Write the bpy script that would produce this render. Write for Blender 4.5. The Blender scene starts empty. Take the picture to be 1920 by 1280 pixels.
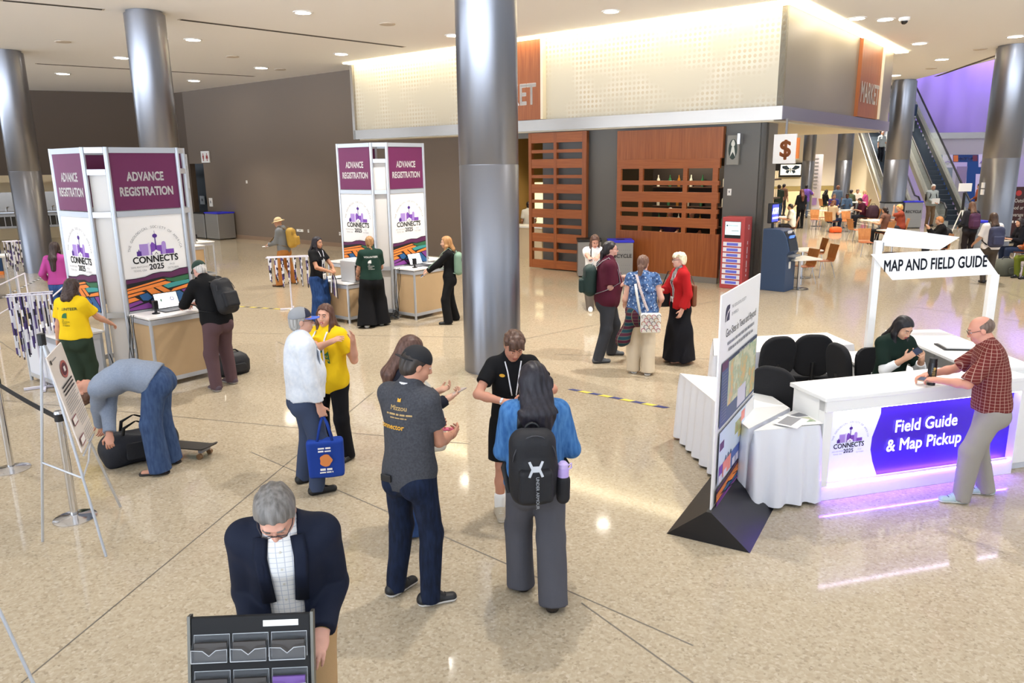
import bpy, math, random
import numpy as np
from mathutils import Vector, Matrix
random.seed(7); RNG = np.random.default_rng(7)
SC = bpy.context.scene; COL = SC.collection
# ---------------------------------------------------------------- camera, world, exposure
CF, CH = 1412.0, 3.0
_p, _r = math.radians(13.18), math.radians(0.774)
_rt = np.array([1, 0, 0.]); FWD = np.array([0, math.cos(_p), -math.sin(_p)]); _dn = np.array([0, -math.sin(_p), -math.cos(_p)])
RGT = math.cos(_r)*_rt + math.sin(_r)*_dn; DWN = -math.sin(_r)*_rt + math.cos(_r)*_dn
cd = bpy.data.cameras.new('camera'); cam = bpy.data.objects.new('camera', cd); COL.objects.link(cam)
cd.sensor_width = 36; cd.lens = CF/1920*36; cd.clip_end = 300
cam.matrix_world = Matrix(((RGT[0], -DWN[0], -FWD[0], 0), (RGT[1], -DWN[1], -FWD[1], 0), (RGT[2], -DWN[2], -FWD[2], CH), (0, 0, 0, 1)))
SC.camera = cam
SC.view_settings.view_transform = 'Standard'; SC.view_settings.look = 'None'; SC.view_settings.gamma = 1
SC.view_settings.use_curve_mapping = False
SC.view_settings.exposure = 0.6
SC.cycles.max_bounces = 7; SC.cycles.diffuse_bounces = 4; SC.cycles.glossy_bounces = 3; SC.cycles.transmission_bounces = 5
SC.cycles.caustics_reflective = False; SC.cycles.caustics_refractive = False; SC.cycles.sample_clamp_indirect = 4
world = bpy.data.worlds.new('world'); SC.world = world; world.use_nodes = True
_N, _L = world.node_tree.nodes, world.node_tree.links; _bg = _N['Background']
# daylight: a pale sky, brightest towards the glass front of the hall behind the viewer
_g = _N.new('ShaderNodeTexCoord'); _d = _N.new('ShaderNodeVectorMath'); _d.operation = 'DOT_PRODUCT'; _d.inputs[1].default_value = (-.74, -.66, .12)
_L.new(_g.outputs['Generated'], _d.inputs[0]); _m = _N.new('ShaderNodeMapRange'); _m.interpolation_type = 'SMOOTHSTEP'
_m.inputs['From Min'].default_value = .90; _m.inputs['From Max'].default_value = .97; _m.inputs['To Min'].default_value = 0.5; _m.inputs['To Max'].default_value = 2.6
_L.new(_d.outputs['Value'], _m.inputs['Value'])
# added glow below the horizon behind the viewer, put in to brighten the ceiling
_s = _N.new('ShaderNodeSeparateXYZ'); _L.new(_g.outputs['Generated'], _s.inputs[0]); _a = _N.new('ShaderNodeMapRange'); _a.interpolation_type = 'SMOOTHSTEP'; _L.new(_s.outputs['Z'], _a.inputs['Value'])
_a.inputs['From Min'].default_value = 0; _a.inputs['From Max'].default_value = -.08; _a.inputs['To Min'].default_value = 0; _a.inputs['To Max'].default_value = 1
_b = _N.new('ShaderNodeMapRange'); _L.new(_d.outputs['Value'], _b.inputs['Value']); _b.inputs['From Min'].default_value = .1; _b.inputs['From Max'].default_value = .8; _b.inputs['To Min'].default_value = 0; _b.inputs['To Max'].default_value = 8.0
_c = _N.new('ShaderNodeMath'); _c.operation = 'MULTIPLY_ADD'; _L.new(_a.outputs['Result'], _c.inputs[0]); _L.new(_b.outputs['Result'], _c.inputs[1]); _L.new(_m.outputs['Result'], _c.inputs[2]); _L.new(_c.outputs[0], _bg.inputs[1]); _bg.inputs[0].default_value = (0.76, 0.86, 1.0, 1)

# ---------------------------------------------------------------- where things stand
def ray(x, y): return (x-960)/CF*RGT + (y-640)/CF*DWN + FWD
def F(x, y, z=0.0):
    d = ray(x, y); return d*((z-CH)/d[2]) + np.array([0, 0, CH])
def PL(x, y, P, n):
    d = ray(x, y); o = np.array([0, 0, CH]); n = np.asarray(n, float)
    return o + d*(((np.asarray(P, float)-o) @ n)/(d @ n))
AX = math.radians(51.8)
U = np.array([-math.sin(AX), math.cos(AX), 0]); W = np.array([math.cos(AX), math.sin(AX), 0]); Z = np.array([0, 0, 1.0])
def UV(u, v, z=0.0): return u*U + v*W + z*Z

# ---------------------------------------------------------------- materials
def lin(c):
    if isinstance(c, str):
        c = [int(c[i:i+2], 16)/255 for i in (0, 2, 4)]
    return tuple((v/12.92 if v <= .04045 else ((v+.055)/1.055)**2.4) for v in c[:3]) + (1,)
MATS = {}
def mat(name, col, rough=.6, metal=0., spec=.5, emit=0., bump=0., bscale=60., var=0., vscale=8., alpha=None, trans=0.):
    if name in MATS: return MATS[name]
    m = bpy.data.materials.new(name); m.use_nodes = True; MATS[name] = m
    nt = m.node_tree; b = nt.nodes['Principled BSDF']; c = lin(col)
    b.inputs['Base Color'].default_value = c; b.inputs['Roughness'].default_value = rough
    b.inputs['Metallic'].default_value = metal; b.inputs['Specular IOR Level'].default_value = spec
    m.diffuse_color = c
    if emit: b.inputs['Emission Color'].default_value = c; b.inputs['Emission Strength'].default_value = emit
    if trans: b.inputs['Transmission Weight'].default_value = trans
    if alpha is not None: b.inputs['Alpha'].default_value = alpha
    if bump or var:
        tc = nt.nodes.new('ShaderNodeTexCoord')
        if var:
            n = nt.nodes.new('ShaderNodeTexNoise'); n.inputs['Scale'].default_value = vscale; n.inputs['Detail'].default_value = 4
            nt.links.new(tc.outputs['Object'], n.inputs['Vector'])
            mx = nt.nodes.new('ShaderNodeMix'); mx.data_type = 'RGBA'
            mx.inputs['A'].default_value = tuple(v*(1-var) for v in c[:3])+(1,); mx.inputs['B'].default_value = tuple(min(1, v*(1+var)) for v in c[:3])+(1,)
            nt.links.new(n.outputs['Fac'], mx.inputs['Factor']); nt.links.new(mx.outputs['Result'], b.inputs['Base Color'])
        if bump:
            n = nt.nodes.new('ShaderNodeTexNoise'); n.inputs['Scale'].default_value = bscale; n.inputs['Detail'].default_value = 3
            nt.links.new(tc.outputs['Object'], n.inputs['Vector'])
            bp = nt.nodes.new('ShaderNodeBump'); bp.inputs['Strength'].default_value = bump; bp.inputs['Distance'].default_value = .01
            nt.links.new(n.outputs['Fac'], bp.inputs['Height']); nt.links.new(bp.outputs['Normal'], b.inputs['Normal'])
    return m
def nodes(m): return m.node_tree.nodes, m.node_tree.links, m.node_tree.nodes['Principled BSDF']
def wood(name, c1, c2, axis='x', rough=.35):
    if name in MATS: return MATS[name]
    m = mat(name, c1, rough); N, L, b = nodes(m)
    tc = N.new('ShaderNodeTexCoord'); mp = N.new('ShaderNodeMapping'); L.new(tc.outputs['Object'], mp.inputs['Vector'])
    mp.inputs['Scale'].default_value = {'x': (1.2, 30, 30), 'z': (14, 14, .7), 'y': (30, 1.2, 30)}[axis]
    n = N.new('ShaderNodeTexNoise'); n.inputs['Scale'].default_value = 1.6; n.inputs['Detail'].default_value = 5; n.inputs['Distortion'].default_value = .4
    L.new(mp.outputs['Vector'], n.inputs['Vector'])
    r = N.new('ShaderNodeValToRGB'); r.color_ramp.elements[0].position = .3; r.color_ramp.elements[1].position = .72
    r.color_ramp.elements[0].color = lin(c1); r.color_ramp.elements[1].color = lin(c2)
    L.new(n.outputs['Fac'], r.inputs['Fac']); L.new(r.outputs['Color'], b.inputs['Base Color']); return m

# ---------------------------------------------------------------- mesh builder and scene graph
class MB:
    def __init__(s): s.v = []; s.f = []; s.m = []; s.cur = 0
    def add(s, vs, fs):
        o = len(s.v); s.v += [tuple(map(float, p)) for p in vs]; s.f += [tuple(o+i for i in f) for f in fs]; s.m += [s.cur]*len(fs); return s
    def box(s, c, size, R=None, taper=1.0):
        c = np.asarray(c, float); h = np.asarray(size, float)/2; vs = []
        for z in (-1, 1):
            k = taper if z > 0 else 1.0
            for x, y in ((-1, -1), (1, -1), (1, 1), (-1, 1)):
                p = np.array([x*h[0]*k, y*h[1]*k, z*h[2]]); vs.append(c + (R @ p if R is not None else p))
        return s.add(vs, [(3, 2, 1, 0), (4, 5, 6, 7), (0, 1, 5, 4), (1, 2, 6, 5), (2, 3, 7, 6), (3, 0, 4, 7)])
    def bx(s, x0, x1, y0, y1, z0, z1): return s.box(((x0+x1)/2, (y0+y1)/2, (z0+z1)/2), (x1-x0, y1-y0, z1-z0))
    def cyl(s, a, b, r, r2=None, n=12, cap=True):
        a = np.asarray(a, float); b = np.asarray(b, float); r2 = r if r2 is None else r2
        d = b-a; d = d/(np.linalg.norm(d)+1e-9); e = np.array([0, 0, 1.]) if abs(d[2]) < .9 else np.array([1., 0, 0])
        x = np.cross(e, d); x /= np.linalg.norm(x); y = np.cross(d, x)
        vs = [a+r*(math.cos(t)*x+math.sin(t)*y) for t in np.arange(n)*2*math.pi/n] + [b+r2*(math.cos(t)*x+math.sin(t)*y) for t in np.arange(n)*2*math.pi/n]
        fs = [(i, (i+1) % n, n+(i+1) % n, n+i) for i in range(n)]
        if cap: fs += [tuple(range(n-1, -1, -1)), tuple(range(n, 2*n))]
        return s.add(vs, fs)
    def tube(s, pts, r, n=8, flat=None):
        # flat=(direction, half width): a strap; else a round tube
        P = [np.asarray(p, float) for p in pts]; k = len(P); vs = []
        for i, p in enumerate(P):
            t = P[min(i+1, k-1)]-P[max(i-1, 0)]; t = t/(np.linalg.norm(t)+1e-9)
            if i == 0:
                e = np.array([0, 0, 1.]) if abs(t[2]) < .9 else np.array([1., 0, 0]); x = np.cross(e, t)
            else: x = x-(x@t)*t
            if flat is not None:
                q = np.asarray(flat[0][i] if np.ndim(flat[0]) == 2 else flat[0], float); x = q-(q@t)*t
            x = x/(np.linalg.norm(x)+1e-9); y = np.cross(t, x); w = flat[1] if flat is not None else r
            vs += [p+w*math.cos(a)*x+r*math.sin(a)*y for a in np.arange(n)*2*math.pi/n]
        fs = [(i*n+j, i*n+(j+1) % n, (i+1)*n+(j+1) % n, (i+1)*n+j) for i in range(k-1) for j in range(n)]
        fs += [tuple(range(n-1, -1, -1)), tuple(range((k-1)*n, k*n))]
        return s.add(vs, fs)
    def lathe(s, prof, c=(0, 0, 0), n=24):
        vs = []; k = len(prof)
        for r, z in prof: vs += [(c[0]+r*math.cos(a), c[1]+r*math.sin(a), c[2]+z) for a in np.arange(n)*2*math.pi/n]
        fs = [(i*n+j, i*n+(j+1) % n, (i+1)*n+(j+1) % n, (i+1)*n+j) for i in range(k-1) for j in range(n)]
        return s.add(vs, fs + [tuple(range(n-1, -1, -1)), tuple(range((k-1)*n, k*n))])
    def prism(s, poly, O=(0, 0, 0), X=(1, 0, 0), Y=(0, 1, 0), t=.01):
        O, X, Y = (np.asarray(q, float) for q in (O, X, Y)); N = np.cross(X, Y); n = len(poly)
        vs = [O+p[0]*X+p[1]*Y for p in poly]+[O+p[0]*X+p[1]*Y+N*t for p in poly]
        return s.add(vs, [tuple(range(n-1, -1, -1)), tuple(range(n, 2*n))]+[(i, (i+1) % n, n+(i+1) % n, n+i) for i in range(n)])
    def ball(s, c, r, n=12, sc=(1, 1, 1)):
        pr = [(math.sin(a)*r, -math.cos(a)*r) for a in np.linspace(0.001, math.pi-.001, n//2+2)]
        o = len(s.v); s.lathe(pr, (0, 0, 0), n)
        for i in range(o, len(s.v)): s.v[i] = tuple(c[k]+s.v[i][k]*sc[k] for k in range(3))
        return s
    def build(s, name, mats, parent=None, smooth=False, bevel=0., loc=None, rz=None, seg=2):
        me = bpy.data.meshes.new(name); me.from_pydata(s.v, [], s.f)
        mats = mats if isinstance(mats, (list, tuple)) else [mats]
        for m in mats: me.materials.append(m)
        if len(mats) > 1: me.polygons.foreach_set('material_index', np.array(s.m, np.int32))
        if smooth: me.polygons.foreach_set('use_smooth', np.ones(len(s.f), bool))
        me.update(); o = bpy.data.objects.new(name, me); COL.objects.link(o)
        if parent is not None: o.parent = parent
        if loc is not None: o.location = loc
        if rz is not None: o.rotation_euler = (0, 0, rz)
        if bevel:
            md = o.modifiers.new('bevel', 'BEVEL'); md.width = bevel; md.segments = seg; md.limit_method = 'ANGLE'; md.angle_limit = .7
        if smooth:
            md = o.modifiers.new('wn', 'WEIGHTED_NORMAL') if bevel else None
            if smooth == 'auto':
                try: me.set_sharp_from_angle(angle=.7)
                except Exception: pass
        return o
def each(name, mats, parent, *mbs, **kw): return [m.build(name, mats, parent, **kw) for m in mbs]
def tag(o, label, cat, group=None, kind=None):
    o['label'] = label; o['category'] = cat
    if group: o['group'] = group
    if kind: o['kind'] = kind
    return o
def thing(name, label, cat, loc=(0, 0, 0), rz=0., group=None):
    o = bpy.data.objects.new(name, None); COL.objects.link(o); o.location = tuple(loc); o.rotation_euler = (0, 0, rz); o.empty_display_size = .1
    return tag(o, label, cat, group)
def struct(o): o['kind'] = 'structure'; return o
def dup(o, label=None, loc=None, rz=None, parent=None):
    c = o.copy(); COL.objects.link(c)
    if parent is not None: c.parent = parent; c.matrix_parent_inverse = o.matrix_parent_inverse
    for ch in o.children: dup(ch, parent=c)
    if label: c['label'] = label
    if loc is not None: c.location = tuple(loc)
    if rz is not None: c.rotation_euler = (0, 0, rz)
    return c
def arc(cx, cy, r, a0, a1, n=10): return [(cx+r*math.cos(math.radians(a)), cy+r*math.sin(math.radians(a))) for a in np.linspace(a0, a1, n)]
def rrect(w, h, r, n=4, cx=0, cy=0):
    q = []
    for sx, sy, a in ((1, 1, 0), (-1, 1, 90), (-1, -1, 180), (1, -1, 270)): q += arc(cx+sx*(w/2-r), cy+sy*(h/2-r), r, a, a+90, n)
    return q
_TX = {}
def text2d(s, size=1.0, align='CENTER', bold=0., sx=1.0, shear=0., spacing=1.0):
    k = (s, align, bold, shear, spacing)
    if k not in _TX:
        cu = bpy.data.curves.new('t', 'FONT'); cu.body = s; cu.align_x = align; cu.resolution_u = 3; cu.shear = shear; cu.space_character = spacing
        ob = bpy.data.objects.new('t', cu); me = bpy.data.meshes.new_from_object(ob)
        vs = np.array([v.co[:2] for v in me.vertices]) if len(me.vertices) else np.zeros((0, 2)); fs = [tuple(p.vertices) for p in me.polygons]
        if bold and len(vs):      # heavier strokes: the same outlines laid a hair apart
            n = len(vs); D = [(math.cos(a)*bold, math.sin(a)*bold) for a in np.arange(8)*math.pi/4]
            fs = [tuple(i+n*j for i in f) for j in range(len(D)) for f in fs]; vs = np.concatenate([vs+np.array(d) for d in D])
        bpy.data.objects.remove(ob); bpy.data.curves.remove(cu); bpy.data.meshes.remove(me); _TX[k] = (vs, fs)
    vs, fs = _TX[k]; return vs*np.array([size*sx, size]), fs
class Art:
    """flat print on a face: O origin, X right, Y up (unit vectors); every layer a hair above the last"""
    def __init__(s, O, X, Y, off=.002):
        s.O, s.X, s.Y = (np.asarray(q, float) for q in (O, X, Y)); s.N = np.cross(s.X, s.Y); s.mb = MB(); s.mats = []; s.off = off; s.k = 0
    def _m(s, m):
        if m not in s.mats: s.mats.append(m)
        s.mb.cur = s.mats.index(m); s.k += 1
        return s.off+.0003*s.k
    def poly(s, pts, m):
        h = s._m(m); s.mb.add([s.O+p[0]*s.X+p[1]*s.Y+h*s.N for p in pts], [tuple(range(len(pts)))]); return s
    def rect(s, x0, y0, x1, y1, m): return s.poly([(x0, y0), (x1, y0), (x1, y1), (x0, y1)], m)
    def line(s, x0, y0, x1, y1, w, m):
        d = np.array([x1-x0, y1-y0]); d = d/np.linalg.norm(d)*w/2; n = np.array([-d[1], d[0]])
        return s.poly([(x0+n[0], y0+n[1]), (x0-n[0], y0-n[1]), (x1-n[0], y1-n[1]), (x1+n[0], y1+n[1])], m)
    def text(s, t, x, y, size, m, align='CENTER', bold=0., sx=1., rot=0., shear=0., spacing=1.0):
        vs, fs = text2d(t, size, align, bold, sx, shear, spacing); h = s._m(m); c, q = math.cos(rot), math.sin(rot)
        s.mb.add([s.O+(x+v[0]*c-v[1]*q)*s.X+(y+v[0]*q+v[1]*c)*s.Y+h*s.N for v in vs], fs); return s
    def bars(s, x, y, w, h, m, seed=1):
        """a line of lettering too small to read in the view: broken strokes"""
        r = np.random.default_rng(seed); q = x-w/2
        while q < x+w/2-h*.6:
            l = h*r.uniform(1.2, 4.2); l = min(l, x+w/2-q); s.rect(q, y, q+l, y+h*r.uniform(.75, 1.), m); q += l+h*.55
        return s
    def arctext(s, t, x, y, r, size, m, a0, a1, sx=1.):
        n = len(t)
        for i, ch in enumerate(t):
            a = a0+(a1-a0)*(i+.5)/n
            if ch != ' ': s.text(ch, x+r*math.cos(a), y+r*math.sin(a), size, m, sx=sx, rot=a-math.pi/2)
        return s
    def build(s, name, parent): return s.mb.build(name, s.mats, parent)

# shared materials
M_alu = mat('aluminium', 'c9cdd4', .35, .55, bump=.02)
M_chrome = mat('chrome', 'd8d8da', .12, 1.0)
M_white = mat('white_laminate', 'f2f1ef', .35)
M_black = mat('black_plastic', '101012', .45)
M_ink = mat('black_ink', '111114', .6)
M_pw = mat('print_white', 'f3f0ee', .5)
M_plum = mat('plum_panel', '68204f', .45)
M_grey = mat('grey_ink', '8f8f93', .6)
P_dk = mat('purple_dark', '4b2384', .6); P_md = mat('purple_mid', '7a48ad', .6); P_lt = mat('purple_light', 'a98bd0', .6)
S_or = mat('strata_orange', 'f28a3a', .55); S_tl = mat('strata_teal', '3f9a97', .55); S_bl = mat('strata_blue', '2c5f93', .55)
S_pu = mat('strata_purple', '7f3a8d', .55); S_gr = mat('strata_green', '2f6b47', .55)
def gsa_logo(a, cx, cy, w, full=True):
    """round conference logo: skyline, arc of lettering, CONNECTS 2025; w = width of the word"""
    k = w
    def R(x0, y0, x1, y1, m): a.rect(cx+x0*k, cy+y0*k, cx+x1*k, cy+y1*k, m)
    def Q(p, m): a.poly([(cx+x*k, cy+y*k) for x, y in p], m)
    R(-.29, 0, -.10, .25, P_lt); R(-.10, 0, -.06, .27, mat('purple_pale', 'd5c6ea', .6))
    Q([(-.36, 0), (-.26, 0), (-.26, .10), (-.29, .10), (-.31, .15), (-.33, .10), (-.36, .10)], P_dk)
    Q([(-.05, 0), (.06, 0), (.06, .22), (.03, .26), (-.01, .28), (-.05, .22)], P_md)
    R(.06, 0, .20, .20, P_md); Q([(.20, 0), (.30, 0), (.30, .22)] + [(.25+.05*math.cos(t), .22+.06*math.sin(t)) for t in np.linspace(0, math.pi, 8)] + [(.20, .22)], P_lt)
    R(.28, 0, .47, .10, P_md)
    Q([(.055, .1), (.085, .1), (.08, .38), (.06, .38)], P_dk); Q([(.07+.055*math.cos(t), .41+.045*math.sin(t)) for t in np.linspace(0, 2*math.pi, 14)[:-1]], P_dk); R(.066, .45, .074, .52, P_dk)
    Q([(-.03, -.005), (.16, -.005), (.16, .06), (.11, .08), (.065, .11), (.02, .08), (-.03, .06)], M_pw)
    Q([(.03, .0), (.065, .04), (.10, .0), (.10, .015), (.065, .06), (.03, .015)], M_ink)
    a.text('CONNECTS', cx+.04*k, cy-.155*k, .20*k, M_ink, bold=.022, sx=.95)
    a.text('2025', cx+.04*k, cy-.31*k, .17*k, M_ink, bold=.018)
    if full:
        a.arctext('THE GEOLOGICAL SOCIETY OF AMERICA', cx+.06*k, cy+.02*k, .56*k, .075*k, M_grey, math.radians(172), math.radians(8))
        a.text('SAN ANTONIO', cx-.34*k, cy-.25*k, .055*k, M_grey); a.text('TEXAS, USA', cx-.34*k, cy-.33*k, .055*k, M_grey)
        a.text('19-22', cx+.38*k, cy-.25*k, .055*k, M_grey); a.text('OCTOBER', cx+.40*k, cy-.33*k, .055*k, M_grey)
def gsa_mark(a, x, y, s_, m1, m2):
    """square mark with one rounded corner and a rising pale curve"""
    a.poly([(x, y), (x+s_, y), (x+s_, y+s_)]+[(x+s_*(.5+.5*math.cos(q)), y+s_*(.5+.5*math.sin(q))) for q in np.linspace(math.pi/2, math.pi, 8)], m1)
    a.poly([(x+.12*s_, y), (x+.22*s_, y+.3*s_), (x+.5*s_, y+.58*s_), (x+s_, y+.74*s_), (x+s_, y+.66*s_), (x+.55*s_, y+.48*s_), (x+.32*s_, y+.24*s_), (x+.24*s_, y)], m2)
def strata(a, x0, y0, w, h):
    """the striped landscape drawn in black outlines along the foot of the prints"""
    def Q(p, m): a.poly([(x0+x*w, y0+y*h) for x, y in p], m)
    top = [(1, .97), (.86, .96), (.72, .90), (.55, .92), (.42, .90), (.30, .84), (.15, .82), (0, .82)]
    Q([(0, 0), (1, 0)]+top, M_ink)
    g = .018
    Q([(0, .70), (.18, .72), (.40, .76), (.58, .79), (.70, .74), (.85, .78), (1, .80), (1, .95), (.86, .94), (.72, .88), (.55, .90), (.42, .88), (.30, .82), (.15, .80), (0, .80)], mat('strata_plum', '5b2150', .55))
    Q([(.60, .745), (.72, .72), (1, .77), (1, .66), (.80, .60), (.66, .66)], S_gr)
    Q([(0, .58), (.55, .73), (.62, .71), (.55, .68), (0, .54)], S_or); Q([(0, .52), (.60, .665), (.70, .62), (.64, .585), (0, .445)], S_or)
    Q([(0, .42), (.22, .47), (.27, .43), (0, .35)], S_or); Q([(0, .33), (.10, .35), (.17, .27), (0, .22)], S_or)
    Q([(.29, .50), (.40, .53), (.55, .34), (.40, .31)], S_or); Q([(.43, .535), (.53, .555), (.68, .385), (.58, .355)], S_or)
    Q([(.56, .55), (.66, .60), (1, .64), (1, .55), (.64, .47)], S_tl); Q([(.72, .44), (1, .53), (1, .44), (.66, .36)], S_or)
    Q([(.17, .38), (.30, .42), (.38, .29), (.30, .22), (.22, .24)], S_bl); Q([(.40, .285), (.62, .33), (.74, .25), (.70, .12), (.34, .20)], S_bl)
    Q([(.68, .33), (.82, .37), (1, .12), (1, .02), (.90, .02)], S_bl); Q([(.85, .38), (1, .42), (1, .16)], S_pu); Q([(0, .2), (.18, .25), (.22, .19), (0, .10)], S_pu)
    Q([(0, .08), (.30, .17), (.40, .02), (0, .02)], S_pu); Q([(.34, .17), (.70, .09), (.78, .02), (.45, .02)], S_pu); Q([(.78, .24), (.88, .02), (.80, .02), (.73, .12)], S_bl)
# ================================================================ setting
CEIL = 6.4
def terrazzo():
    m = mat('terrazzo', 'b2a48d', .075, spec=.26); N, L, b = nodes(m)
    tc = N.new('ShaderNodeTexCoord')
    v1 = N.new('ShaderNodeTexVoronoi'); v1.inputs['Scale'].default_value = 55; L.new(tc.outputs['Object'], v1.inputs['Vector'])
    r = N.new('ShaderNodeValToRGB'); e = r.color_ramp.elements; e[0].position = 0; e[0].color = lin('91836d'); e[1].position = 1; e[1].color = lin('c3b5a0')
    sp = N.new('ShaderNodeSeparateColor'); L.new(v1.outputs['Color'], sp.inputs['Color']); L.new(sp.outputs['Red'], r.inputs['Fac'])
    for p, c in ((.12, 'a8987f'), (.9, 'baac94')): q = e.new(p); q.color = lin(c)
    n = N.new('ShaderNodeTexNoise'); n.inputs['Scale'].default_value = .35; L.new(tc.outputs['Object'], n.inputs['Vector'])
    mx = N.new('ShaderNodeMix'); mx.data_type = 'RGBA'; mx.blend_type = 'MULTIPLY'; mx.inputs['Factor'].default_value = .35
    L.new(r.outputs['Color'], mx.inputs['A']); L.new(n.outputs['Fac'], mx.inputs['B']); 
    hs = N.new('ShaderNodeMix'); hs.data_type = 'RGBA'; hs.inputs['Factor'].default_value = .75; hs.inputs['A'].default_value = lin('b2a48d')
    L.new(r.outputs['Color'], hs.inputs['B']); L.new(hs.outputs['Result'], b.inputs['Base Color']); return m
M_floor = terrazzo()
M_ceil = mat('ceiling_paint', 'f4f1ee', .85)
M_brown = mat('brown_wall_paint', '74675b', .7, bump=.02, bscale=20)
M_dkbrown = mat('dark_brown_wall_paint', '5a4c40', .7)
M_gwall = mat('grey_wall_panel', '6a6966', .55)
M_beige = mat('beige_wall', 'dcc9a4', .6)
M_cream = mat('cream_wall', 'e6dcc4', .65)
M_steelband = mat('brushed_steel_band', 'b9b2aa', .22, .85)
M_col = mat('satin_metal_cladding', '8f9096', .30, .9)
M_dark = mat('dark_interior', '1b1613', .6)
W_or = wood('orange_wood', '944f22', 'aa6230', 'x', .4); W_orv = wood('orange_wood_upright', '8a4920', 'a66030', 'z', .4)
def wallbox(name, A, B, z0, z1, m, t=.2, side=1):
    """wall slab from A to B, thickness to the far side"""
    A = np.array([A[0], A[1], 0.]); B = np.array([B[0], B[1], 0.]); d = B-A; l = np.linalg.norm(d); d /= l
    return struct(MB().bx(0, l, 0, t*side, z0, z1).build(name, m, loc=tuple(A), rz=math.atan2(d[1], d[0]))) if side > 0 else struct(MB().bx(0, l, -t, 0, z0, z1).build(name, m, loc=tuple(A), rz=math.atan2(d[1], d[0])))
struct(MB().bx(-45, 75, -4, 95, -.3, 0).build('floor', M_floor))
# joints of the terrazzo, thin divider strips flush with the floor
mb = MB()
for p, q in (((700, 735), (40, 1280)), ((470, 847), (1300, 1210)), ((0, 750), (880, 832)), ((330, 622), (870, 632)), ((1040, 664), (1330, 673)), ((1590, 560), (1920, 603)), ((1420, 548), (1590, 560)), ((520, 640), (640, 700)), ((0, 640), (120, 720)), ((960, 640), (1420, 548)), ((1090, 1130), (1300, 1280)), ((640, 500), (330, 622)), ((1700, 480), (1920, 560))):
    A, B = F(*p), F(*q); d = (B-A)/np.linalg.norm(B-A); n = np.cross(Z, d)*.006
    mb.add([A+n+Z*.0015, A-n+Z*.0015, B-n+Z*.0015, B+n+Z*.0015], [(0, 1, 2, 3)])
struct(mb.build('trim_1', mat('divider_strip', '6f675c', .4)))
# ceiling: the hall's flat ceiling stops at the atrium, whose roof is higher
e0, e1 = F(1712, 150, CEIL), F(1925, 97, CEIL); ed = (e1-e0)/np.linalg.norm(e1-e0)
far = e0-ed*60; near = e1+ed*22
poly = [(-45, -9), (near[0], -9), (e1[0], e1[1]), (e0[0], e0[1]), (far[0], far[1]), (-45, far[1])]
struct(MB().prism(poly, (0, 0, CEIL), t=.5).build('ceiling', M_ceil))
struct(MB().bx(15, 75, -14, 95, 13, 13.3).build('ceiling_atrium', M_ceil))
# brown wall at the back, with the restroom opening and the market opening cut out of it
BV = 18.9
def wallU(name, u0, u1, v, z0, z1, m, t=.25): return wallbox(name, UV(u1, v), UV(u0, v), z0, z1, m, t, 1)
UC = 34.6
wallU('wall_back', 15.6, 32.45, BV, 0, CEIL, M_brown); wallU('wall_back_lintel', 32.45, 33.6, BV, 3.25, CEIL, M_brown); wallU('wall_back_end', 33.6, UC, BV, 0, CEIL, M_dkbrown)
wallU('wall_restroom', 30.5, 38, BV+1.2, 0, 3.4, mat('navy_wall', '16222f', .6))
struct(MB().bx(0, 16.85, -.03, 0, 0, .16).build('baseboard_back', mat('baseboard_brown', '8a7360', .5), loc=tuple(UV(32.45, BV)), rz=math.atan2(-U[1], -U[0])))
CW = UV(UC, BV); LD = F(50, 172, CEIL)-F(325, 178, CEIL); LD[2] = 0; LD /= np.linalg.norm(LD); LN = np.array([LD[1], -LD[0], 0])
if LN @ (np.array([0, 0, 0])-CW) < 0: LN = -LN
lz = 2.55
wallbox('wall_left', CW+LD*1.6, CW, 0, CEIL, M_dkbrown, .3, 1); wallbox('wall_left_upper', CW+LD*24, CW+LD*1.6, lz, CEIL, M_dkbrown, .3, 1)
wallbox('wall_left_niche', CW+LD*24-LN*1.3, CW+LD*1.6-LN*1.3, 0, lz+.3, M_beige, .2, 1)
struct(MB().bx(0, 24, -.02, 1.6, 0, .3).build('wall_left_soffit', M_beige, loc=tuple(CW+LD*24+Z*lz), rz=math.atan2(-LD[1], -LD[0])))
wallbox('wall_left_return', CW+LD*1.6-LN*1.4, CW+LD*1.6, 0, lz+.3, M_dkbrown, .12, 1)

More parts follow.
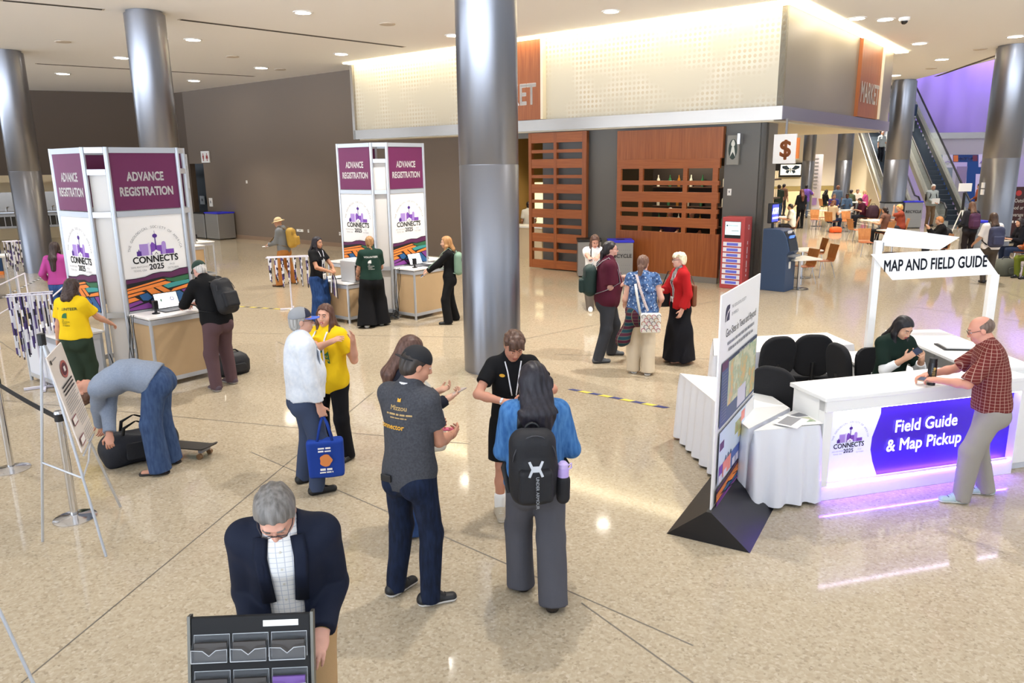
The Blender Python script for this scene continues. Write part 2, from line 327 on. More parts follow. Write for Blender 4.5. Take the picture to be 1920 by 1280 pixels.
# ------------------------------------------------ the market: fascia box above, grey wall below
MV, MU = 17.91, 6.19; LV = 18.2
def scrim():
    m = mat('perforated_scrim', 'cbc2ac', .45); N, L, b = nodes(m)
    tc = N.new('ShaderNodeTexCoord'); mp = N.new('ShaderNodeMapping'); L.new(tc.outputs['Object'], mp.inputs['Vector'])
    mp.inputs['Scale'].default_value = (8, 8, 8)
    v = N.new('ShaderNodeTexVoronoi'); v.inputs['Randomness'].default_value = 0; v.inputs['Scale'].default_value = 1; L.new(mp.outputs['Vector'], v.inputs['Vector'])
    r = N.new('ShaderNodeValToRGB'); r.color_ramp.elements[0].color = lin('c4b496'); r.color_ramp.elements[1].color = lin('d6cfbe'); r.color_ramp.elements[0].position = .28; r.color_ramp.elements[1].position = .36
    L.new(v.outputs['Distance'], r.inputs['Fac'])
    n = N.new('ShaderNodeTexNoise'); n.inputs['Scale'].default_value = .9; n.inputs['Detail'].default_value = 2; L.new(tc.outputs['Object'], n.inputs['Vector'])
    r2 = N.new('ShaderNodeValToRGB'); r2.color_ramp.elements[0].position = .42; r2.color_ramp.elements[1].position = .62; L.new(n.outputs['Fac'], r2.inputs['Fac'])
    mx = N.new('ShaderNodeMix'); mx.data_type = 'RGBA'; mx.inputs['A'].default_value = lin('cbc2ac'); L.new(r2.outputs['Color'], mx.inputs['Factor']); L.new(r.outputs['Color'], mx.inputs['B'])
    L.new(mx.outputs['Result'], b.inputs['Base Color']); return m
M_scrim = scrim()
FB, FT = 3.98, 6.2
rzU = math.atan2(-U[1], -U[0]); rzW = math.atan2(W[1], W[0])
mk = lambda nm, mb, m, P, rz: struct(mb.build(nm, m, loc=tuple(P), rz=rz))
# front fascia runs along U (local x from far end to the corner), side fascia along W
LF = 20.75-MU
mk('wall_market_fascia', MB().bx(0, LF, 0, .12, FB+.25, 6.38), M_scrim, UV(20.75, MV), rzU)
mk('trim_2', MB().bx(-.1, LF+.05, -.08, .16, FB-.05, FB+.25).bx(-.12, 0, -.08, .16, FB-.05, 6.38), M_steelband, UV(20.75, MV), rzU)
LS = 10.3
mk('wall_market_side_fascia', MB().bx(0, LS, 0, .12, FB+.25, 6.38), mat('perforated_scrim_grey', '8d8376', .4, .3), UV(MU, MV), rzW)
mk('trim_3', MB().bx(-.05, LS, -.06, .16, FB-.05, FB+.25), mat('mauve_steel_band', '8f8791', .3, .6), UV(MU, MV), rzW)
# core behind the fascia, and the cove that washes it from above
mk('wall_market_core', MB().bx(0, LF-.5, .35, .6, FB, CEIL), M_cream, UV(20.75, MV), rzU)
mk('ceiling_market_soffit', MB().bx(0, LF-.2, .1, 10.2, FB-.08, FB-.02), M_cream, UV(20.75, MV), rzU)
mk('wall_market_side_core', MB().bx(.4, LS, .35, .6, FB, CEIL), M_cream, UV(MU, MV)-0*U, rzW)
# orange market panels
def market_panel(P, rz, w, name, label):
    t = thing(name, label, 'sign', P, rz); 
    MB().bx(0, w, -.10, 0, FB+.26, 6.38).build('panel', W_orv, t)
    MB().bx(w, w+.08, -.16, .0, FB+.26, 6.38).build('edge_fin', M_cream, t)
    a = Art((w/2, -.10, 0), (1, 0, 0), (0, 0, 1), .012); a.text('MARKET', .08 if w > 2.4 else 0, 4.66, .80, mat('sign_white', 'f4efe9', .5), bold=.02, sx=.36 if w < 2.2 else .68); a.build('lettering', t); return t
market_panel(UV(15.45, MV), rzU, 2.6, 'market_sign', 'orange wood panel lettered MARKET on the front of the lit fascia')
market_panel(UV(MU, 24.0), rzW, 2.3, 'market_sign', 'orange wood panel lettered MARKET on the side face of the fascia')
# grey wall below
wallU('wall_market_front', 10.55, 13.1, LV, 0, FB, M_gwall, .15); wallU('wall_market_front_corner', 6.6, 7.6, LV, 0, FB, M_gwall, .15)
wallU('wall_market_lintel', 7.6, 10.55, LV, 3.85, FB, M_gwall, .15); wallU('wall_market_lintel_entry', 13.1, 15.6, LV, 3.75, FB, M_gwall, .15)
wallbox('wall_market_side', UV(6.6, LV), UV(6.6, LV+.75), 0, FB, mat('grey_wall_return', '807a72', .6), .15, 1)
wallU('wall_market_jamb', 15.6, 20.6, LV+.5, 0, FB, M_brown, .1)
# interior of the market seen through the openings
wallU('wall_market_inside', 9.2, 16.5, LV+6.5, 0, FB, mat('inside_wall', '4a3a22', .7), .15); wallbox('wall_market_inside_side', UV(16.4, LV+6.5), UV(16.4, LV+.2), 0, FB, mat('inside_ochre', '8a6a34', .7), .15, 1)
# sliding screen of orange slats
def slat_grid(mb, x0, x1, z0, z1, y0, y1, posts, rails):
    for x, w in posts: mb.bx(x-w/2, x+w/2, y0, y1, z0, z1)
    for z, h in rails: mb.bx(x0, x1, y0-.005, y1+.005, z-h/2, z+h/2)
t = thing('sliding_screen', 'tall orange wood screen of open slats beside the market entry', 'screen', UV(13.45, LV-.16), rzU)
Wd, Hs = 1.98, 3.88; mb = MB(); rails = [(.12, .24), (3.82, .26)]
fr = MB(); fr.bx(0, .10, -.06, .06, .03, Hs); fr.bx(Wd-.14, Wd, -.06, .06, .03, Hs); fr.bx(.88, .98, -.055, .055, .03, Hs); fr.build('stile', W_orv, t)
n = 5; step = (3.72-.22)/n
for i in range(n):
    z = .22+step*i
    if i: mb.bx(.1, Wd-.1, -.05, .05, z-.12, z+.13)
    mb.bx(.1, Wd-.1, -.045, .045, z+.12+(step-.25)/2-.045, z+.12+(step-.25)/2+.045)
mb.bx(0, Wd, -.052, .052, .03, .27); mb.bx(0, Wd, -.052, .052, Hs-.28, Hs); mb.build('slat', W_or, t)
# bar front: wood fascia, slats, counter panel
t = thing('bar_front', 'orange wood bar front with open slats above a plain counter panel', 'bar', UV(10.55, LV-.09), rzU)
Wb = 2.95
MB().bx(0, Wb, -.06, .06, 3.1, 3.84).build('upper_panel', W_orv, t); MB().bx(0, Wb, -.05, .06, .14, 1.24).build('counter_panel', W_orv, t)
MB().bx(0, Wb, -.06, .02, .0, .15).build('plinth', mat('plinth_grey', '8d8a86', .35, .5), t)
mb = MB(); slat_grid(mb, 0, Wb-.06, 1.24, 3.1, -.04, .04, [(.06, .12), (.72, .11), (1.98, .12), (2.78, .14)], [(2.98, .24), (2.50, .11), (2.14, .26), (1.80, .11), (1.50, .24)][:5]); mb.build('slat', W_or, t)
# columns
def column(n, P, r=.425, h=CEIL):
    s = np.array([P[0], P[1], 0.]); mb = MB().lathe([(r, 0), (r, 3.0), (r-.004, 3.005), (r-.004, 3.015), (r, 3.02), (r, h-.06), (r-.05, h-.06), (r-.05, h)], n=48)
    o = mb.build('column', M_col, smooth='auto', loc=tuple(s)); struct(o); return o
PCOL = F(924, 690); column(1, PCOL); column(2, F(270, 22, CEIL)); column(3, F(76, 509)); column(4, F(1697, 150, CEIL), .5); column(5, F(1905, 85, CEIL), .52)
for x, d, r0 in ((1515, 47, .36), (1581, 45, .44)):
    r_ = ray(x, 320); P = r_*(d/r_[1]); column(6, P, r0, CEIL)
# ================================================================ light fittings
M_lamp = mat('lamp_glow', 'fff6e6', emit=30.); M_cove = mat('cove_glow', 'fff0c8', emit=5.0)
struct(mk('trim_4', MB().bx(-.05, LF+.42, -.42, -.05, 6.36, 6.39), M_cove, UV(20.75, MV), rzU)); struct(mk('trim_5', MB().bx(-.05, LS, -.42, -.05, 6.36, 6.39), M_cove, UV(MU, MV), rzW))
def spot(P, power, size=2.3, col=(1, .96, .90), r=.09, tgt=None):
    l = bpy.data.lights.new('downlight_or_fill_beam', 'SPOT'); l.energy = power*(.155 if P[1] < 9 else .72 if P[1] < 30 else .5); l.spot_size = size; l.spot_blend = .6; l.shadow_soft_size = r; l.color = col
    o = bpy.data.objects.new('downlight_or_fill_beam', l); COL.objects.link(o); o.location = P
    if tgt is not None: o.rotation_euler = (Vector(tgt)-Vector(P)).to_track_quat('-Z', 'Y').to_euler()
    return o
DL = [(118, 138), (228, 108), (362, 74), (364, 151), (568, 23), (490, 127), (850, 66), (640, 101), (1146, 21), (1660, 36), (1724, 81), (1766, 111), (1678, 141), (1904, 68), (1607, 34), (262, 46)]
names = ['beside the far column', 'beside the second column', 'between the two air slots', 'above the back wall', 'in the open middle of the ceiling', 'by the back wall slot', 'touching the big column', 'at the end of the long slot', 'by itself near the top edge of the view', 'beside the dome camera', 'beyond the dome camera', 'near the atrium edge', 'above the market corner', 'at the big column by the atrium', 'tiny one before the dome camera', 'behind the second column']
for (x, y), nm in zip(DL, names):
    P = F(x, y, CEIL); s = .12+.008*np.linalg.norm(P)/3
    t = thing('ceiling_downlight', 'round recessed white downlight '+nm, 'ceiling light', (P[0], P[1], CEIL), 0, 'ceiling downlights')
    MB().lathe([(s+.05, 0), (s+.05, -.015), (s, -.02), (s, 0)], n=20).build('trim_ring', M_white, t)
    MB().lathe([(.001, -.012), (s, -.012), (s, -.008), (.001, -.008)], n=20).build('lens', M_lamp, t)
# beams of the hall's downlights, some of them fitted over the part of the ceiling the view does not reach; the café ones at the end are added fill light
for P, e in (((.25, 6.5), 2500), ((-4.8, 6.3), 1300), ((4.6, 5.2), 420), ((4.3, 10.3), 1150), ((-1.4, 12.8), 1200), ((1.5, 15.2), 1000), ((-6.0, 14.5), 1000), ((-9.8, 10.2), 900), ((-8.2, 20.5), 1000), ((-4.2, 21.5), 900), ((9.0, 13.5), 1100), ((12.0, 19.5), 1200), ((-12.5, 18.0), 900), ((-11.8, 28.2), 900), ((14.5, 26.5), 1300), ((-17, 27), 700), ((7.5, 7.0), 800), ((17.5, 47.5), 3600), ((21.8, 47.5), 3600), ((15.5, 41), 1900), ((19.8, 41), 1300), ((13.2, 34), 1300)):
    spot((P[0], P[1], CEIL-.03), e, 1.6 if P[1] < 9 else 2.0, (1, .90, .74) if P[1] > 40 else (1, .96, .90))
for P, T in (((-10.9, 29.4), (-11.6, 31.5)), ((-7.6, 26.6), (-8.5, 28.6)), ((-14.2, 32.2), (-14.9, 34.2))):
    spot((P[0], P[1], CEIL-.03), 330, .95, (1, .9, .75), tgt=(T[0], T[1], 1.5))
for x, y, e in ((17.5, 37, 1500), (21, 31, 1200), (14, 33, 1000)): spot((x, y, CEIL-.03 if x < 16.8 else 12.8), e*(1 if x < 16.8 else 2.6), 2.4)
for p, a in (((9.5, 24), 400), ((13, 31), 700), ((12.2, 27.5), 500)):
    spot((p[0], p[1], FB-.12), a, 2.5, (1, .86, .62))
for u_, v_ in ((14.6, LV+1.2), (9.6, LV+1.5)): spot(tuple(UV(u_, v_, FB-.2)), 260, 2.6, (1, .88, .66))  # unseen lamps added to brighten the inside of the market
# slots and small fittings of the ceiling
for k, (p, q, lb) in enumerate((((0, 0), (196, 18), 'long dark air slot in the ceiling above the far columns'), ((335, 36), (758, 88), 'long dark air slot running across the ceiling to the big column'), ((66, 119), (478, 143), 'long thin air slot close to the back wall'), ((1755, 143), (1885, 98), 'dark air slot along the atrium edge of the ceiling'))):
    A, B = F(p[0], p[1], CEIL), F(q[0], q[1], CEIL); d = B-A; l = np.linalg.norm(d)
    t = thing('air_slot', lb, 'air vent', A, math.atan2(d[1], d[0]))
    MB().bx(0, l, -.09, .09, -.006, .002).build('frame', mat('slot_frame', 'bdb3a6', .6), t); mb = MB(); mb.bx(.05, l-.05, -.06, -.012, -.01, -.004); mb.bx(.05, l-.05, .012, .06, -.01, -.004); mb.build('slot', M_dark, t)
for (x, y), lb in (((118, 78), 'faint round ceiling plate above the far columns'), ((525, 130), 'round ceiling plate by the back wall slot'), ((726, 45), 'round ceiling plate over the long slot'), ((436, 106), 'faint round ceiling plate between the slots'), ((1838, 92), 'round ceiling plate by the big column at the atrium'), ((1746, 128), 'dark ceiling plate by the atrium edge')):
    P = F(x, y, CEIL); tag(MB().lathe([(.2, 0), (.2, -.012), (.18, -.02), (.001, -.02)], n=24).build('ceiling_plate', mat('ceiling_plate', 'cdbfae', .6), loc=tuple(P)), lb, 'ceiling plate')
P = F(1696, 33, CEIL); t = thing('dome_camera', 'white ceiling dome camera with a dark glass eye', 'security camera', P)
MB().lathe([(.13, 0), (.13, -.05), (.10, -.08), (.001, -.08)], n=20).build('housing', M_white, t, smooth='auto'); MB().ball((0, 0, -.075), .085).build('dome', mat('smoked_glass', '2a2522', .1), t, smooth=True)

# ================================================================ registration towers
def tower(P, H, label, right_art=True):
    t = thing('registration_tower', label, 'exhibit tower', P, 0)
    z1 = H*.727; o = np.zeros(3); L = 1.0; c = .212
    # octagon: right face from o along W, then chamfer, back faces, and the face on the desk side along U
    k = [o, o+W*L, o+W*(L+c)+U*c, o+W*(L+c)+U*(c+L), o+W*L+U*(2*c+L), o+U*(2*c+L), o-W*c+U*(c+L), o-W*c+U*c]
    each('post', M_alu, t, *[MB().cyl(p, p+Z*H, .032, n=8) for p in k])
    pa = MB(); pa2 = MB(); fr = []
    for i in range(8):
        a, b = k[i], k[(i+1) % 8]; d = (b-a); l = np.linalg.norm(d); d = d/l; n = np.cross(d, Z); face = i % 2 == 0
        R = np.column_stack([d, n, Z])
        each('rail', M_alu, t, *[MB().box((a+b)/2+Z*z, (l-.06, .04, .075), R) for z in ((H-.04, z1, 1.0, .13) if face else (H-.04, H*.90, z1, 1.0, .13))])
        if face: pa.box((a+b)/2+Z*(H+z1)/2-n*.0, (l-.06, .012, H-z1-.1), R); pa2.box((a+b)/2+Z*(z1+1.0)/2, (l-.06, .012, z1-1.08), R); fr.append((a, d, n, l))
        elif i not in (5,): pa2.box((a+b)/2+Z*(1.0+.13)/2-n*.05, (l-.06, .012, .8), R); pa2.box((a+b)/2+Z*(z1+1.0)/2-n*.05, (l-.06, .012, z1-1.05), R); pa2.box((a+b)/2+Z*(z1+H*.9)/2-n*.05, (l-.06, .012, H*.9-z1-.07), R)
    pa.build('header_panel', M_plum, t); pa2.build('side_panel', mat('panel_offwhite', 'e2ddd8', .5), t)
    for i, (a, d, n, l) in enumerate(fr):
        if i == 1: continue
        A = Art(a+n*.006, d, Z, .002); m_ = l/2
        A.rect(.035, 1.04, l-.035, z1-.04, M_pw)
        A.text('ADVANCE', m_, z1+(H-z1)*.50, .165, M_pw, bold=.036, sx=.68); A.text('REGISTRATION', m_, z1+(H-z1)*.50-.205, .165, M_pw, bold=.036, sx=.68)
        gsa_logo(A, m_-.02, z1-.60, .66); strata(A, .035, 1.04, l-.07, .56); A.build('print', t)
    return t, fr
M_panelwood = mat('maple_panel', 'c5a780', .5, var=.04)
def counter(P, d, n, l, h, dep, label, grp=None, panel=None, nm='registration_counter'):
    """display counter: P back corner, d along, n outward"""
    P = P+n*.04; t = thing(nm, label, 'counter', P, 0, grp); R = np.column_stack([d, n, Z]); q = lambda x, y, z: d*x+n*y+Z*z
    each('leg', M_alu, t, *[MB().cyl(q(x, y, 0), q(x, y, h-.02), .024, n=8) for x in (.03, l-.03) for y in (.04, dep-.03)])
    each('rail', M_alu, t, *[MB().box(q(*a), b, R) for a, b in (((l/2, dep-.03, h-.06), (l-.06, .035, .07)), ((.03, dep/2, h-.06), (.035, dep-.06, .07)), ((l-.03, dep/2, h-.06), (.035, dep-.06, .07)), ((l/2, dep-.03, .10), (l-.06, .03, .06)), ((.03, dep/2, .10), (.03, dep-.06, .06)))])
    MB().box(q(l/2, dep/2, h), (l, dep, .028), R).build('worktop', M_white, t, bevel=.004)
    if panel: g = MB(); g.box(q(l/2, dep-.03, h/2+.02), (l-.08, .012, h-.2), R); g.box(q(.03, dep/2, h/2+.02), (.012, dep-.1, h-.2), R); g.box(q(l-.03, dep/2, h/2+.02), (.012, dep-.1, h-.2), R); g.build('panel', panel, t)
    return t
NR = np.cross(W, Z); NL = np.cross(-U, Z)   # outward normals of the W face and of the U face
T1 = F(255, 717); T2 = F(740, 594); 
tower(T1, 3.31, 'plum registration tower closest to the easel sign, man in green cap at it')
tower(T2, 3.46, 'plum registration tower beside the big metal column, volunteer with braid at its foot')
T3 = F(352, 560)+np.array([-1.4, 1.6, 0])
def at_tower(T, x, dep, right, h): return T + (W*x+NR*dep if right else U*x+NL*dep) + Z*h
T3 = np.array([-8.72, 20.7, 0])-W*1.0
tower(T3, 3.4, 'plum and white registration tower mostly hidden behind the closest tower')
CT = {}
for T, nm in ((T1, 'the closest tower, under the man in the green cap'), (T2, 'the tower by the big column, with an open laptop'), (T3, 'the hidden tower, a white cup on it')):
    counter(T, W, NR, 1.03, 1.0, .58, 'tall maple counter of '+nm, None, M_panelwood)
LP = T1-W*.212+U*.212
counter(LP, U, NL, 1.25, .78, .62, 'low white desk by the volunteer in yellow at the closest tower', None, mat('panel_bluewhite', 'dfe3ee', .5), 'registration_desk')
LP2 = T2-W*.212+U*.212
counter(LP2, U, NL, 1.1, .78, .75, 'low white desk with a grey printer at the tower by the big column', None, M_panelwood, 'registration_desk')
counter(T2+W*1.212+U*.212, U, W, 1.0, 1.0, .55, 'tall white counter on the far side of the tower by the big column', None, M_panelwood)
counter(T2+W*1.0+U*1.424, -W, U, 1.0, 1.0, .6, 'tall white counter on the wall side of the tower by the big column', None, M_panelwood)
counter(T3+W*1.212+U*.212, U, W, 1.0, 1.0, .55, 'tall white counter at the back of the hidden tower, over the bin', None, None)
# laptops, cameras, mice on the counters
def laptop(P, rz, label):
    t = thing('laptop', label, 'laptop', P, rz)
    MB().prism(rrect(.36, .25, .015, 3), (0, 0, 0), t=.016).build('base', mat('laptop_grey', '54565b', .4), t)
    a = math.radians(68); O = np.array([0, .125, .016]); Y = np.array([0, math.sin(math.radians(22)), math.cos(math.radians(22))]); X = np.array([1, 0, 0.])
    MB().prism(rrect(.36, .24, .012, 3, 0, .12), O, X, Y, -.008).build('lid', M_black, t)
    A = Art(O, X, Y, .001); s1 = mat('screen_white', 'f3f6fb', .4, emit=.9); A.rect(-.17, .012, .17, .228, s1); A.poly([(.085+.03*math.cos(q), .135+.03*math.sin(q)) for q in np.linspace(0, 6.28, 16)[:-1]], P_dk); A.poly([(.085+.02*math.cos(q), .135+.02*math.sin(q)) for q in np.linspace(0, 6.28, 16)[:-1]], s1)
    A.rect(-.09, .11, -.07, .15, S_gr); A.rect(-.15, .05, .15, .053, M_grey); A.build('screen', t)
    A = Art((0, 0, .016), (1, 0, 0), (0, 1, 0), .001); A.rect(-.15, -.02, .15, .10, M_black); A.rect(-.05, -.105, .05, -.035, M_grey); A.build('keyboard', t); return t
def webcam(P, rz, label):
    t = thing('badge_scanner', label, 'scanner', P, rz); MB().lathe([(.055, 0), (.055, .012), (.02, .02), (.016, .06)], n=16).build('stand', M_black, t, smooth='auto')
    MB().box((0, 0, .125), (.075, .06, .13)).build('head', mat('scanner_black', '18181b', .3), t, bevel=.012); MB().lathe([(.02, 0), (.02, .012), (.001, .014)], n=12).build('lens', M_chrome, t).location = (0, 0, .06); return t
laptop(at_tower(T1, .55, .26, 1, 1.014), AX, 'open laptop on the counter in front of the man in the green cap'); webcam(at_tower(T1, .25, .34, 1, 1.014), AX, 'black scanner on a round foot beside the laptop at the closest tower')
laptop(at_tower(T2, .56, .26, 1, 1.014), AX, 'open laptop on the tall counter by the big column'); webcam(at_tower(T2, .24, .40, 1, 1.014), AX, 'black scanner on a round foot on the counter by the big column')
webcam(T2+W*1.5+U*.5+Z*1.014, 1.2, 'black scanner on the far white counter, showing past the tower')
tag(MB().ball((0, 0, .02), .05, 12, (1, .65, .4)).build('computer_mouse', M_black, smooth=True, loc=tuple(at_tower(T2, .88, .42, 1, 1.012))), 'black computer mouse on a mat beside the laptop by the big column', 'mouse')
tag(MB().prism(rrect(.5, .26, .02), t=.004).build('mouse_mat', mat('mat_dark', '2b2b30', .7), loc=tuple(at_tower(T2, .74, .42, 1, 1.0145)), rz=AX), 'dark mat under the mouse by the big column', 'mat')
def cables(P, label, n, seed, drop=1.0, side=NR):
    r = np.random.default_rng(seed); mb = MB()
    for i in range(n):
        x = r.uniform(-.05, .07); pts = []; 
        for k in range(14):
            s = k/13; z = -drop*max(0, s-.12)/.88; pts.append(P+W*(x+.04*math.sin(7*s+i*2)*s)+side*(.05*(1-s)+.04+.03*math.sin(5*s+i))*1+Z*(z+.02 if s > .12 else .02))
        mb.tube(pts, .005, 6)
    return tag(mb.build('cable_bundle', mat('cable_black', '17171a', .5), smooth=True), label, 'cables', None)
cables(at_tower(T1, -.06, .12, 1, 1.0), 'black cables hanging off the counter end at the closest tower', 4, 3, .97); cables(at_tower(T2, -.06, .10, 1, 1.0), 'black cables hanging off the counter end by the big column', 4, 4, .97)
mb = MB(); r = np.random.default_rng(5)
for i in range(7):
    c = at_tower(T2, -.16, .0, 1, .0); mb.tube([c+np.array([.17*math.cos(a*2.1+i)*(1-.3*math.sin(a*3+i)), .14*math.sin(a*2+i), .012+.02*i+.015*math.sin(4*a+i)]) for a in np.linspace(0, 6, 40)], .006, 5)
tag(mb.build('cable_heap', MATS['cable_black'], smooth=True), 'tangled heap of black cables on the floor at the tower by the big column', 'cables')
tag(MB().tube([LP+U*.0+NL*.02+Z*.79, LP+NL*.0-W*.02+Z*.5, LP+NR*.12+Z*.2, LP+W*.16+Z*.02], .006, 6).build('cable', MATS['cable_black'], smooth=True), 'single black cable trailing from the low desk of the closest tower', 'cables')
# printer on the low desk
t = thing('printer', 'grey box printer on the low desk by the braided volunteer', 'printer', LP2+U*.18+NL*.42+Z*.795, math.atan2(U[1], U[0]))
MB().box((0, 0, .21), (.42, .40, .42)).build('housing', mat('printer_grey', 'b9bbbf', .4), t, bevel=.015); MB().box((-.215, 0, .19), (.02, .36, .3)).build('front_panel', M_black, t); MB().box((0, 0, .43), (.36, .3, .03)).build('paper_tray', M_white, t)
t = thing('desk_papers', 'loose heap of white papers and lanyards on the low desk by the printer', 'papers', LP2+U*.8+NL*.4+Z*.795)
mb = MB(); 
for i in range(6): mb.box((r.uniform(-.15, .15), r.uniform(-.1, .1), .004+.005*i), (.21, .15, .003), np.array([[math.cos(i), -math.sin(i), 0], [math.sin(i), math.cos(i), 0], [0, 0, 1]]))
mb.build('sheet', M_white, t)
t = thing('badge_box', 'pink and purple box of badges on the low desk beside the volunteer in yellow', 'box', LP+U*.42+NL*.30+Z*.795, math.atan2(U[1], U[0]))
MB().box((0, 0, .07), (.34, .2, .14), taper=1.05).build('tray', mat('clear_tray', 'd9c9e6', .3), t); mb = MB()
for i in range(9): mb.cur = i % 3; mb.box((-.14+.035*i, 0, .13), (.02, .16, .1))
mb.build('badge', [mat('pink', 'd47fb4', .6), P_md, M_white], t)
P = T3+W*1.3+U*.7+Z*1.014
tag(MB().lathe([(.04, 0), (.05, .13), (.046, .13), (.001, .12)], n=16).build('paper_cup', M_white, smooth='auto', loc=tuple(P)), 'white cup on the counter of the hidden tower', 'cup')
webcam(P+W*.22, 0, 'black scanner beside the white cup on the counter of the hidden tower')

# ================================================================ poster board, counter, tables of the field guide booth
PB0, PB1 = F(1329, 1013), F(1401, 903); d = PB1-PB0; Lb = np.linalg.norm(d); d /= Lb; n = np.cross(d, Z)
t = thing('poster_stand', 'tall white poster board in a black wedge base beside the skirted tables', 'poster board', PB0, math.atan2(d[1], d[0]))
MB().bx(0, Lb, -.006, .006, .06, 2.02).build('board', M_pw, t)
bl = MB(); ex = .05
tri = [(-.34, 0), (.34, 0), (.02, .27), (-.02, .27)]
bl.prism([(-p[0], p[1]) for p in tri], (-ex, 0, 0), (0, -1, 0), (0, 0, 1), -(Lb+2*ex)); 
bl.build('wedge_base', mat('base_black', '141318', .42), t)
A = Art((0, -.006, 0), (1, 0, 0), (0, 0, 1), .002); w = Lb
navy = mat('poster_navy', '4a5a80', .5); gsa_mark(A, .10*w, 1.79, .125, mat('ink_indigo', '2d2a4a', .5), M_pw)
A.text('THE GEOLOGICAL SOCIETY', .24*w, 1.87, .038, M_grey, 'LEFT'); A.text('OF AMERICA', .24*w, 1.81, .038, M_grey, 'LEFT')
A.text('Geo-Sites in Texas and Beyond', .52*w, 1.66, .095, M_ink, sx=.86); A.bars(.52*w, 1.585, .68*w, .026, M_grey, 4); A.bars(.52*w, 1.53, .62*w, .026, M_grey, 5)
def map_art(A, x0, y0, x1, y1, mm): A.rect(x0, y0, x1, y1, mm)
def mapmat(nm, cols, sc):
    m = mat(nm, cols[0], .5); N, L, b = nodes(m); tc = N.new('ShaderNodeTexCoord'); q = N.new('ShaderNodeTexNoise'); q.inputs['Scale'].default_value = sc; q.inputs['Detail'].default_value = 7; q.inputs['Roughness'].default_value = .65
    L.new(tc.outputs['Object'], q.inputs['Vector']); r = N.new('ShaderNodeValToRGB'); r.color_ramp.elements[0].position = .3; r.color_ramp.elements[0].color = lin(cols[0]); r.color_ramp.elements[1].position = .7; r.color_ramp.elements[1].color = lin(cols[-1])
    for i, c in enumerate(cols[1:-1]): e = r.color_ramp.elements.new(.3+.4*(i+1)/(len(cols)-1)); e.color = lin(c)
    L.new(q.outputs['Fac'], r.inputs['Fac']); L.new(r.outputs['Color'], b.inputs['Base Color']); return m
M_map = mapmat('relief_map', ['8fb4dc', '9fb58c', 'd9d4b8', 'a9b79a', 'dcb778', 'c9a9a0', '9fb9d8'], 3.2)
A.rect(.06*w, .93, .97*w, 1.47, navy); A.rect(.06*w, 1.44, .97*w, 1.47, mat('poster_slate', '39435a', .5)); A.rect(.06*w, 1.40, .20*w, 1.47, mat('poster_wine', '5d2f56', .5)); A.rect(.22*w, 1.06, .96*w, 1.44, M_map); A.rect(.72*w, .95, .96*w, 1.08, M_map); A.rect(.48*w, .95, .70*w, 1.12, mat('inset_pale', 'd9d3e3', .5))
for i in range(16): A.line(.08*w, 1.37-.026*i, .19*w, 1.37-.026*i, .005, M_grey)
A.text('Geo-Sites in Texas and Beyond', .60*w, 1.446, .03, M_pw)
A.rect(.06*w, .44, .97*w, .90, mat('inset_frame', '6b6f86', .5)); A.rect(.065*w, .445, .965*w, .895, mat('inset_light', 'cfdcee', .5)); A.rect(.72*w, .64, .96*w, .89, M_pw)
A.rect(.08*w, .73, .18*w, .80, mat('poster_wine', '5d2f56')); A.rect(.45*w, .72, .62*w, .83, mapmat('block_diagram', ['c9b46a', '9fae7c', 'b08a5a', '8ba0b8'], 9)); A.rect(.60*w, .78, .70*w, .87, mat('coral', 'ef8f84', .5)); A.rect(.54*w, .66, .68*w, .72, mat('straw', 'e2d489', .5))
for i in range(3): A.poly([(.20*w+.08*i, .585), (.24*w+.08*i, .57), (.26*w+.08*i, .62), (.235*w+.08*i, .64), (.22*w+.08*i, .61)], navy)
A.rect(.72*w, .45, .96*w, .63, P_md); A.line(.84*w, .45, .84*w, .63, .006, mat('gold', 'cfae6a', .5)); A.rect(.38*w, .45, .60*w, .60, mat('poster_blue', '4d64ae', .5)); A.rect(.17*w, .47, .36*w, .60, mat('coral', 'ef8f84')); A.rect(.08*w, .50, .16*w, .60, P_md)
for x, y in ((.08, .45), (.19, .45), (.40, .46), (.49, .46), (.61, .47)): A.rect(x*w, y, (x+.075)*w, y+.07, mat('inset_pale', 'd9d3e3'))
strata(A, .04*w, .275, .94*w, .185); A.build('print', t)
# reception counter with backlit graphic
C0 = F(1528, 941); C1 = F(1775, 905); d = C1-C0; d /= np.linalg.norm(d); Lc = 2.22; n = np.cross(d, Z); rzC = math.atan2(d[1], d[0])
t = thing('reception_counter', 'white reception counter with a glowing violet graphic, map pickup lettering', 'counter', C0, rzC)
bd = MB(); bd.bx(0, Lc, .05, .42, .04, .96); bd.build('body', M_white, t)
MB().bx(-.02, Lc+.02, -.06, .46, .96, 1.0).build('top', M_white, t, bevel=.006); MB().bx(-.0, Lc, -.0, .05, 0, .15).build('plinth', M_white, t, bevel=.004)
fm = MB(); fm.bx(0, .09, -.03, .05, .15, .96); fm.bx(Lc-.05, Lc, -.03, .05, .15, .96); fm.bx(0, Lc, -.05, .05, .86, .96); fm.build('frame', M_white, t, bevel=.004)
M_led = mat('led_violet', '7a48ff', emit=90.); M_ledw = mat('led_white', 'e9ddff', emit=9.)
mb = MB(); mb.bx(.1, Lc-.06, -.035, -.015, .852, .858); mb.build('led_strip', M_ledw, t); MB().bx(.02, Lc-.02, -.012, -.002, .150, .156).build('led_strip', M_led, t)
A = Art((0, .05, 0), (1, 0, 0), (0, 0, 1), .002); M_vio = mat('violet_graphic', '3f1fb4', .35, emit=.22)
A.rect(.09, .155, Lc-.05, .86, mat('backlit_white', 'eef3ff', .4, emit=.06)); cv = [(.68, .16), (.62, .30), (.585, .42), (.59, .54), (.63, .66), (.66, .76), (.655, .855)]
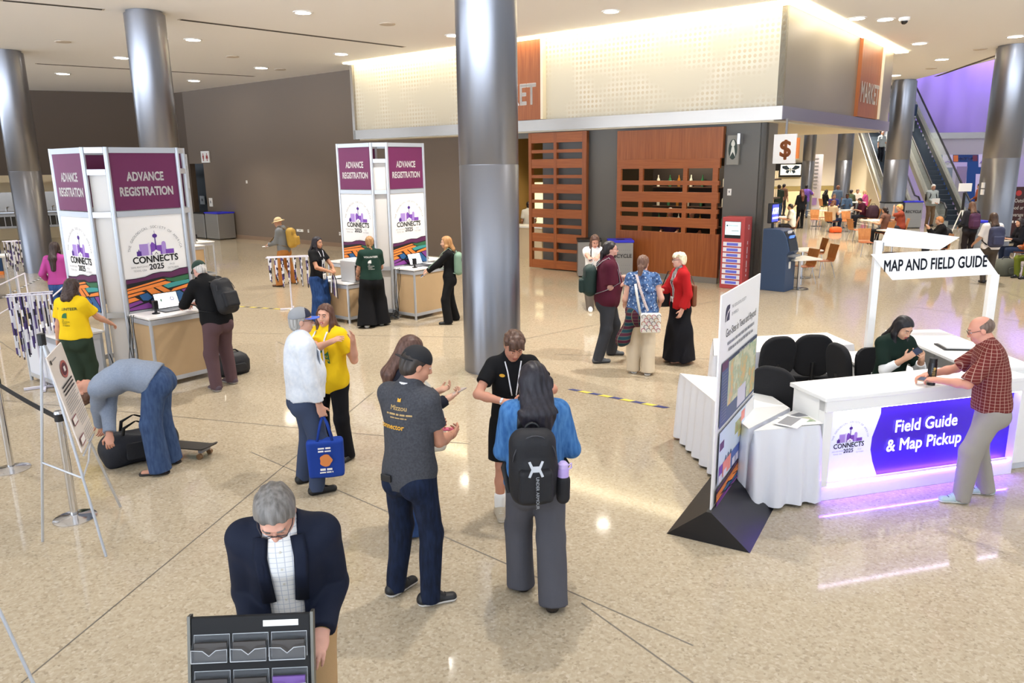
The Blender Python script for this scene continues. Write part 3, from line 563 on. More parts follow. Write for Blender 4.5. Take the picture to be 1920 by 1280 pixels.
A.poly(cv[:1]+[(Lc-.05, .16), (Lc-.05, .855)]+cv[:0:-1], M_vio); gsa_logo(A, .33, .52, .32)
lw = mat('backlit_letter', 'ffffff', .5, emit=.35); A.text('Field Guide', 1.17, .565, .165, lw, bold=.02, sx=.93); A.text('& Map Pickup', 1.17, .385, .165, lw, bold=.02, sx=.93); A.build('print', t)
# lower wing on the right end, and the desk and back counters of the booth
t = thing('counter_wing', 'lower white wing of the reception counter beyond the plaid-shirt man', 'counter', C0+d*(Lc+.03)+np.array([0, 0, 0]), rzC)
MB().bx(0, 1.6, .05, .36, .08, .78).build('body', M_white, t); MB().bx(0, 1.62, .0, .40, .78, .82).build('top', M_white, t, bevel=.005); MB().bx(0, 1.6, .09, .32, 0, .08).build('plinth', mat('plinth_white', 'd8dbe4', .4), t)
def skirt_table(poly, z, label, seed):
    """folding table under a pleated white skirt; poly is the top outline on the floor plan, counter-clockwise"""
    c = np.mean(poly, 0); poly = [np.array(p)+(c-np.array(p))*.06 for p in poly]; t = thing('skirted_table', label, 'table', (c[0], c[1], 0)); q = [np.array(p[:2])-c[:2] for p in poly]
    MB().prism([tuple(p) for p in q], (0, 0, z-.03), t=.03).build('tabletop', M_white, t)
    mb = MB(); pts = []
    for i in range(len(q)):
        a, b = q[i], q[(i+1) % len(q)]; l = np.linalg.norm(b-a); e = (b-a)/l; nn = np.array([e[1], -e[0]]); m = max(2, int(l/.022))
        for k in range(m): pts.append((a+e*l*k/m, nn, l*k/m))
    N_ = len(pts); rr = np.random.default_rng(seed); vs = []; fs = []
    zs = [z-.005, z-.05, z-.14, z-.35, z-.55, .03]; am = [.002, .006, .016, .022, .028, .034]; ph = np.cumsum(rr.uniform(.35, 1.05, N_))
    for zz, a in zip(zs, am):
        for (p, nn, _), f in zip(pts, ph): vs.append((p[0]+nn[0]*(a*math.sin(f)+a*.8+.004), p[1]+nn[1]*(a*math.sin(f)+a*.8+.004), zz))
    for r_ in range(len(zs)-1):
        for k in range(N_): fs.append((r_*N_+k, (r_+1)*N_+k, (r_+1)*N_+(k+1) % N_, r_*N_+(k+1) % N_))
    mb.add(vs, fs); mb.build('skirt', mat('satin_white', 'e6e7ee', .35, bump=.15, bscale=14), t, smooth=True)
    each('leg', M_grey, t, *[MB().cyl((p[0]*.85, p[1]*.85, 0), (p[0]*.85, p[1]*.85, z-.03), .015) for p in q]); return t
q = lambda *px: [F(x, y, .75) for x, y in px]
skirt_table(q((1269, 697), (1405, 808), (1487, 766), (1404, 712)), .75, 'long skirted table behind the tall poster board', 11)
a = q((1408, 809), (1540, 797), (1519, 758), (1489, 767)); skirt_table(a, .75, 'short skirted table with leaflets between poster board and counter', 12)
skirt_table(q((1330, 668), (1610, 645), (1556, 622), (1330, 634)), .75, 'long skirted table at the back of the booth behind the black chairs', 13)
for i, (x, y, a, m_, lb) in enumerate((((1496), 783, .3, M_white, 'white leaflet under the map leaflet on the short skirted table'), (1502, 790, -.1, mapmat('leaflet_map', ['a9bf7c', 'd9d2b4', '8fae8a', 'c9a184'], 9), 'leaflet with a green map picture on the short skirted table'), (1484, 792, .6, M_white, 'fanned white leaflet at the rim of the short skirted table'))):
    P = F(x, y, .753); t = thing('leaflet', lb, 'leaflet', P+Z*.004*i, a+rzC); MB().box((0, 0, .002), (.30, .21, .004)).build('page', M_pw, t); MB().box((.0, .02, .0047), (.24, .12, .0012)).build('picture', m_ if i == 1 else M_grey, t)
# booth inside: white desk, back counter with papers
def boothbox(P, rz, l, dp, h, lb, parts): 
    t = thing('booth_desk', lb, 'desk', P, rz); MB().bx(-.02, l+.02, -.02, dp+.02, h-.03, h).build('top', M_white, t, bevel=.004); MB().bx(0, .03, 0, dp, 0, h-.03).build('side_panel', M_white, t); MB().bx(l-.03, l, 0, dp, 0, h-.03).build('side_panel', M_white, t); MB().bx(0, l, dp-.03, dp, 0, h-.03).build('back_panel', M_white, t)
    if parts:
        MB().bx(.05, .45, .02, dp-.05, .08, h-.08).build('cabinet', mat('cabinet_grey', 'd6d7da', .4), t); MB().bx(.1, .2, -.012, .02, h-.2, h-.17).build('handle', M_chrome, t); MB().bx(.5, l-.05, .02, .04, h-.22, h-.09).build('drawer', mat('cabinet_grey', 'd6d7da'), t)
    return t
boothbox((3.93, 8.82, 0), -math.pi/2, 1.0, .50, .75, 'low white desk beside the seated booth staff member', True)
boothbox((4.53, 8.86, 0), -math.pi/2, 1.7, .62, 1.0, 'white back counter of the booth with papers on it', False)
P = np.array([4.86, 7.95, 1.003]); t = thing('paper_tray', 'stack of white forms on a dark clipboard on the back counter', 'papers', P, rzC-.4); MB().box((0, 0, .006), (.40, .28, .012)).build('clipboard', M_black, t); MB().box((0, 0, .018), (.34, .24, .012)).build('form', M_white, t)
# sign on two posts
SP = F(1630, 655, .75); SQ = F(1848, 655, .75); d2 = SQ-SP; d2[2] = 0; Ls = np.linalg.norm(d2); d2 /= Ls; rzS = math.atan2(d2[1], d2[0])
t = thing('sign_frame', 'white two-post sign frame lettered MAP AND FIELD GUIDE over the booth', 'sign', (SP[0], SP[1], 0), rzS)
zq = lambda x, y: PL(x, y, SP, np.cross(d2, Z))
def loc2(x, y): p = zq(x, y)-np.array([SP[0], SP[1], 0]); return (p @ d2, p[2])
po = MB(); po.bx(-.04, .04, 0, .08, 0, loc2(1650, 452)[1]); po.build('post', M_white, t, bevel=.004); MB().bx(Ls-.05, Ls+.05, 0, .08, 0, loc2(1850, 515)[1]).build('post', M_white, t, bevel=.004)
pl = [loc2(*p) for p in ((1671, 524), (1868, 513), (1834, 465), (1631, 476))]
MB().prism(pl, (0, -.02, 0), (1, 0, 0), (0, 0, 1), .02).build('front_plate', M_white, t)
A = Art((0, -.04, 0), (1, 0, 0), (0, 0, 1), .003); c = np.mean(pl, 0); A.text('MAP AND FIELD GUIDE', c[0]+.0, c[1]-.055, .19, mat('navy_ink', '131a2c', .5), bold=.022, sx=.60, rot=.045); A.build('lettering', t)
pb = [loc2(*p) for p in ((1657, 462), (1770, 470), (1808, 446), (1672, 428))]
bp = MB(); bp.prism([(p[0], p[1]) for p in pb], (0, .12, 0), (1, 0, .0), (0, 0, 1), .02); bp.build('back_plate', M_white, t); MB().bx(.02, .06, .02, .13, loc2(1650, 452)[1]-.12, loc2(1650, 452)[1]-.02).build('bracket', M_grey, t)
# office chairs in the booth
M_fab = mat('black_fabric', '121216', .9, bump=.3, bscale=250)
def office_chair(P, rz, label, h=1.0):
    t = thing('office_chair', label, 'chair', P, rz, None)
    mb = MB(); 
    for i in range(5):
        a = i*1.2566; mb.tube([(0, 0, .10), (.28*math.cos(a), .28*math.sin(a), .07)], .02)
    mb.build('base', M_black, t); each('caster', M_black, t, *[MB().ball((.29*math.cos(i*1.2566), .29*math.sin(i*1.2566), .03), .03) for i in range(5)], smooth=True); MB().cyl((0, 0, .1), (0, 0, .45), .028).build('column', M_black, t)
    MB().prism(rrect(.50, .48, .12, 6), (0, 0, .45), t=.08).build('seat', M_fab, t, bevel=.03, seg=3, smooth=True)
    MB().prism(rrect(.46, .52, .18, 7), (0, -.25, .80), (1, 0, 0), (0, -.12, .99), .07).build('backrest', M_fab, t, bevel=.03, seg=3, smooth=True)
    MB().tube([(0, -.1, .46), (0, -.31, .5), (0, -.31, .72)], .025).build('back_bar', M_black, t); MB().tube([(.2, .05, .44), (.3, .05, .42)], .012).build('lever', M_black, t); return t
for (x, y), z, rz, lb in (((1455, 662), .84, .25, 'black office chair of the booth pair, closer to the poster board'), ((1523, 658), .84, -.1, 'black office chair of the booth pair, closer to the white desk'), ((1578, 692), .76, -1.45, 'black office chair seen edge-on by the low white desk'), ((1452, 742), .74, -.75, 'black office chair half hidden behind the long skirted table')):
    P = F(x, y, z); office_chair((P[0]-.25*math.sin(rz), P[1]+.25*math.cos(rz), 0), rz, lb)
P = F(1455, 765); t = thing('cardboard_box', 'flattened open brown cardboard box under the booth tables', 'box', F(1425, 742), .4); MB().bx(-.3, .3, -.2, .2, 0, .02).build('bottom', mat('cardboard', 'b58a5a', .8), t); mb = MB(); mb.bx(-.3, .3, .19, .2, .02, .2); mb.bx(-.3, -.29, -.2, .2, .02, .2); mb.bx(-.3, .3, -.2, -.19, .02, .13); mb.build('wall', MATS['cardboard'], t); MB().box((.38, 0, .15), (.2, .38, .01), np.array([[.8, 0, -.6], [0, 1, 0], [.6, 0, .8]])).build('flap', MATS['cardboard'], t)
t = thing('drink_bottle', 'tall black bottle with yellow lettering on the reception counter top', 'bottle', F(1745, 721, 1.0), 0); MB().lathe([(.036, 0), (.037, .02), (.037, .20), (.032, .215), (.032, .25), (.001, .25)], n=20).build('body', mat('bottle_black', '15151a', .3), t, smooth='auto'); MB().lathe([(.034, .205), (.034, .25), (.001, .252)], n=20).build('cap', M_black, t)
mb = MB()
for i in range(6): mb.box((-.006, -.0375, .05+.018*i), (.028-.003*(i % 2), .002, .007))
mb.cyl((0, -.036, .16), (0, -.0385, .16), .012); mb.build('lettering', mat('gold', 'cfae6a'), t)
# ================================================================ fixtures along the market front
def fp(x, y, v=LV): return PL(x, y, UV(0, v), W)
def wallthing(nm, label, cat, P, rz=None): return thing(nm, label, cat, P, rzU if rz is None else rz)
# phone-charging kiosk
M_kr = mat('kiosk_red', 'b8474a', .45); M_scr = mat('kiosk_screen', 'bfe0e6', .3, emit=.8); M_kw = mat('kiosk_white', 'e9e6f2', .5); M_kb = mat('kiosk_blue', '5a5fc0', .5, emit=.25)
t = thing('charging_kiosk', 'red locker kiosk with a pale screen against the grey market wall', 'kiosk', F(1352, 538), rzU)
MB().bx(0, .56, -.12, .35, 0, 1.72).build('cabinet', M_kr, t, bevel=.015)
A = Art((0, -.12, 0), (1, 0, 0), (0, 0, 1), .003); A.rect(.07, 1.22, .47, 1.62, M_black); A.rect(.08, 1.30, .46, 1.61, M_scr); A.poly([(.13+.02*math.cos(q), 1.52+.02*math.sin(q)) for q in np.linspace(0, 6.28, 10)[:-1]], M_ink); A.line(.16, 1.52, .40, 1.52, .012, M_grey); A.line(.24, 1.40, .42, 1.40, .016, M_grey)
for i in range(8):
    z = 1.13-.132*i; A.rect(.05, z-.10, .50, z, M_kw); A.rect(.14, z-.085, .42, z-.02, M_kb)
A.build('screen_and_lockers', t)
A = Art((.56, 0, 0), (0, 1, 0), (0, 0, 1), .003); [A.rect(.08, .3+.11*i, .12, .3+.11*i+.05+.03*(i % 3), M_kw) for i in range(8)]; A.poly([(.13+.05*math.cos(q), 1.48+.06*math.sin(q)) for q in np.linspace(0, 6.28, 14)[:-1]], M_kw); A.poly([(.13+.035*math.cos(q), 1.48+.045*math.sin(q)) for q in np.linspace(0, 6.28, 14)[:-1]], M_kr); A.build('side_lettering', t)
# cash machine
M_an = mat('atm_blue', '2f4668', .45); M_ad = mat('atm_dark', '14161c', .35)
PA = F(1424, 543); PB_ = F(1472, 548); d = PB_-PA; d /= np.linalg.norm(d); lA = .56
t = thing('cash_machine', 'dark blue cash machine with a lit ATM topper standing off the wall corner', 'cash machine', PA, math.atan2(d[1], d[0]))
prof = [(0, 0), (.60, 0), (.60, .85), (.66, .95), (.58, 1.25), (.48, 1.42), (.40, 1.46), (0, 1.46)]
MB().prism(prof, (0, .0, 0), (1, 0, 0), (0, 0, 1), -.56).build('cabinet', M_an, t, bevel=.012)
MB().prism([(.575, .9), (.665, .96), (.60, 1.22), (.50, 1.41), (.47, 1.40)], (0, .05, 0), (1, 0, 0), (0, 0, 1), -.46).build('fascia', M_ad, t)
MB().box((.665, .28, .84), (.16, .4, .05)).build('keypad_shelf', mat('atm_grey', '7b7f86', .4), t, bevel=.01)
R_ = np.array([[.94, 0, -.34], [0, 1, 0], [.34, 0, .94]]).T
MB().box((.575, .28, 1.24), (.02, .26, .14), R_).build('screen', mat('atm_screen', '3f6fd0', .3, emit=1.), t); MB().box((.53, .28, 1.385), (.03, .2, .06), R_).build('card_sticker', M_white, t); MB().box((.61, .2, .62), (.02, .08, .16)).build('receipt_slot', M_white, t)
MB().cyl((.1, .28, 1.45), (.1, .28, 1.66), .03).build('topper_post', M_ad, t); tp = MB().bx(.05, .15, .06, .46, 1.58, 2.05).build('topper', M_ad, t, bevel=.02)
A = Art((.155, .06, 1.58), (0, 1, 0), (0, 0, 1), .003); A.rect(.03, .04, .37, .43, mat('atm_glow', '3a3fe0', .4, emit=2.)); A.text('ATM', .2, .22, .19, mat('glow_white', 'ffffff', .5, emit=2.5), bold=.03, sx=.85); A.bars(.2, .1, .28, .05, MATS['glow_white'], 3); A.build('topper_print', t)
# dollar sign, coffee roundel, switches
P = fp(1444, 261, MV); t = thing('dollar_sign', 'white hanging box sign with an orange dollar symbol by the market corner', 'sign', UV(6.25, MV+.15, 3.28), rzU); 
MB().bx(-.10, .42, -.06, .0, -.33, .33).build('box', M_white, t, bevel=.006); MB().bx(.42, .47, -.04, .05, -.22, .24).build('edge', S_or, t)
A = Art((0, -.06, 0), (1, 0, 0), (0, 0, 1), .003); A.text('$', .18, -.17, .52, mat('dollar_orange', 'c0703a', .5), bold=.03); A.build('symbol', t); MB().box((.16, 0, .5), (.04, .04, .36)).build('hanger', M_grey, t)
P = fp(1379, 280); t = thing('coffee_roundel', 'small blade sign with a pale round coffee emblem on the grey wall', 'sign', P-W*.06, rzU); MB().bx(-.17, .13, -.05, .02, -.36, .33).build('blade', mat('blade_grey', '8d8b84', .5), t); MB().bx(.14, .2, -.2, .02, .12, .36).build('bracket', M_chrome, t)
A = Art((0, -.05, 0), (1, 0, 0), (0, 0, 1), .003); pal = mat('emblem_pale', 'd9dcd4', .5); A.poly([(-.02+.11*math.cos(q), .0+.24*math.sin(q)) for q in np.linspace(0, 6.28, 20)[:-1]], mat('emblem_green', '2d3b34', .5)); A.poly([(-.02+.05*math.cos(q), .13+.07*math.sin(q)) for q in np.linspace(0, 6.28, 14)[:-1]], pal); A.poly([(-.09, -.18), (-.05, .06), (.01, .06), (.05, -.18), (-.02, -.06)], pal); A.poly([(-.06, .19), (-.02, .23), (.02, .19)], pal); A.build('emblem', t)
for (x, y), lb, v, s in (((1368, 360), 'white control plate on the grey wall above the red kiosk', LV, (.1, .16)), ((396, 379), 'white notice plate on the brown wall over the bin', BV, (.26, .38)), ((463, 341), 'small white plate high on the brown wall', BV, (.09, .12)), ((380, 375), 'grey plate on the navy restroom wall', BV+1.1, (.4, .4)), ((563, 432), 'row of white outlets low on the brown wall', BV, (.42, .10)), ((579, 433), 'single white outlet low on the brown wall', BV, (.08, .12)), ((638, 438), 'white outlet low on the brown wall by the tower', BV, (.09, .13))):
    P = fp(x, y, v); t = thing('wall_plate', lb, 'wall plate', P, rzU)
    MB().box((0, -.012, 0), (s[0], .024, s[1])).build('plate', M_white, t); MB().box((0, -.026, .01), (s[0]*.3, .004, s[1]*.3)).build('switch', M_grey, t)
P = fp(386, 294, BV-.02); t = thing('restroom_sign', 'white restroom sign with two red figures high on the brown wall', 'sign', P, rzU); MB().box((0, -.02, 0), (.66, .04, .50)).build('plate', M_white, t)
A = Art((0, -.04, 0), (1, 0, 0), (0, 0, 1), .003); red = mat('figure_red', '9a2f2c', .5)
for sx in (-.15, .15):
    A.poly([(sx+.035*math.cos(q), .12+.035*math.sin(q)) for q in np.linspace(0, 6.28, 12)[:-1]], red); A.poly([(sx-.06, .07), (sx+.06, .07), (sx+(.1 if sx > 0 else .05), -.08), (sx+.03, -.08), (sx+.03, -.18), (sx-.03, -.18), (sx-.03, -.08), (sx-(.1 if sx > 0 else .05), -.08)], red)
A.build('figures', t)
M_bl = mat('recycle_lid', '2a2fd0', .45)
def bin_(P, rz, label, word=None, w=.6, d=.6, h=1.0, lid=M_bl, two=False):
    t = thing('recycling_bin', label, 'bin', P, rz)
    st = mat('bin_steel', 'a3a3a2', .35, .7); MB().bx(-w/2, w/2, -d/2, d/2, .04, h-.04).build('body', st, t, bevel=.006); MB().bx(-w/2+.03, w/2-.03, -d/2+.03, d/2-.03, 0, .05).build('plinth', M_black, t)
    l = MB().bx(-w/2-.02, w/2+.02, -d/2-.02, d/2+.02, h-.04, h+.02); l.build('lid', lid, t, bevel=.01); MB().lathe([(.12, h+.021), (.10, h+.021), (.1, h+.028), (.12, h+.028)], n=20).build('opening', M_black, t)
    A = Art((0, -d/2, 0), (1, 0, 0), (0, 0, 1), .003)
    for i in range(9):
        for j in range(7):
            if not .45 < j/7+.06 < .75: A.rect(-.2*w/.6+.05*i*w/.6, .18+.10*j, -.2*w/.6+.05*i*w/.6+.016, .20+.10*j, M_grey)
    if word: A.text(word, 0, h*.58, .13*w/.6, M_ink, bold=.01)
    A.build('perforation_pattern', t); return t
P = F(1168, 520)-W*.18; bin_((P[0], P[1], 0), AX-.95, 'steel recycling bin with blue lid behind the man in the maroon polo', 'RECYCLE', .62, .62, 1.02)
P2 = P+U*.95-W*.05; bin_((P2[0], P2[1], 0), AX-.95, 'dark-lidded steel bin beside the blue-lidded one at the bar front', None, .62, .62, 1.0, M_black)
P = fp(415, 440, BV-.5); bin_((P[0], P[1], 0), rzU, 'steel bin with blue lid against the brown back wall', None, 1.0, .8, 1.15); P = P+U*1.1; bin_((P[0], P[1], 0), rzU, 'dark-lidded steel bin below the restroom opening', None, 1.0, .8, 1.12, M_black)
# drinking fountains in the recess of the far wall
for (x, y), lb in (((18, 428), 'wall drinking fountain with steel spout nearer the frame edge'), ((100, 408), 'wall drinking fountain half hidden by the metal column'), ((60, 418), 'wall drinking fountain behind the metal column')):
    P = PL(x, y, CW-LN*1.3, LN); rz = math.atan2(-LD[1], -LD[0]); t = thing('drinking_fountain', lb, 'fountain', (P[0], P[1], 0), rz)
    MB().bx(-.5, .5, -.03, .0, .5, 2.1).build('back_panel', M_steelband, t); MB().bx(-.36, .36, -.42, -.03, 1.15, 1.28).build('basin', M_chrome, t, bevel=.03); MB().tube([(0, -.1, 1.28), (.02, -.12, 1.42), (.08, -.2, 1.46)], .02).build('spout', M_chrome, t)
    mb = MB(); [mb.bx(-.34+.24*i, -.14+.24*i, -.045, -.03, .6, 1.02) for i in range(3)]; mb.build('grille', mat('grille_dark', '4a4438', .5), t)
# bar interior: shelf, bottles, two staff shapes are people below
t = thing('back_bar', 'dark bar shelving with bottles seen through the orange slats', 'shelf', UV(9.2, LV+2.4), rzU); MB().bx(-1.6, 1.7, 0, .4, 0, 2.9).build('carcass', mat('bar_dark', '231a14', .6), t); each('shelf', mat('bar_shelf', '4a3122', .5), t, *[MB().bx(-1.5, 1.6, -.2, .0, z, z+.03) for z in (1.2, 1.75, 2.3)])
r = np.random.default_rng(9)
for z in (1.23, 1.78, 2.33):
    for i in range(9):
        x = -1.35+.33*i+r.uniform(-.05, .05); c = ['bottle_green', 'bottle_amber', 'bottle_clear'][(i+int(z*10)) % 3]
        o = MB().lathe([(.045, 0), (.045, .2), (.016, .26), (.016, .33), (.001, .33)], n=10).build('liquor_bottle', mat(c, {'bottle_green': '2e5a3a', 'bottle_amber': '8a5a22', 'bottle_clear': 'c9c4b4'}[c], .15), smooth='auto', loc=tuple(UV(9.2, LV+2.4)-(-U)*0+(-U)*x-W*.1+Z*z))
        tag(o, 'small bottle on the shelving behind the orange slats', 'bottle', 'bottles on the bar shelving')
t = thing('market_counter', 'pale service counter inside the market entry', 'counter', UV(15.3, LV+1.6), rzU); MB().bx(-.6, 1.0, 0, .7, 0, 1.0).build('front', mat('counter_cream', 'd9c7a8', .5), t); MB().bx(-.65, 1.05, -.05, .75, 1.0, 1.05).build('top', M_white, t); MB().bx(-.6, 1.0, 1.8, 2.0, 1.0, 2.4).build('lit_cabinet', mat('cabinet_lit', 'e9dcae', .5, emit=.8), t)

# ================================================================ beyond the market: café, escalators, atrium
FY = 52.5
struct(MB().bx(16.5, 25.0, FY, FY+.3, 0, CEIL).build('wall_cafe_back', M_cream)); struct(MB().bx(17.0, 17.1, 27, FY, 0, .001).build('trim_6', M_cream))
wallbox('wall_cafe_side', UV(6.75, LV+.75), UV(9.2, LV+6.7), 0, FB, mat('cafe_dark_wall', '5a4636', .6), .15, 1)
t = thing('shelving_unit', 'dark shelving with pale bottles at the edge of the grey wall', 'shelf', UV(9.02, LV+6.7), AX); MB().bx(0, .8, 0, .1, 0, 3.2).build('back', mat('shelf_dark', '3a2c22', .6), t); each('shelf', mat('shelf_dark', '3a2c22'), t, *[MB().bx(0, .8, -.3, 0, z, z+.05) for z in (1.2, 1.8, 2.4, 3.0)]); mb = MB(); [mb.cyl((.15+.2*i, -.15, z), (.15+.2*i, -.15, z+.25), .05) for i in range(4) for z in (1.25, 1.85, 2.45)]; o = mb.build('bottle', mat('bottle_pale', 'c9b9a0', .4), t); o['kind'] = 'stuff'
# wall screen with a butterfly picture
def onback(x, y, yy=FY): d = ray(x, y); return d*(yy/d[1])+np.array([0, 0, CH])
a, b = onback(1453, 332), onback(1503, 305); t = thing('wall_screen', 'black-framed wall screen showing a blue butterfly on the café back wall', 'screen', (a[0], FY-.02, a[2]), 0); w, h = b[0]-a[0], b[2]-a[2]
MB().bx(0, w, -.12, 0, 0, h).build('frame', M_black, t); A = Art((0, -.12, 0), (1, 0, 0), (0, 0, 1), .005); A.rect(.17*w, .14*h, .96*w, .88*h, mat('screen_cream', 'efe9da', .5, emit=.9)); bw = mat('butterfly_blue', '33485e', .5); c = .565*w
for s in (-1, 1):
    A.poly([(c+s*.02*w, .55*h), (c+s*.16*w, .82*h), (c+s*.34*w, .78*h), (c+s*.33*w, .62*h), (c+s*.18*w, .5*h)], bw); A.poly([(c+s*.02*w, .5*h), (c+s*.16*w, .5*h), (c+s*.2*w, .32*h), (c+s*.1*w, .24*h)], bw)
A.rect(c-.015*w, .3*h, c+.015*w, .66*h, M_ink); A.build('picture', t)
a = onback(1502, 405, 48.); t = thing('banner_stand', 'tall pale roll-up banner beside the café column', 'banner', (a[0]+.5, 48, 0), 0); MB().bx(-.62, .62, -.02, .02, .1, 3.4).build('banner', mat('banner_pale', 'ddd6de', .6), t); MB().bx(-.62, .62, -.15, .15, 0, .1).build('base', M_alu, t); A = Art((0, -.02, 0), (1, 0, 0), (0, 0, 1), .005)
for i in range(9): A.rect(-.35, 3.1-.22*i, .35, 3.16-.22*i, M_grey)
A.rect(-.45, .3, .4, .75, P_lt); A.build('print', t)
t = thing('wall_ledge', 'olive bench ledge along the café back wall under the screen', 'bench', (17.6, FY-1.0, 0), 0); MB().bx(0, 4.5, 0, .95, 0, 1.1).build('front', M_beige, t); MB().bx(0, 4.5, -.05, .95, 1.1, 1.35).build('top', mat('ledge_olive', '8a7a4a', .6), t)
# escalators
EA = math.radians(78); EH = np.array([math.cos(EA), math.sin(EA), 0]); ES = np.cross(EH, Z); tanE = math.tan(math.radians(30))
M_step = mat('escalator_step', '3a4450', .5, .3); M_glass = mat('balustrade_glass', 'cfdad6', .08, alpha=.28); M_rub = mat('handrail_rubber', '0f1014', .4); M_truss = mat('truss_steel', 'a7a79e', .28, .8)
def escalator(P, label, panel=False, n=34):
    t = thing('escalator', label, 'escalator', P, EA-math.pi/2); w = .52
    for i in range(n):
        y = .4+.385*i; z = .0+.222*(i+1); o = MB().bx(-w, w, y, y+.42, z-.24, z).build('step', M_step, t)
    L = .385*n; H = .222*n
    for s in (-1, 1):
        x = s*(w+.12)
        pr = [(-1.0, .0), (0.2, .0), (L, H-.05), (L, H+.28), (0.1, .32), (-1.0, .30)]
        MB().prism(pr, (x-.11, 0, 0), (0, 1, 0), (0, 0, 1), .22).build('truss', M_truss, t)
        gl = [(-.8, .30), (.1, .32), (L, H+.28), (L, H+1.05), (.2, 1.12), (-.5, 1.0), (-.85, .75)]
        MB().prism(gl, (x-.008, 0, 0), (0, 1, 0), (0, 0, 1), .016).build('balustrade_panel', M_glass, t)
        hp = [(x, -.7, .34), (x, -.95, .55), (x, -.95, .85), (x, -.6, 1.06), (x, .1, 1.12), (x, L, H+1.12)]
        MB().tube(hp, .045, 8).build('handrail', M_rub, t)
    MB().bx(-w-.1, w+.1, -1.6, .4, 0, .03).build('landing_plate', M_truss, t)
    if panel: MB().prism([(.4, 0), (L, 0), (L, H-.1), (.4, .05)], (-w-.25, 0, 0), (0, 1, 0), (0, 0, 1), .02).build('side_cladding', M_cream, t)
    return t
PE = F(1786, 424); escalator(PE, 'up escalator with dark steps and glass sides beside the exhibit hall wall'); PE2 = F(1688, 405); escalator(PE2, 'second escalator behind the metal column, set farther back than the other', True, 25)
# atrium wall: violet drape over a steel band, white wall and exhibit hall graphic below
AY = 53.0
struct(MB().bx(20, 60, AY, AY+.3, 0, 4.5).build('wall_atrium', mat('atrium_wall', 'd9d2dc', .6))); struct(MB().bx(20, 60, AY-.25, AY, 4.35, 4.75).build('trim_7', M_steelband))
struct(MB().bx(20, 60, AY+.3, AY+.5, 4.5, 13).build('wall_atrium_upper', mat('atrium_upper', 'b9aed0', .8)))
t = thing('atrium_drape', 'huge violet-lit fabric drape hung in soft folds on the atrium wall', 'drape', (20, AY-.1, 4.75), 0)
nx, nz = 200, 12; vs = []; fs = []
for j in range(nz+1):
    for i in range(nx+1):
        x = 34*i/nx; z = 8.2*j/nz; vs.append((x, -.22*math.sin(x*1.1+.35*z*math.sin(x*.4))-.08*math.sin(x*3.7-.2*z), z))
for j in range(nz):
    for i in range(nx): k = j*(nx+1)+i; fs.append((k, k+1, k+nx+2, k+nx+1))
MB().add(vs, fs).build('fabric', mat('drape_fabric', 'a394b4', .85), t, smooth=True); MB().cyl((0, .05, 8.2), (34, .05, 8.2), .05).build('hanging_bar', M_grey, t)
for x in (27, 32, 37):
    spot((x, AY-1.8, 11.8), 3600, 1.5, (.36, .22, 1.0), .1, tgt=(x, AY, 7.5))
t = thing('exhibit_graphic', 'blue EXHIBIT HALL entrance graphic around a doorway in the atrium wall', 'sign', (0, AY-.02, 0), 0)
A = Art((0, -.01, 0), (1, 0, 0), (0, 0, 1), .01); g = lambda x, y: (lambda p: (p[0], p[2]))(onback(x, y, AY))
def G(px, m): A.poly([g(*p) for p in px][::-1] if False else [g(*p) for p in px], m)
eb = mat('exhibit_blue', '1f5487', .5)
G(((1750, 398), (1850, 398), (1850, 290), (1750, 290)), eb); G(((1782, 398), (1808, 398), (1813, 304), (1786, 304)), mat('doorway_pale', 'dcd4dc', .6)); G(((1767, 314), (1786, 314), (1786, 290), (1767, 290)), M_pw); G(((1834, 313), (1849, 313), (1850, 289), (1834, 289)), M_pw); G(((1826, 398), (1842, 398), (1846, 326), (1829, 326)), M_pw); G(((1786, 303), (1833, 303), (1833, 290), (1786, 290)), mat('exhibit_deep', '1b4675', .5))
c = g(1810, 300); A.text('EXHIBIT HALL', c[0], c[1], .26, M_pw, bold=.02, sx=.9); G(((1787, 303), (1796, 303), (1796, 291), (1787, 291)), S_or); G(((1823, 302), (1832, 302), (1832, 291), (1823, 291)), mat('fossil_wine', '7a3b45', .5))
for px in (1776, 1842): c = g(px, 305); gsa_logo(A, c[0], c[1], .48, False)
A.build('print', t)
c = g(1797, 398); MB().bx(c[0]-.5, c[0]+.2, -.06, 0, 0, c[1]*0+2.5).build('door_leaf', mat('door_grey', 'a89ba4', .5), t)
# recycling stations out in the café
P = F(1704, 427); bin_(P, -.1, 'steel recycling station with blue lid in front of the café column', 'RECYCLE', .76, .6, 1.18)
P2 = F(1704, 427)-np.array([.86, -.09, 0]); bin_(P2, -.1, 'dark-lidded steel bin joined to the recycling station by the café column', None, .76, .6, 1.15, M_black)
P = F(1822, 485); bin_(P, .25, 'slim steel bin with blue lid beside the woman with the navy backpack', None, .62, .5, 1.15)
# column fittings
for x, y, lb in ((1846, 344, 'upper white box on the side of the big café column'), (1846, 356, 'lower white box on the side of the big café column')):
    P = F(1905, 85, CEIL)+np.array([-.53, -.1, 0]); z = 3-(y-297)/1412*25; tag(MB().box((0, 0, 0), (.05, .12, .17)).build('wall_box', M_white, loc=(P[0], P[1], z)), lb, 'wall box')
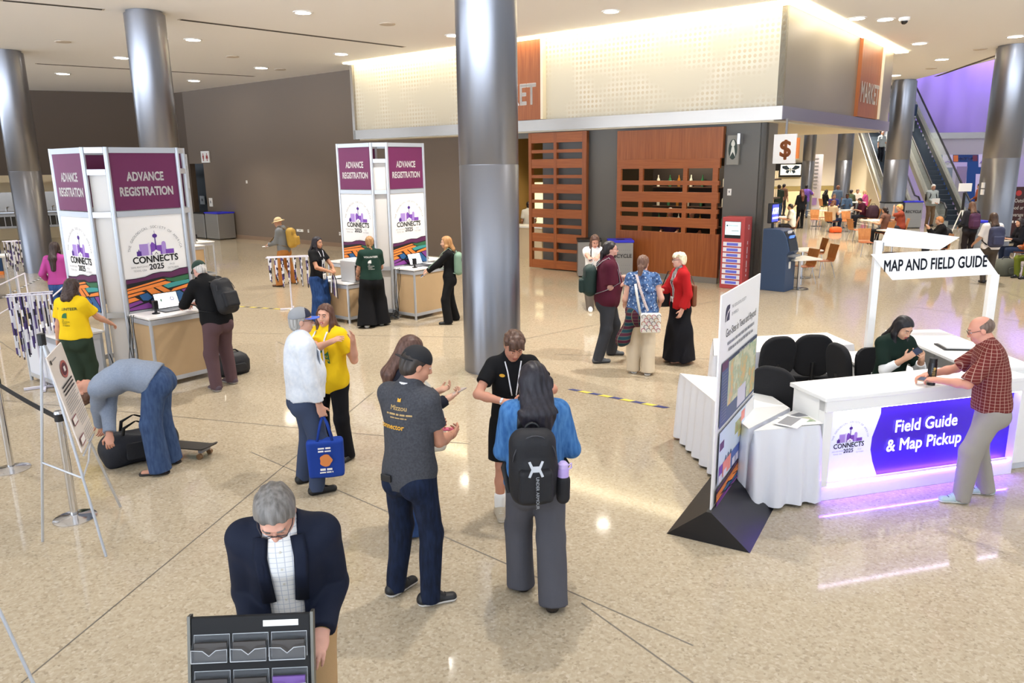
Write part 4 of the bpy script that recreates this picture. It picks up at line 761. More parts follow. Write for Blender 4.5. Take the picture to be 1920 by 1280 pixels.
# black sandwich sign
t = thing('menu_sign', 'tall dark red sign lettered No Outside Food or Beverage by the café column', 'sign', F(1897, 455), -.15); MB().bx(-.42, .42, -.02, .02, .05, 2.0).build('panel', mat('sign_wine', '3a1416', .5), t); MB().bx(-.45, .45, -.2, .2, 0, .05).build('base', M_black, t)
A = Art((0, -.02, 0), (1, 0, 0), (0, 0, 1), .004); [A.text(s_, 0, z, .19, M_pw, bold=.02, sx=.7) for s_, z in (('No Outside', 1.45), ('Food or', 1.2), ('Beverage', .95))]; A.bars(0, .72, .5, .1, M_pw, 2); A.poly([(.1*math.cos(q), 1.78+.1*math.sin(q)) for q in np.linspace(0, 6.28, 14)[:-1]], mat('sign_red', 'b03030', .5)); A.build('lettering', t)
# tripod with a white box on it
P = F(1798, 448); t = thing('camera_tripod', 'white-legged tripod carrying a pale box in front of the escalator', 'tripod', P); each('leg', M_white, t, *[MB().cyl((.35*math.cos(a), .35*math.sin(a), 0), (0, 0, 1.2), .022) for a in (.3, 2.4, 4.5)]); MB().cyl((0, 0, 1.1), (0, 0, 1.75), .05).build('head', M_black, t); MB().box((0, 0, 1.95), (.46, .08, .3)).build('box', M_white, t)
# café tables and chairs
W_ch = wood('chair_ply', 'b0703a', 'c98a50', 'z', .4); W_tt = mat('table_white', 'efeae0', .35)
def cafe_table(P, label, rz=0., s=.74):
    t = thing('cafe_table', label, 'table', P, rz); MB().prism(rrect(s, s, .03), (0, 0, .72), t=.03).build('tabletop', W_tt, t); MB().cyl((0, 0, .02), (0, 0, .72), .035).build('pedestal', M_chrome, t); MB().lathe([(.24, 0), (.24, .012), (.05, .03), (.001, .03)], n=24).build('base', mat('table_base', '55585c', .3, .8), t); return t
CH0 = []
def cafe_chair(P, rz, label):
    if CH0:
        c = dup(CH0[0], label, P, rz); return c
    t = thing('cafe_chair', label, 'chair', P, rz, 'café chairs'); CH0.append(t)
    def sheet(pts, w0, w1, th, nm):
        k = len(pts); vs = []; fs = []
        for i, (y, z) in enumerate(pts):
            w = w0+(w1-w0)*i/(k-1); a = pts[min(i+1, k-1)]; b = pts[max(i-1, 0)]; d = np.array([a[0]-b[0], a[1]-b[1]]); d /= np.linalg.norm(d); n_ = np.array([-d[1], d[0]])*th
            vs += [(-w, y, z), (w, y, z), (w, y+n_[0], z+n_[1]), (-w, y+n_[0], z+n_[1])]
        for i in range(k-1):
            for j in range(4): fs.append((4*i+j, 4*i+(j+1) % 4, 4*i+4+(j+1) % 4, 4*i+4+j))
        fs += [(3, 2, 1, 0), tuple(4*(k-1)+j for j in range(4))]
        return MB().add(vs, fs).build(nm, W_ch if nm == 'backrest' else mat('chair_seat', 'a8603a', .4), t)
    sheet([(.22, .455), (.18, .445), (-.16, .435), (-.20, .45)], .20, .19, .014, 'seat'); sheet([(-.20, .45), (-.225, .50), (-.24, .62), (-.27, .74), (-.30, .86)], .17, .20, .014, 'backrest')
    for sx in (-1, 1): 
        MB().cyl((sx*.13, .14, .44), (sx*.20, .21, 0), .011).build('leg', M_chrome, t); MB().cyl((sx*.13, -.14, .44), (sx*.20, -.24, 0), .011).build('leg', M_chrome, t)
    return t
for x, y, rz, lb in ((1496, 541, 0.2, 'white café table nearest the cash machine'), (1502, 520, .2, 'white café table behind the cash machine, second from it'), (1575, 427, .1, 'white café table of the big group with papers on it'), (1594, 423, .1, 'white café table joined to the big group, by the boy in the maroon polo'), (1604, 404, 0, 'white café table of the three people by the far columns'), (1634, 449, .2, 'white café table in front of the woman with long brown hair'), (1671, 474, .25, 'white café table peeking out above the white sign plate'), (1733, 482, .1, 'white café table under the hands of the ginger-haired man'), (1872, 497, .2, 'white café table of the woman in black with a coffee'), (1530, 424, 0, 'white café table by the empty brown chairs'), (1461, 440, .2, 'white café table of the man in the white tee')):
    cafe_table(F(x, y), lb, rz)
for x, y, rz, lb in ((1504, 531, 1.9, 'empty café chair closest to the cash machine'), (1541, 519, 1.75, 'empty café chair standing out alone past the cash machine'), (1524, 503, 1.6, 'empty café chair at the second table behind the cash machine'), (1480, 447, 1.3, 'café chair under the man in the white tee'), (1622, 480, 3.0, 'empty café chair in the aisle with its orange back to the view'), (1588, 434, 3.1, 'empty café chair with orange back at the big group table'), (1558, 434, -1.0, 'café chair under the woman in the tan top'), (1541, 425, 1.5, 'empty dark-backed café chair by the banner'), (1528, 430, 3.0, 'second empty café chair by the banner'), (1615, 426, 1.6, 'café chair under the boy in the maroon polo'), (1560, 414, 3.0, 'café chair under the grey-haired man in plaid'), (1585, 413, 2.8, 'café chair under the man in denim'), (1619, 402, .9, 'café chair under the person in pink'), (1592, 401, -.7, 'café chair under the person in the olive shirt'), (1545, 400, -1.4, 'café chair under the woman with black hair by the banner'), (1655, 459, .5, 'café chair under the woman with long brown hair'), (1683, 452, 1.3, 'café chair under the curly blond person'), (1757, 492, 1.35, 'café chair under the ginger-haired man'), (1904, 500, 1.5, 'café chair under the woman in black with a coffee'), (1603, 452, -1.4, 'empty café chair side-on behind the aisle chair'), (1633, 427, 1.6, 'café chair holding a dark backpack by the column')):
    cafe_chair(F(x, y), rz, lb)
for x, y, z, lb, c in ((1576, 427, .755, 'open white papers on the big group table', M_white), (1634, 449, .755, 'white papers on the table of the woman with long brown hair', M_white)):
    t = thing('sheet_of_paper', lb, 'papers', F(x, y)+Z*z, .4); MB().box((0, 0, .01), (.42, .3, .02)).build('page', c, t)
for x, y, lb in ((1571, 426, 'white cup on the big group table'), (1596, 423, 'white cup by the boy in the maroon polo'), (1873, 497, 'dark coffee cup with pale sleeve on the table of the woman in black'), (1736, 482, 'blue cup in front of the ginger-haired man')):
    t = thing('paper_cup', lb, 'cup', F(x, y)+Z*.752); c = 'cup_blue' if 'blue' in lb else ('cup_dark' if 'dark' in lb else 'cup_white'); MB().lathe([(.03, 0), (.042, .12), (.001, .12)], n=14).build('cup', mat(c, {'cup_blue': '4a6ad0', 'cup_dark': '2f3430', 'cup_white': 'efece6'}[c], .5), t, smooth='auto'); MB().lathe([(.044, .115), (.044, .13), (.001, .135)], n=14).build('lid', M_white, t)
def bag(P, rz, sz, m, label, nm='backpack', sag=.8):
    t = thing(nm, label, 'bag', P, rz); w, d, h = sz
    b = MB(); pr = []
    for k, s in ((0, .92), (.15, 1), (.6, 1.0), (.85, .85*sag+.15), (1, .55)): pr.append((s, k))
    vs = []; fs = []; n = 20
    for s, k in pr:
        for x, y in rrect(w*s, d*s, min(w, d)*s*.35, 5)[:n]: vs.append((x, y, h*k))
    n = len(rrect(1, 1, .2, 5)); vs = []
    for s, k in pr:
        for x, y in rrect(w*s, d*s, min(w, d)*s*.35, 5): vs.append((x+.04*k*k*h, y, h*k))
    for i in range(len(pr)-1):
        for j in range(n): fs.append((i*n+j, i*n+(j+1) % n, (i+1)*n+(j+1) % n, (i+1)*n+j))
    fs += [tuple(range(n-1, -1, -1)), tuple((len(pr)-1)*n+j for j in range(n))]
    b.add(vs, fs).build('body', m, t, smooth=True); MB().tube([(-w*.25, 0, h*.9), (-w*.15, 0, h*1.12), (w*.15, 0, h*1.12), (w*.3, 0, h*.9)], .012).build('handle', M_black, t); MB().prism(rrect(w*.6, h*.4, .05, 4), (0, -d*.5, h*.35), (1, 0, 0), (0, 0, 1), .04).build('pocket', m, t, bevel=.012)
    return t
M_bp = mat('nylon_black', '15151a', .7, bump=.2, bscale=90); bag(F(1633, 427)+Z*.46, 0, (.5, .4, .55), mat('nylon_wine', '3a1a2a', .7), 'dark backpack slumped on a chair by the column')
bag(F(1566, 436), 0, (.5, .3, .25), mat('nylon_orange', 'e0591f', .6), 'orange bag on the floor beneath the big group table', 'shoulder_bag'); bag(F(1882, 515), .4, (.75, .5, .42), mat('nylon_grey', '55584f', .8), 'grey-green backpack lying on the floor by the woman in the green skirt')
bag(F(1770, 448), 0, (.5, .35, .4), M_bp, 'black bag on the floor by the tripod')

# ================================================================ queue furniture on the near floor
def post_(P, label, h=1.0):
    t = thing('stanchion', label, 'stanchion', P); MB().lathe([(.175, 0), (.175, .008), (.12, .022), (.05, .03), (.03, .04)], n=32).build('base', M_chrome, t, smooth='auto'); MB().lathe([(.032, .02), (.032, h-.1), (.038, h-.1), (.038, h-.01), (.03, h)], n=20).build('pole', M_chrome, t, smooth='auto'); MB().lathe([(.0385, h-.09), (.0395, h-.085), (.0395, h-.03), (.0385, h-.025)], n=20).build('belt_head', M_black, t); return t
S1 = F(141, 971); S2 = F(22, 880); post_(S1, 'chrome belt stanchion standing under the easel sign'); post_(S2, 'chrome belt stanchion at the other end of the black belt')
zb = .93; dd = S2-S1; tag(MB().tube([S1+dd*s+Z*(zb-.012*math.sin(math.pi*s)) for s in np.linspace(.03, 1.8, 12)], .002, 6, flat=(np.array([0, 0, 1.]), .027)).build('queue_belt', mat('belt_black', '17171a', .7)), 'black belt stretched between the two chrome stanchions', 'belt')
# easel with the printed board
L1, L2, L3 = F(80, 1015), F(199, 1043), F(226, 950); top = (L1+L2)/2*.0
e = (L3-L2); e[2] = 0; ew = np.linalg.norm(e); e /= ew; bk = np.array([-e[1], e[0], 0]); 
if bk @ (L1-L2) < 0: bk = -bk
ctr = (L2+L3)/2; apex = ctr*.42+L1*.58+Z*1.72
t = thing('easel', 'thin silver tripod easel holding the printed notice board', 'easel', (ctr[0], ctr[1], 0)); o = np.array([ctr[0], ctr[1], 0])
for p in (L1, L2, L3): MB().tube([p-o, (p*.45+apex*.55)-o, apex-o], .011, 8).build('leg', M_alu, t)
q = lambda a, s: a+(apex-a)*s-o
MB().tube([q(L1, .40), q(L2, .36)], .008).build('brace', M_alu, t); MB().tube([q(L2, .36), (q(L2, .36)+q(L3, .36))/2+Z*.03, q(L3, .42)], .008).build('brace', M_alu, t)
MB().tube([q(L2, .46)-bk*.05, q(L3, .46)-bk*.05], .008).build('shelf_peg', M_alu, t); MB().cyl(apex-o-Z*.06, apex-o+Z*.03, .03).build('head', M_black, t)
bo = ctr+(apex-ctr)*.48; up = (apex-ctr); up /= np.linalg.norm(up); nb = np.cross(e, up); bo = bo-bk*.05
t = thing('notice_board', 'white printed notice board with a dark red oval, resting on the easel', 'sign', bo, 0); bw_, bh = .58, .80
MB().prism([(-bw_/2, 0), (bw_/2, 0), (bw_/2, bh), (-bw_/2, bh)], -nb*.004*np.sign(nb @ -bk), e, up, .010).build('board', mat('board_white', 'e6ddd6', .5), t)
sgn = 1 if nb @ bk < 0 else -1
A = Art(np.zeros(3), e if sgn > 0 else -e, up, .012); A.poly([(.06+.12*math.cos(q_), .62+.07*math.sin(q_)) for q_ in np.linspace(0, 6.28, 22)[:-1]], mat('oval_rose', 'b5605a', .5)); A.poly([(.06+.10*math.cos(q_), .62+.05*math.sin(q_)) for q_ in np.linspace(0, 6.28, 22)[:-1]], mat('oval_wine', '5a1f33', .5)); A.rect(.04, .60, .10, .64, M_pw)
A.rect(-.26, .73, -.23, .765, M_ink); A.line(-.21, .75, -.06, .75, .008, M_grey)
for i in range(3): A.line(-.2, .52-.03*i, .2, .52-.03*i, .014, M_ink)
for i in range(7): A.line(-.24, .43-.02*i, .22-.05*(i % 3), .43-.02*i, .006, M_grey)
for y0 in (.27, .10):
    A.rect(-.26, y0-.06, -.10, y0+.01, mat('frame_wine', '8a4a55', .5)); A.rect(-.25, y0-.05, -.11, y0, M_pw)
    for i in range(7): A.line(-.06, y0+.015-.021*i, .25-.04*(i % 2), y0+.015-.021*i, .005, M_grey)
A.build('print', t)
P = F(66, 1288); t = thing('display_stand', 'thin silver stand leg cut by the bottom corner of the view', 'stand', P); MB().tube([(0, 0, 0), (-.55, .25, 1.3)], .010).build('leg', M_alu, t); MB().box((-.55, .25, 1.32), (.5, .02, .4)).build('board', M_white, t)
# lanyard racks
M_rack = mat('rack_white', 'e6e4f2', .35, .2); LM = [mat('lanyard_white', 'e8e8f0', .6), mat('lanyard_black', '22202c', .6), mat('lanyard_violet', '4b3a78', .6)]
def rack(P, rz, h, w, n, label, ll=.72, seed=0):
    t = thing('lanyard_rack', label, 'rack', P, rz); MB().cyl((0, 0, 0), (0, 0, h), .018).build('post', M_rack, t); m = MB(); m.box((0, 0, .02), (.5, .05, .03)); m.box((0, 0, .02), (.05, .5, .03)); m.build('foot', M_rack, t)
    for y in (-.1, .1): MB().tube([(-w/2, y, h), (w/2, y, h)], .011).build('bar', M_rack, t)
    MB().tube([(0, -.1, h), (0, .1, h)], .011).build('cross_bar', M_rack, t)
    r = np.random.default_rng(seed); R3 = np.array([[math.cos(rz), -math.sin(rz), 0], [math.sin(rz), math.cos(rz), 0], [0, 0, 1]])
    for i in range(n):
        x = -w/2+w*(i//2+.5)/(n/2); y = (-.1, .1)[i % 2]; l = ll*r.uniform(.75, 1.1); mb = MB(); s = .03
        for sd in (-1, 1):
            k = 9; prev = None
            for j in range(k):
                z0 = h-.005-l*j/k; z1 = h-.005-l*(j+1)/k; mb.cur = int(r.choice([0, 0, 1, 2])); a0 = s*sd*(1-abs(j/k-.0)*.8); a1 = s*sd*(1-(j+1)/k*.8); dy = .02*math.sin(i+j*.6)
                mb.add([(x-.011+a0*.3, y+a0+dy*j/k, z0), (x+.011+a0*.3, y+a0+dy*j/k, z0), (x+.011+a1*.3, y+a1+dy*(j+1)/k, z1), (x-.011+a1*.3, y+a1+dy*(j+1)/k, z1)], [(0, 1, 2, 3)])
        mb.cur = 1; mb.cyl((x, y, h-l-.03), (x, y, h-l+.005), .008, n=6)
        o = mb.build('lanyard', LM, None); o.location = tuple(P); o.rotation_euler = (0, 0, rz); tag(o, 'patterned lanyard hanging on the '+label.replace('white ', ''), 'lanyard', 'lanyards on the '+label)
    return t
rack(F(84, 727), .5, 1.35, .55, 16, 'white rack in front of the volunteer in yellow', .85, 1); rack(F(42, 577), .9, 1.5, .3, 12, 'white rack by the far metal column', .6, 2)
rack(F(548, 580), .2, 1.15, .9, 14, 'white rack in front of the hiker in the bucket hat', .6, 3)
for (x0, y0), (x1, y1), h, lb in (((0, 655), (62, 610), 1.05, 'violet-white rail reaching from the frame edge to the lanyard rack'), ((98, 690), (135, 640), 1.0, 'violet-white gate frame behind the volunteer in yellow')):
    A_, B_ = F(x0, y0), F(x1, y1); t = thing('queue_rail', lb, 'rail', (A_[0], A_[1], 0)); d_ = B_-A_; MB().tube([d_*0, Z*h, Z*h+d_, d_], .014).build('frame', M_rack, t); MB().tube([Z*h*.55, Z*h*.55+d_], .01).build('bar', M_rack, t)
mb = MB(); r = np.random.default_rng(12)
# striped tape lines on the floor
def tape(p, q, c1, c2, label, seg=.16, w=.035):
    A_, B_ = F(*p), F(*q); d_ = B_-A_; L_ = np.linalg.norm(d_); d_ /= L_; n_ = np.cross(Z, d_)*w; mb = MB(); k = int(L_/seg)
    for i in range(k):
        mb.cur = i % 2; a, b = A_+d_*i*seg, A_+d_*(i+1)*seg; sk = d_*.05; mb.add([a+n_+sk+Z*.004, a-n_+Z*.004, b-n_+Z*.004, b+n_+sk+Z*.004], [(0, 1, 2, 3)])
    return tag(mb.build('floor_tape', [c1, c2]), label, 'floor tape')
ty = mat('tape_yellow', 'e0c94a', .5); tb = mat('tape_blue', '26306e', .5); tk = mat('tape_black', '1c1c22', .5)
tape((424, 573), (596, 584), ty, tk, 'yellow and black striped tape on the floor by the registration towers'); tape((1066, 729), (1262, 767), tb, ty, 'blue and yellow striped tape on the floor leading to the skirted tables'); tape((0, 560), (108, 505), tk, M_white, 'black and white striped tape on the floor past the far column')
# narrow table at the frame edge with a navy panel behind
t = thing('side_table', 'narrow white counter at the frame edge beside the lanyard rack', 'table', F(-28, 560), .9); MB().bx(-.9, .7, -.3, .3, .98, 1.02).build('top', M_white, t); each('leg', M_alu, t, *[MB().cyl((x, y, 0), (x, y, .98), .022) for x in (-.85, .65) for y in (-.25, .25)])
t = thing('navy_panel', 'navy display panel cut by the frame edge near the fountains', 'panel', F(-10, 515), .3); MB().bx(-.8, .25, -.03, .03, .1, 1.9).build('panel', mat('panel_navy', '1f3f66', .5), t); MB().bx(-.8, .25, -.04, .04, 0, .1).build('foot', S_or, t)
# display rack of clear pockets closest to the view
# ================================================================ people: one smooth surface per body, grown from a posed skeleton
def smin(a, b, k):
    h = np.clip(.5+.5*(b-a)/k, 0, 1); return b+(a-b)*h-k*h*(1-h)
def nrm(v): v = np.asarray(v, float); return v/(np.linalg.norm(v)+1e-9)
class Cap:
    def __init__(s, a, b, ra, rb=None, e=None, f=1., k=.03, cut=()):
        s.a, s.b = np.asarray(a, float), np.asarray(b, float); s.ra = ra; s.rb = ra if rb is None else rb; s.e = None if e is None else nrm(e); s.f = f; s.k = k; s.cut = list(cut); s.op = 1
    def grow(s, d, d2=None): c = Cap(s.a, s.b, s.ra+d, s.rb+(d if d2 is None else d2), s.e, s.f, s.k, s.cut); return c
    def bbox(s):
        r = max(s.ra, s.rb)*max(1, s.f); return np.minimum(s.a, s.b)-r, np.maximum(s.a, s.b)+r
    def d(s, x, y, z):
        b = s.b-s.a; bb = b @ b+1e-12; px, py, pz = x-s.a[0], y-s.a[1], z-s.a[2]
        t = np.clip((px*b[0]+py*b[1]+pz*b[2])/bb, 0, 1); dx, dy, dz = px-t*b[0], py-t*b[1], pz-t*b[2]; q = dx*dx+dy*dy+dz*dz
        if s.e is not None: c = dx*s.e[0]+dy*s.e[1]+dz*s.e[2]; q = np.maximum(q-c*c+(c/s.f)**2, 0)
        r = np.sqrt(q)-(s.ra+(s.rb-s.ra)*t)
        for p, n in s.cut: r = np.maximum(r, (x-p[0])*n[0]+(y-p[1])*n[1]+(z-p[2])*n[2])
        return r
class Ell:
    def __init__(s, c, r, R=None, k=.03, op=1, cut=()):
        s.c = np.asarray(c, float); s.r = np.asarray(r, float); s.R = np.eye(3) if R is None else R; s.k = k; s.op = op; s.cut = list(cut)
    def grow(s, d, d2=None): return Ell(s.c, s.r+d, s.R, s.k, s.op, s.cut)
    def bbox(s): h = np.abs(s.R) @ s.r; return s.c-h, s.c+h
    def d(s, x, y, z):
        p = (x-s.c[0], y-s.c[1], z-s.c[2]); q = [s.R[0, i]*p[0]+s.R[1, i]*p[1]+s.R[2, i]*p[2] for i in range(3)]
        k0 = np.sqrt(sum((q[i]/s.r[i])**2 for i in range(3))); k1 = np.sqrt(sum((q[i]/s.r[i]**2)**2 for i in range(3)))+1e-9
        r = k0*(k0-1)/k1
        for p_, n in s.cut: r = np.maximum(r, (x-p_[0])*n[0]+(y-p_[1])*n[1]+(z-p_[2])*n[2])
        return r
class Box:
    def __init__(s, c, h, R=None, rr=.02, k=.02, op=1): s.c = np.asarray(c, float); s.h = np.asarray(h, float); s.R = np.eye(3) if R is None else R; s.rr = rr; s.k = k; s.op = op; s.cut = []
    def grow(s, d, d2=None): return Box(s.c, s.h+d, s.R, s.rr+d, s.k, s.op)
    def bbox(s): h = np.abs(s.R) @ s.h; return s.c-h, s.c+h
    def d(s, x, y, z):
        p = (x-s.c[0], y-s.c[1], z-s.c[2]); q = [np.abs(s.R[0, i]*p[0]+s.R[1, i]*p[1]+s.R[2, i]*p[2])-s.h[i]+s.rr for i in range(3)]
        return np.sqrt(sum(np.maximum(v, 0)**2 for v in q))+np.minimum(np.maximum(np.maximum(q[0], q[1]), q[2]), 0)-s.rr
def grid(prims, lo, hi, h, m=.07, noise=None, cuts=()):
    ax = [np.arange(lo[i], hi[i]+h, h, dtype=np.float32) for i in range(3)]
    f = np.full([len(a) for a in ax], .3, np.float32)
    for p in prims:
        a, b = p.bbox(); mm = m+p.k; sl = []
        for i in range(3): sl.append(slice(max(0, int(np.searchsorted(ax[i], a[i]-mm))), int(np.searchsorted(ax[i], b[i]+mm))))
        if any(s_.stop <= s_.start for s_ in sl): continue
        x, y, z = ax[0][sl[0]][:, None, None], ax[1][sl[1]][None, :, None], ax[2][sl[2]][None, None, :]
        d = p.d(x, y, z).astype(np.float32); g = f[sl[0], sl[1], sl[2]]
        f[sl[0], sl[1], sl[2]] = smin(g, d, p.k) if p.op > 0 else -smin(-g, d, p.k)
    X, Y, Z_ = ax[0][:, None, None], ax[1][None, :, None], ax[2][None, None, :]
    for p, n in cuts: f = np.maximum(f, (X-p[0])*n[0]+(Y-p[1])*n[1]+(Z_-p[2])*n[2])
    if noise is not None: f = f+noise(X, Y, Z_)
    return f, ax
def folds(amp, fr, seed):
    r = np.random.default_rng(seed); V = r.normal(size=(5, 3)); V[:, 2] *= .45; V /= np.linalg.norm(V, axis=1)[:, None]; ph = r.uniform(0, 6, 5); sc = r.uniform(.6, 1.5, 5)*fr
    def g(x, y, z):
        o = 0
        for i in range(5): o = o+np.sin(sc[i]*(V[i, 0]*x+V[i, 1]*y+V[i, 2]*z)+ph[i]+1.2*np.sin(fr*.5*(V[(i+1) % 5, 0]*x+V[(i+1) % 5, 1]*y+V[(i+1) % 5, 2]*z)))
        return amp*o/2.2
    return g
def nets(f, ax):
    """naive surface nets over a regular grid"""
    s = f < 0; nx, ny, nz = f.shape; c = np.zeros((nx-1, ny-1, nz-1), np.int8)
    for i in (0, 1):
        for j in (0, 1):
            for k in (0, 1): c += s[i:nx-1+i, j:ny-1+j, k:nz-1+k]
    act = (c > 0) & (c < 8); idx = np.argwhere(act)
    if len(idx) == 0: return np.zeros((0, 3)), np.zeros((0, 4), np.int32)
    I = -np.ones(act.shape, np.int32); I[act] = np.arange(len(idx)); acc = np.zeros((len(idx), 3)); cnt = np.zeros(len(idx))
    for a in range(3):
        o1, o2 = [k for k in range(3) if k != a]
        for u in (0, 1):
            for v in (0, 1):
                p = idx.copy(); p[:, o1] += u; p[:, o2] += v; q = p.copy(); q[:, a] += 1
                fp_, fq = f[p[:, 0], p[:, 1], p[:, 2]], f[q[:, 0], q[:, 1], q[:, 2]]; cr = (fp_ < 0) != (fq < 0)
                t = np.where(cr, fp_/(fp_-fq+1e-12), 0); w = p.astype(float); w[:, a] += t; acc[cr] += w[cr]; cnt[cr] += 1
    v = acc/cnt[:, None]; h = np.array([ax[i][1]-ax[i][0] for i in range(3)]); V = v*h+np.array([ax[i][0] for i in range(3)])
    Q = []
    for a in range(3):
        o1, o2 = (a+1) % 3, (a+2) % 3; s0 = np.take(s, range(0, s.shape[a]-1), a); s1 = np.take(s, range(1, s.shape[a]), a); e = np.argwhere(s0 != s1)
        e = e[(e[:, o1] > 0) & (e[:, o2] > 0) & (e[:, o1] < f.shape[o1]-1) & (e[:, o2] < f.shape[o2]-1)]
        if len(e) == 0: continue
        def at(d1, d2): q = e.copy(); q[:, o1] += d1; q[:, o2] += d2; return I[q[:, 0], q[:, 1], q[:, 2]]
        q = np.stack([at(-1, -1), at(0, -1), at(0, 0), at(-1, 0)], 1); fl = ~s[e[:, 0], e[:, 1], e[:, 2]]; q[fl] = q[fl][:, ::-1]; Q.append(q)
    Q = np.concatenate(Q) if Q else np.zeros((0, 4), np.int32); return V, Q[(Q >= 0).all(1)]
def meshobj(name, V, Q, mats, parent, mi=None):
    me = bpy.data.meshes.new(name); me.vertices.add(len(V)); me.vertices.foreach_set('co', np.ascontiguousarray(V, np.float32).ravel())
    me.loops.add(Q.size); me.loops.foreach_set('vertex_index', np.ascontiguousarray(Q, np.int32).ravel()); me.polygons.add(len(Q)); me.polygons.foreach_set('loop_start', np.arange(0, Q.size, 4, dtype=np.int32))
    me.polygons.foreach_set('use_smooth', np.ones(len(Q), bool))
    for m in (mats if isinstance(mats, (list, tuple)) else [mats]): me.materials.append(m)
    if mi is not None: me.polygons.foreach_set('material_index', mi.astype(np.int32))
    me.update(calc_edges=True); o = bpy.data.objects.new(name, me); COL.objects.link(o); o.parent = parent; return o
def sdfobj(name, prims, h, m, parent, noise=None, cuts=(), pad=.03, mi=None):
    bb = [p.bbox() for p in prims if p.op > 0]; lo = np.min([b[0] for b in bb], 0)-pad; hi = np.max([b[1] for b in bb], 0)+pad
    V, Q = nets(*grid(prims, lo, hi, h, noise=noise, cuts=cuts))
    if len(Q) == 0: return None
    return meshobj(name, V, Q, m, parent, mi(V[Q].mean(1)) if mi else None)
def field(prims, P):
    P = np.atleast_2d(P); f = np.full(len(P), .3)
    for p in prims: d = p.d(P[:, 0], P[:, 1], P[:, 2]); f = smin(f, d, p.k) if p.op > 0 else -smin(-f, d, p.k)
    return f
def onto(prims, P, dirn, off=.004, far=.45):
    """slide points along dirn until they meet the surface"""
    P = np.array(np.atleast_2d(P), float); d = nrm(dirn); P = P-d*far; t = np.zeros(len(P))
    for _ in range(60): t = np.minimum(t+np.maximum(field(prims, P+t[:, None]*d)-off, -.02)*.8, 2*far)
    return P+t[:, None]*d
def ik(A, T, l1, l2, pole):
    A, T = np.asarray(A, float), np.asarray(T, float); d = T-A; L = np.linalg.norm(d); L2 = min(L, (l1+l2)*.998); d = d/(L+1e-9); T = A+d*L2
    a = (l1*l1-l2*l2+L2*L2)/(2*L2); h = math.sqrt(max(l1*l1-a*a, 0)); p = np.asarray(pole, float); p = p-(p @ d)*d; return A+d*a+nrm(p)*h, T
def rotm(ax, a):
    ax = nrm(ax); K = np.array([[0, -ax[2], ax[1]], [ax[2], 0, -ax[0]], [-ax[1], ax[0], 0]]); return np.eye(3)+math.sin(a)*K+(1-math.cos(a))*(K @ K)
def skin_mat(c):
    nm = 'skin_'+c
    if nm in MATS: return MATS[nm]
    m = mat(nm, c, .55, spec=.35, var=.06, vscale=18, bump=.05, bscale=160); b = m.node_tree.nodes['Principled BSDF']; b.inputs['Subsurface Weight'].default_value = .08; b.inputs['Subsurface Radius'].default_value = (.02, .008, .005); return m
def cloth_mat(c, kind='plain', c2=None, c3=None, sc=1., rough=.85):
    nm = 'cloth_%s_%s_%s' % (kind, c, c2)
    if nm in MATS: return MATS[nm]
    m = mat(nm, c, rough, spec=.2, bump=.12, bscale=220, var=.08 if kind == 'plain' else 0, vscale=5); N, L, b = nodes(m); tc = N.new('ShaderNodeTexCoord')
    def mix(fac, A, B):
        x = N.new('ShaderNodeMix'); x.data_type = 'RGBA'; L.new(fac, x.inputs['Factor'])
        for s_, v in (('A', A), ('B', B)):
            if isinstance(v, str): x.inputs[s_].default_value = lin(v)
            else: L.new(v, x.inputs[s_])
        return x.outputs['Result']
    def ramp(sock, p0, p1):
        r = N.new('ShaderNodeMapRange'); L.new(sock, r.inputs['Value']); r.inputs['From Min'].default_value = p0; r.inputs['From Max'].default_value = p1; return r.outputs['Result']
    if kind in ('plaid', 'check'):
        sx = N.new('ShaderNodeSeparateXYZ'); L.new(tc.outputs['Object'], sx.inputs['Vector']); g = N.new('ShaderNodeTexGradient'); g.gradient_type = 'RADIAL'; L.new(tc.outputs['Object'], g.inputs['Vector'])
        def band(sock, n, lo, hi):       # stripes round the body and up it
            m_ = N.new('ShaderNodeMath'); m_.operation = 'MULTIPLY'; m_.inputs[1].default_value = n; L.new(sock, m_.inputs[0]); f_ = N.new('ShaderNodeMath'); f_.operation = 'PINGPONG'; f_.inputs[1].default_value = .5; L.new(m_.outputs[0], f_.inputs[0]); return ramp(f_.outputs[0], lo/2, hi/2)
        R_, Z_ = g.outputs['Fac'], sx.outputs['Z']
        if kind == 'check': x = mix(band(R_, 17*sc, .86, .93), c, c2); x = mix(band(Z_, 18*sc, .86, .93), x, c2)
        else: x = mix(band(R_, 7*sc, .45, .55), c, c2); x = mix(band(Z_, 8*sc, .55, .62), x, c2); x = mix(band(R_, 14*sc, .90, .95), x, c3 or c2); x = mix(band(Z_, 16*sc, .90, .95), x, c3 or c2)
        L.new(x, b.inputs['Base Color'])
    elif kind in ('floral', 'denim', 'heather', 'hair'):
        n = N.new('ShaderNodeTexNoise'); n.inputs['Scale'].default_value = {'floral': 26, 'denim': 40, 'heather': 70, 'hair': 14}[kind]*sc; n.inputs['Detail'].default_value = 4
        if kind in ('denim', 'hair'):
            mp = N.new('ShaderNodeMapping'); mp.inputs['Scale'].default_value = (1, 1, .25) if kind == 'denim' else (4, 4, .3); L.new(tc.outputs['Object'], mp.inputs['Vector']); L.new(mp.outputs['Vector'], n.inputs['Vector'])
        else: L.new(tc.outputs['Object'], n.inputs['Vector'])
        x = mix(ramp(n.outputs['Fac'], .35, .65), c, c2)
        if c3: v = N.new('ShaderNodeTexVoronoi'); v.inputs['Scale'].default_value = 30*sc; L.new(tc.outputs['Object'], v.inputs['Vector']); x = mix(ramp(v.outputs['Distance'], .32, .22), x, c3)
        L.new(x, b.inputs['Base Color'])
    return m
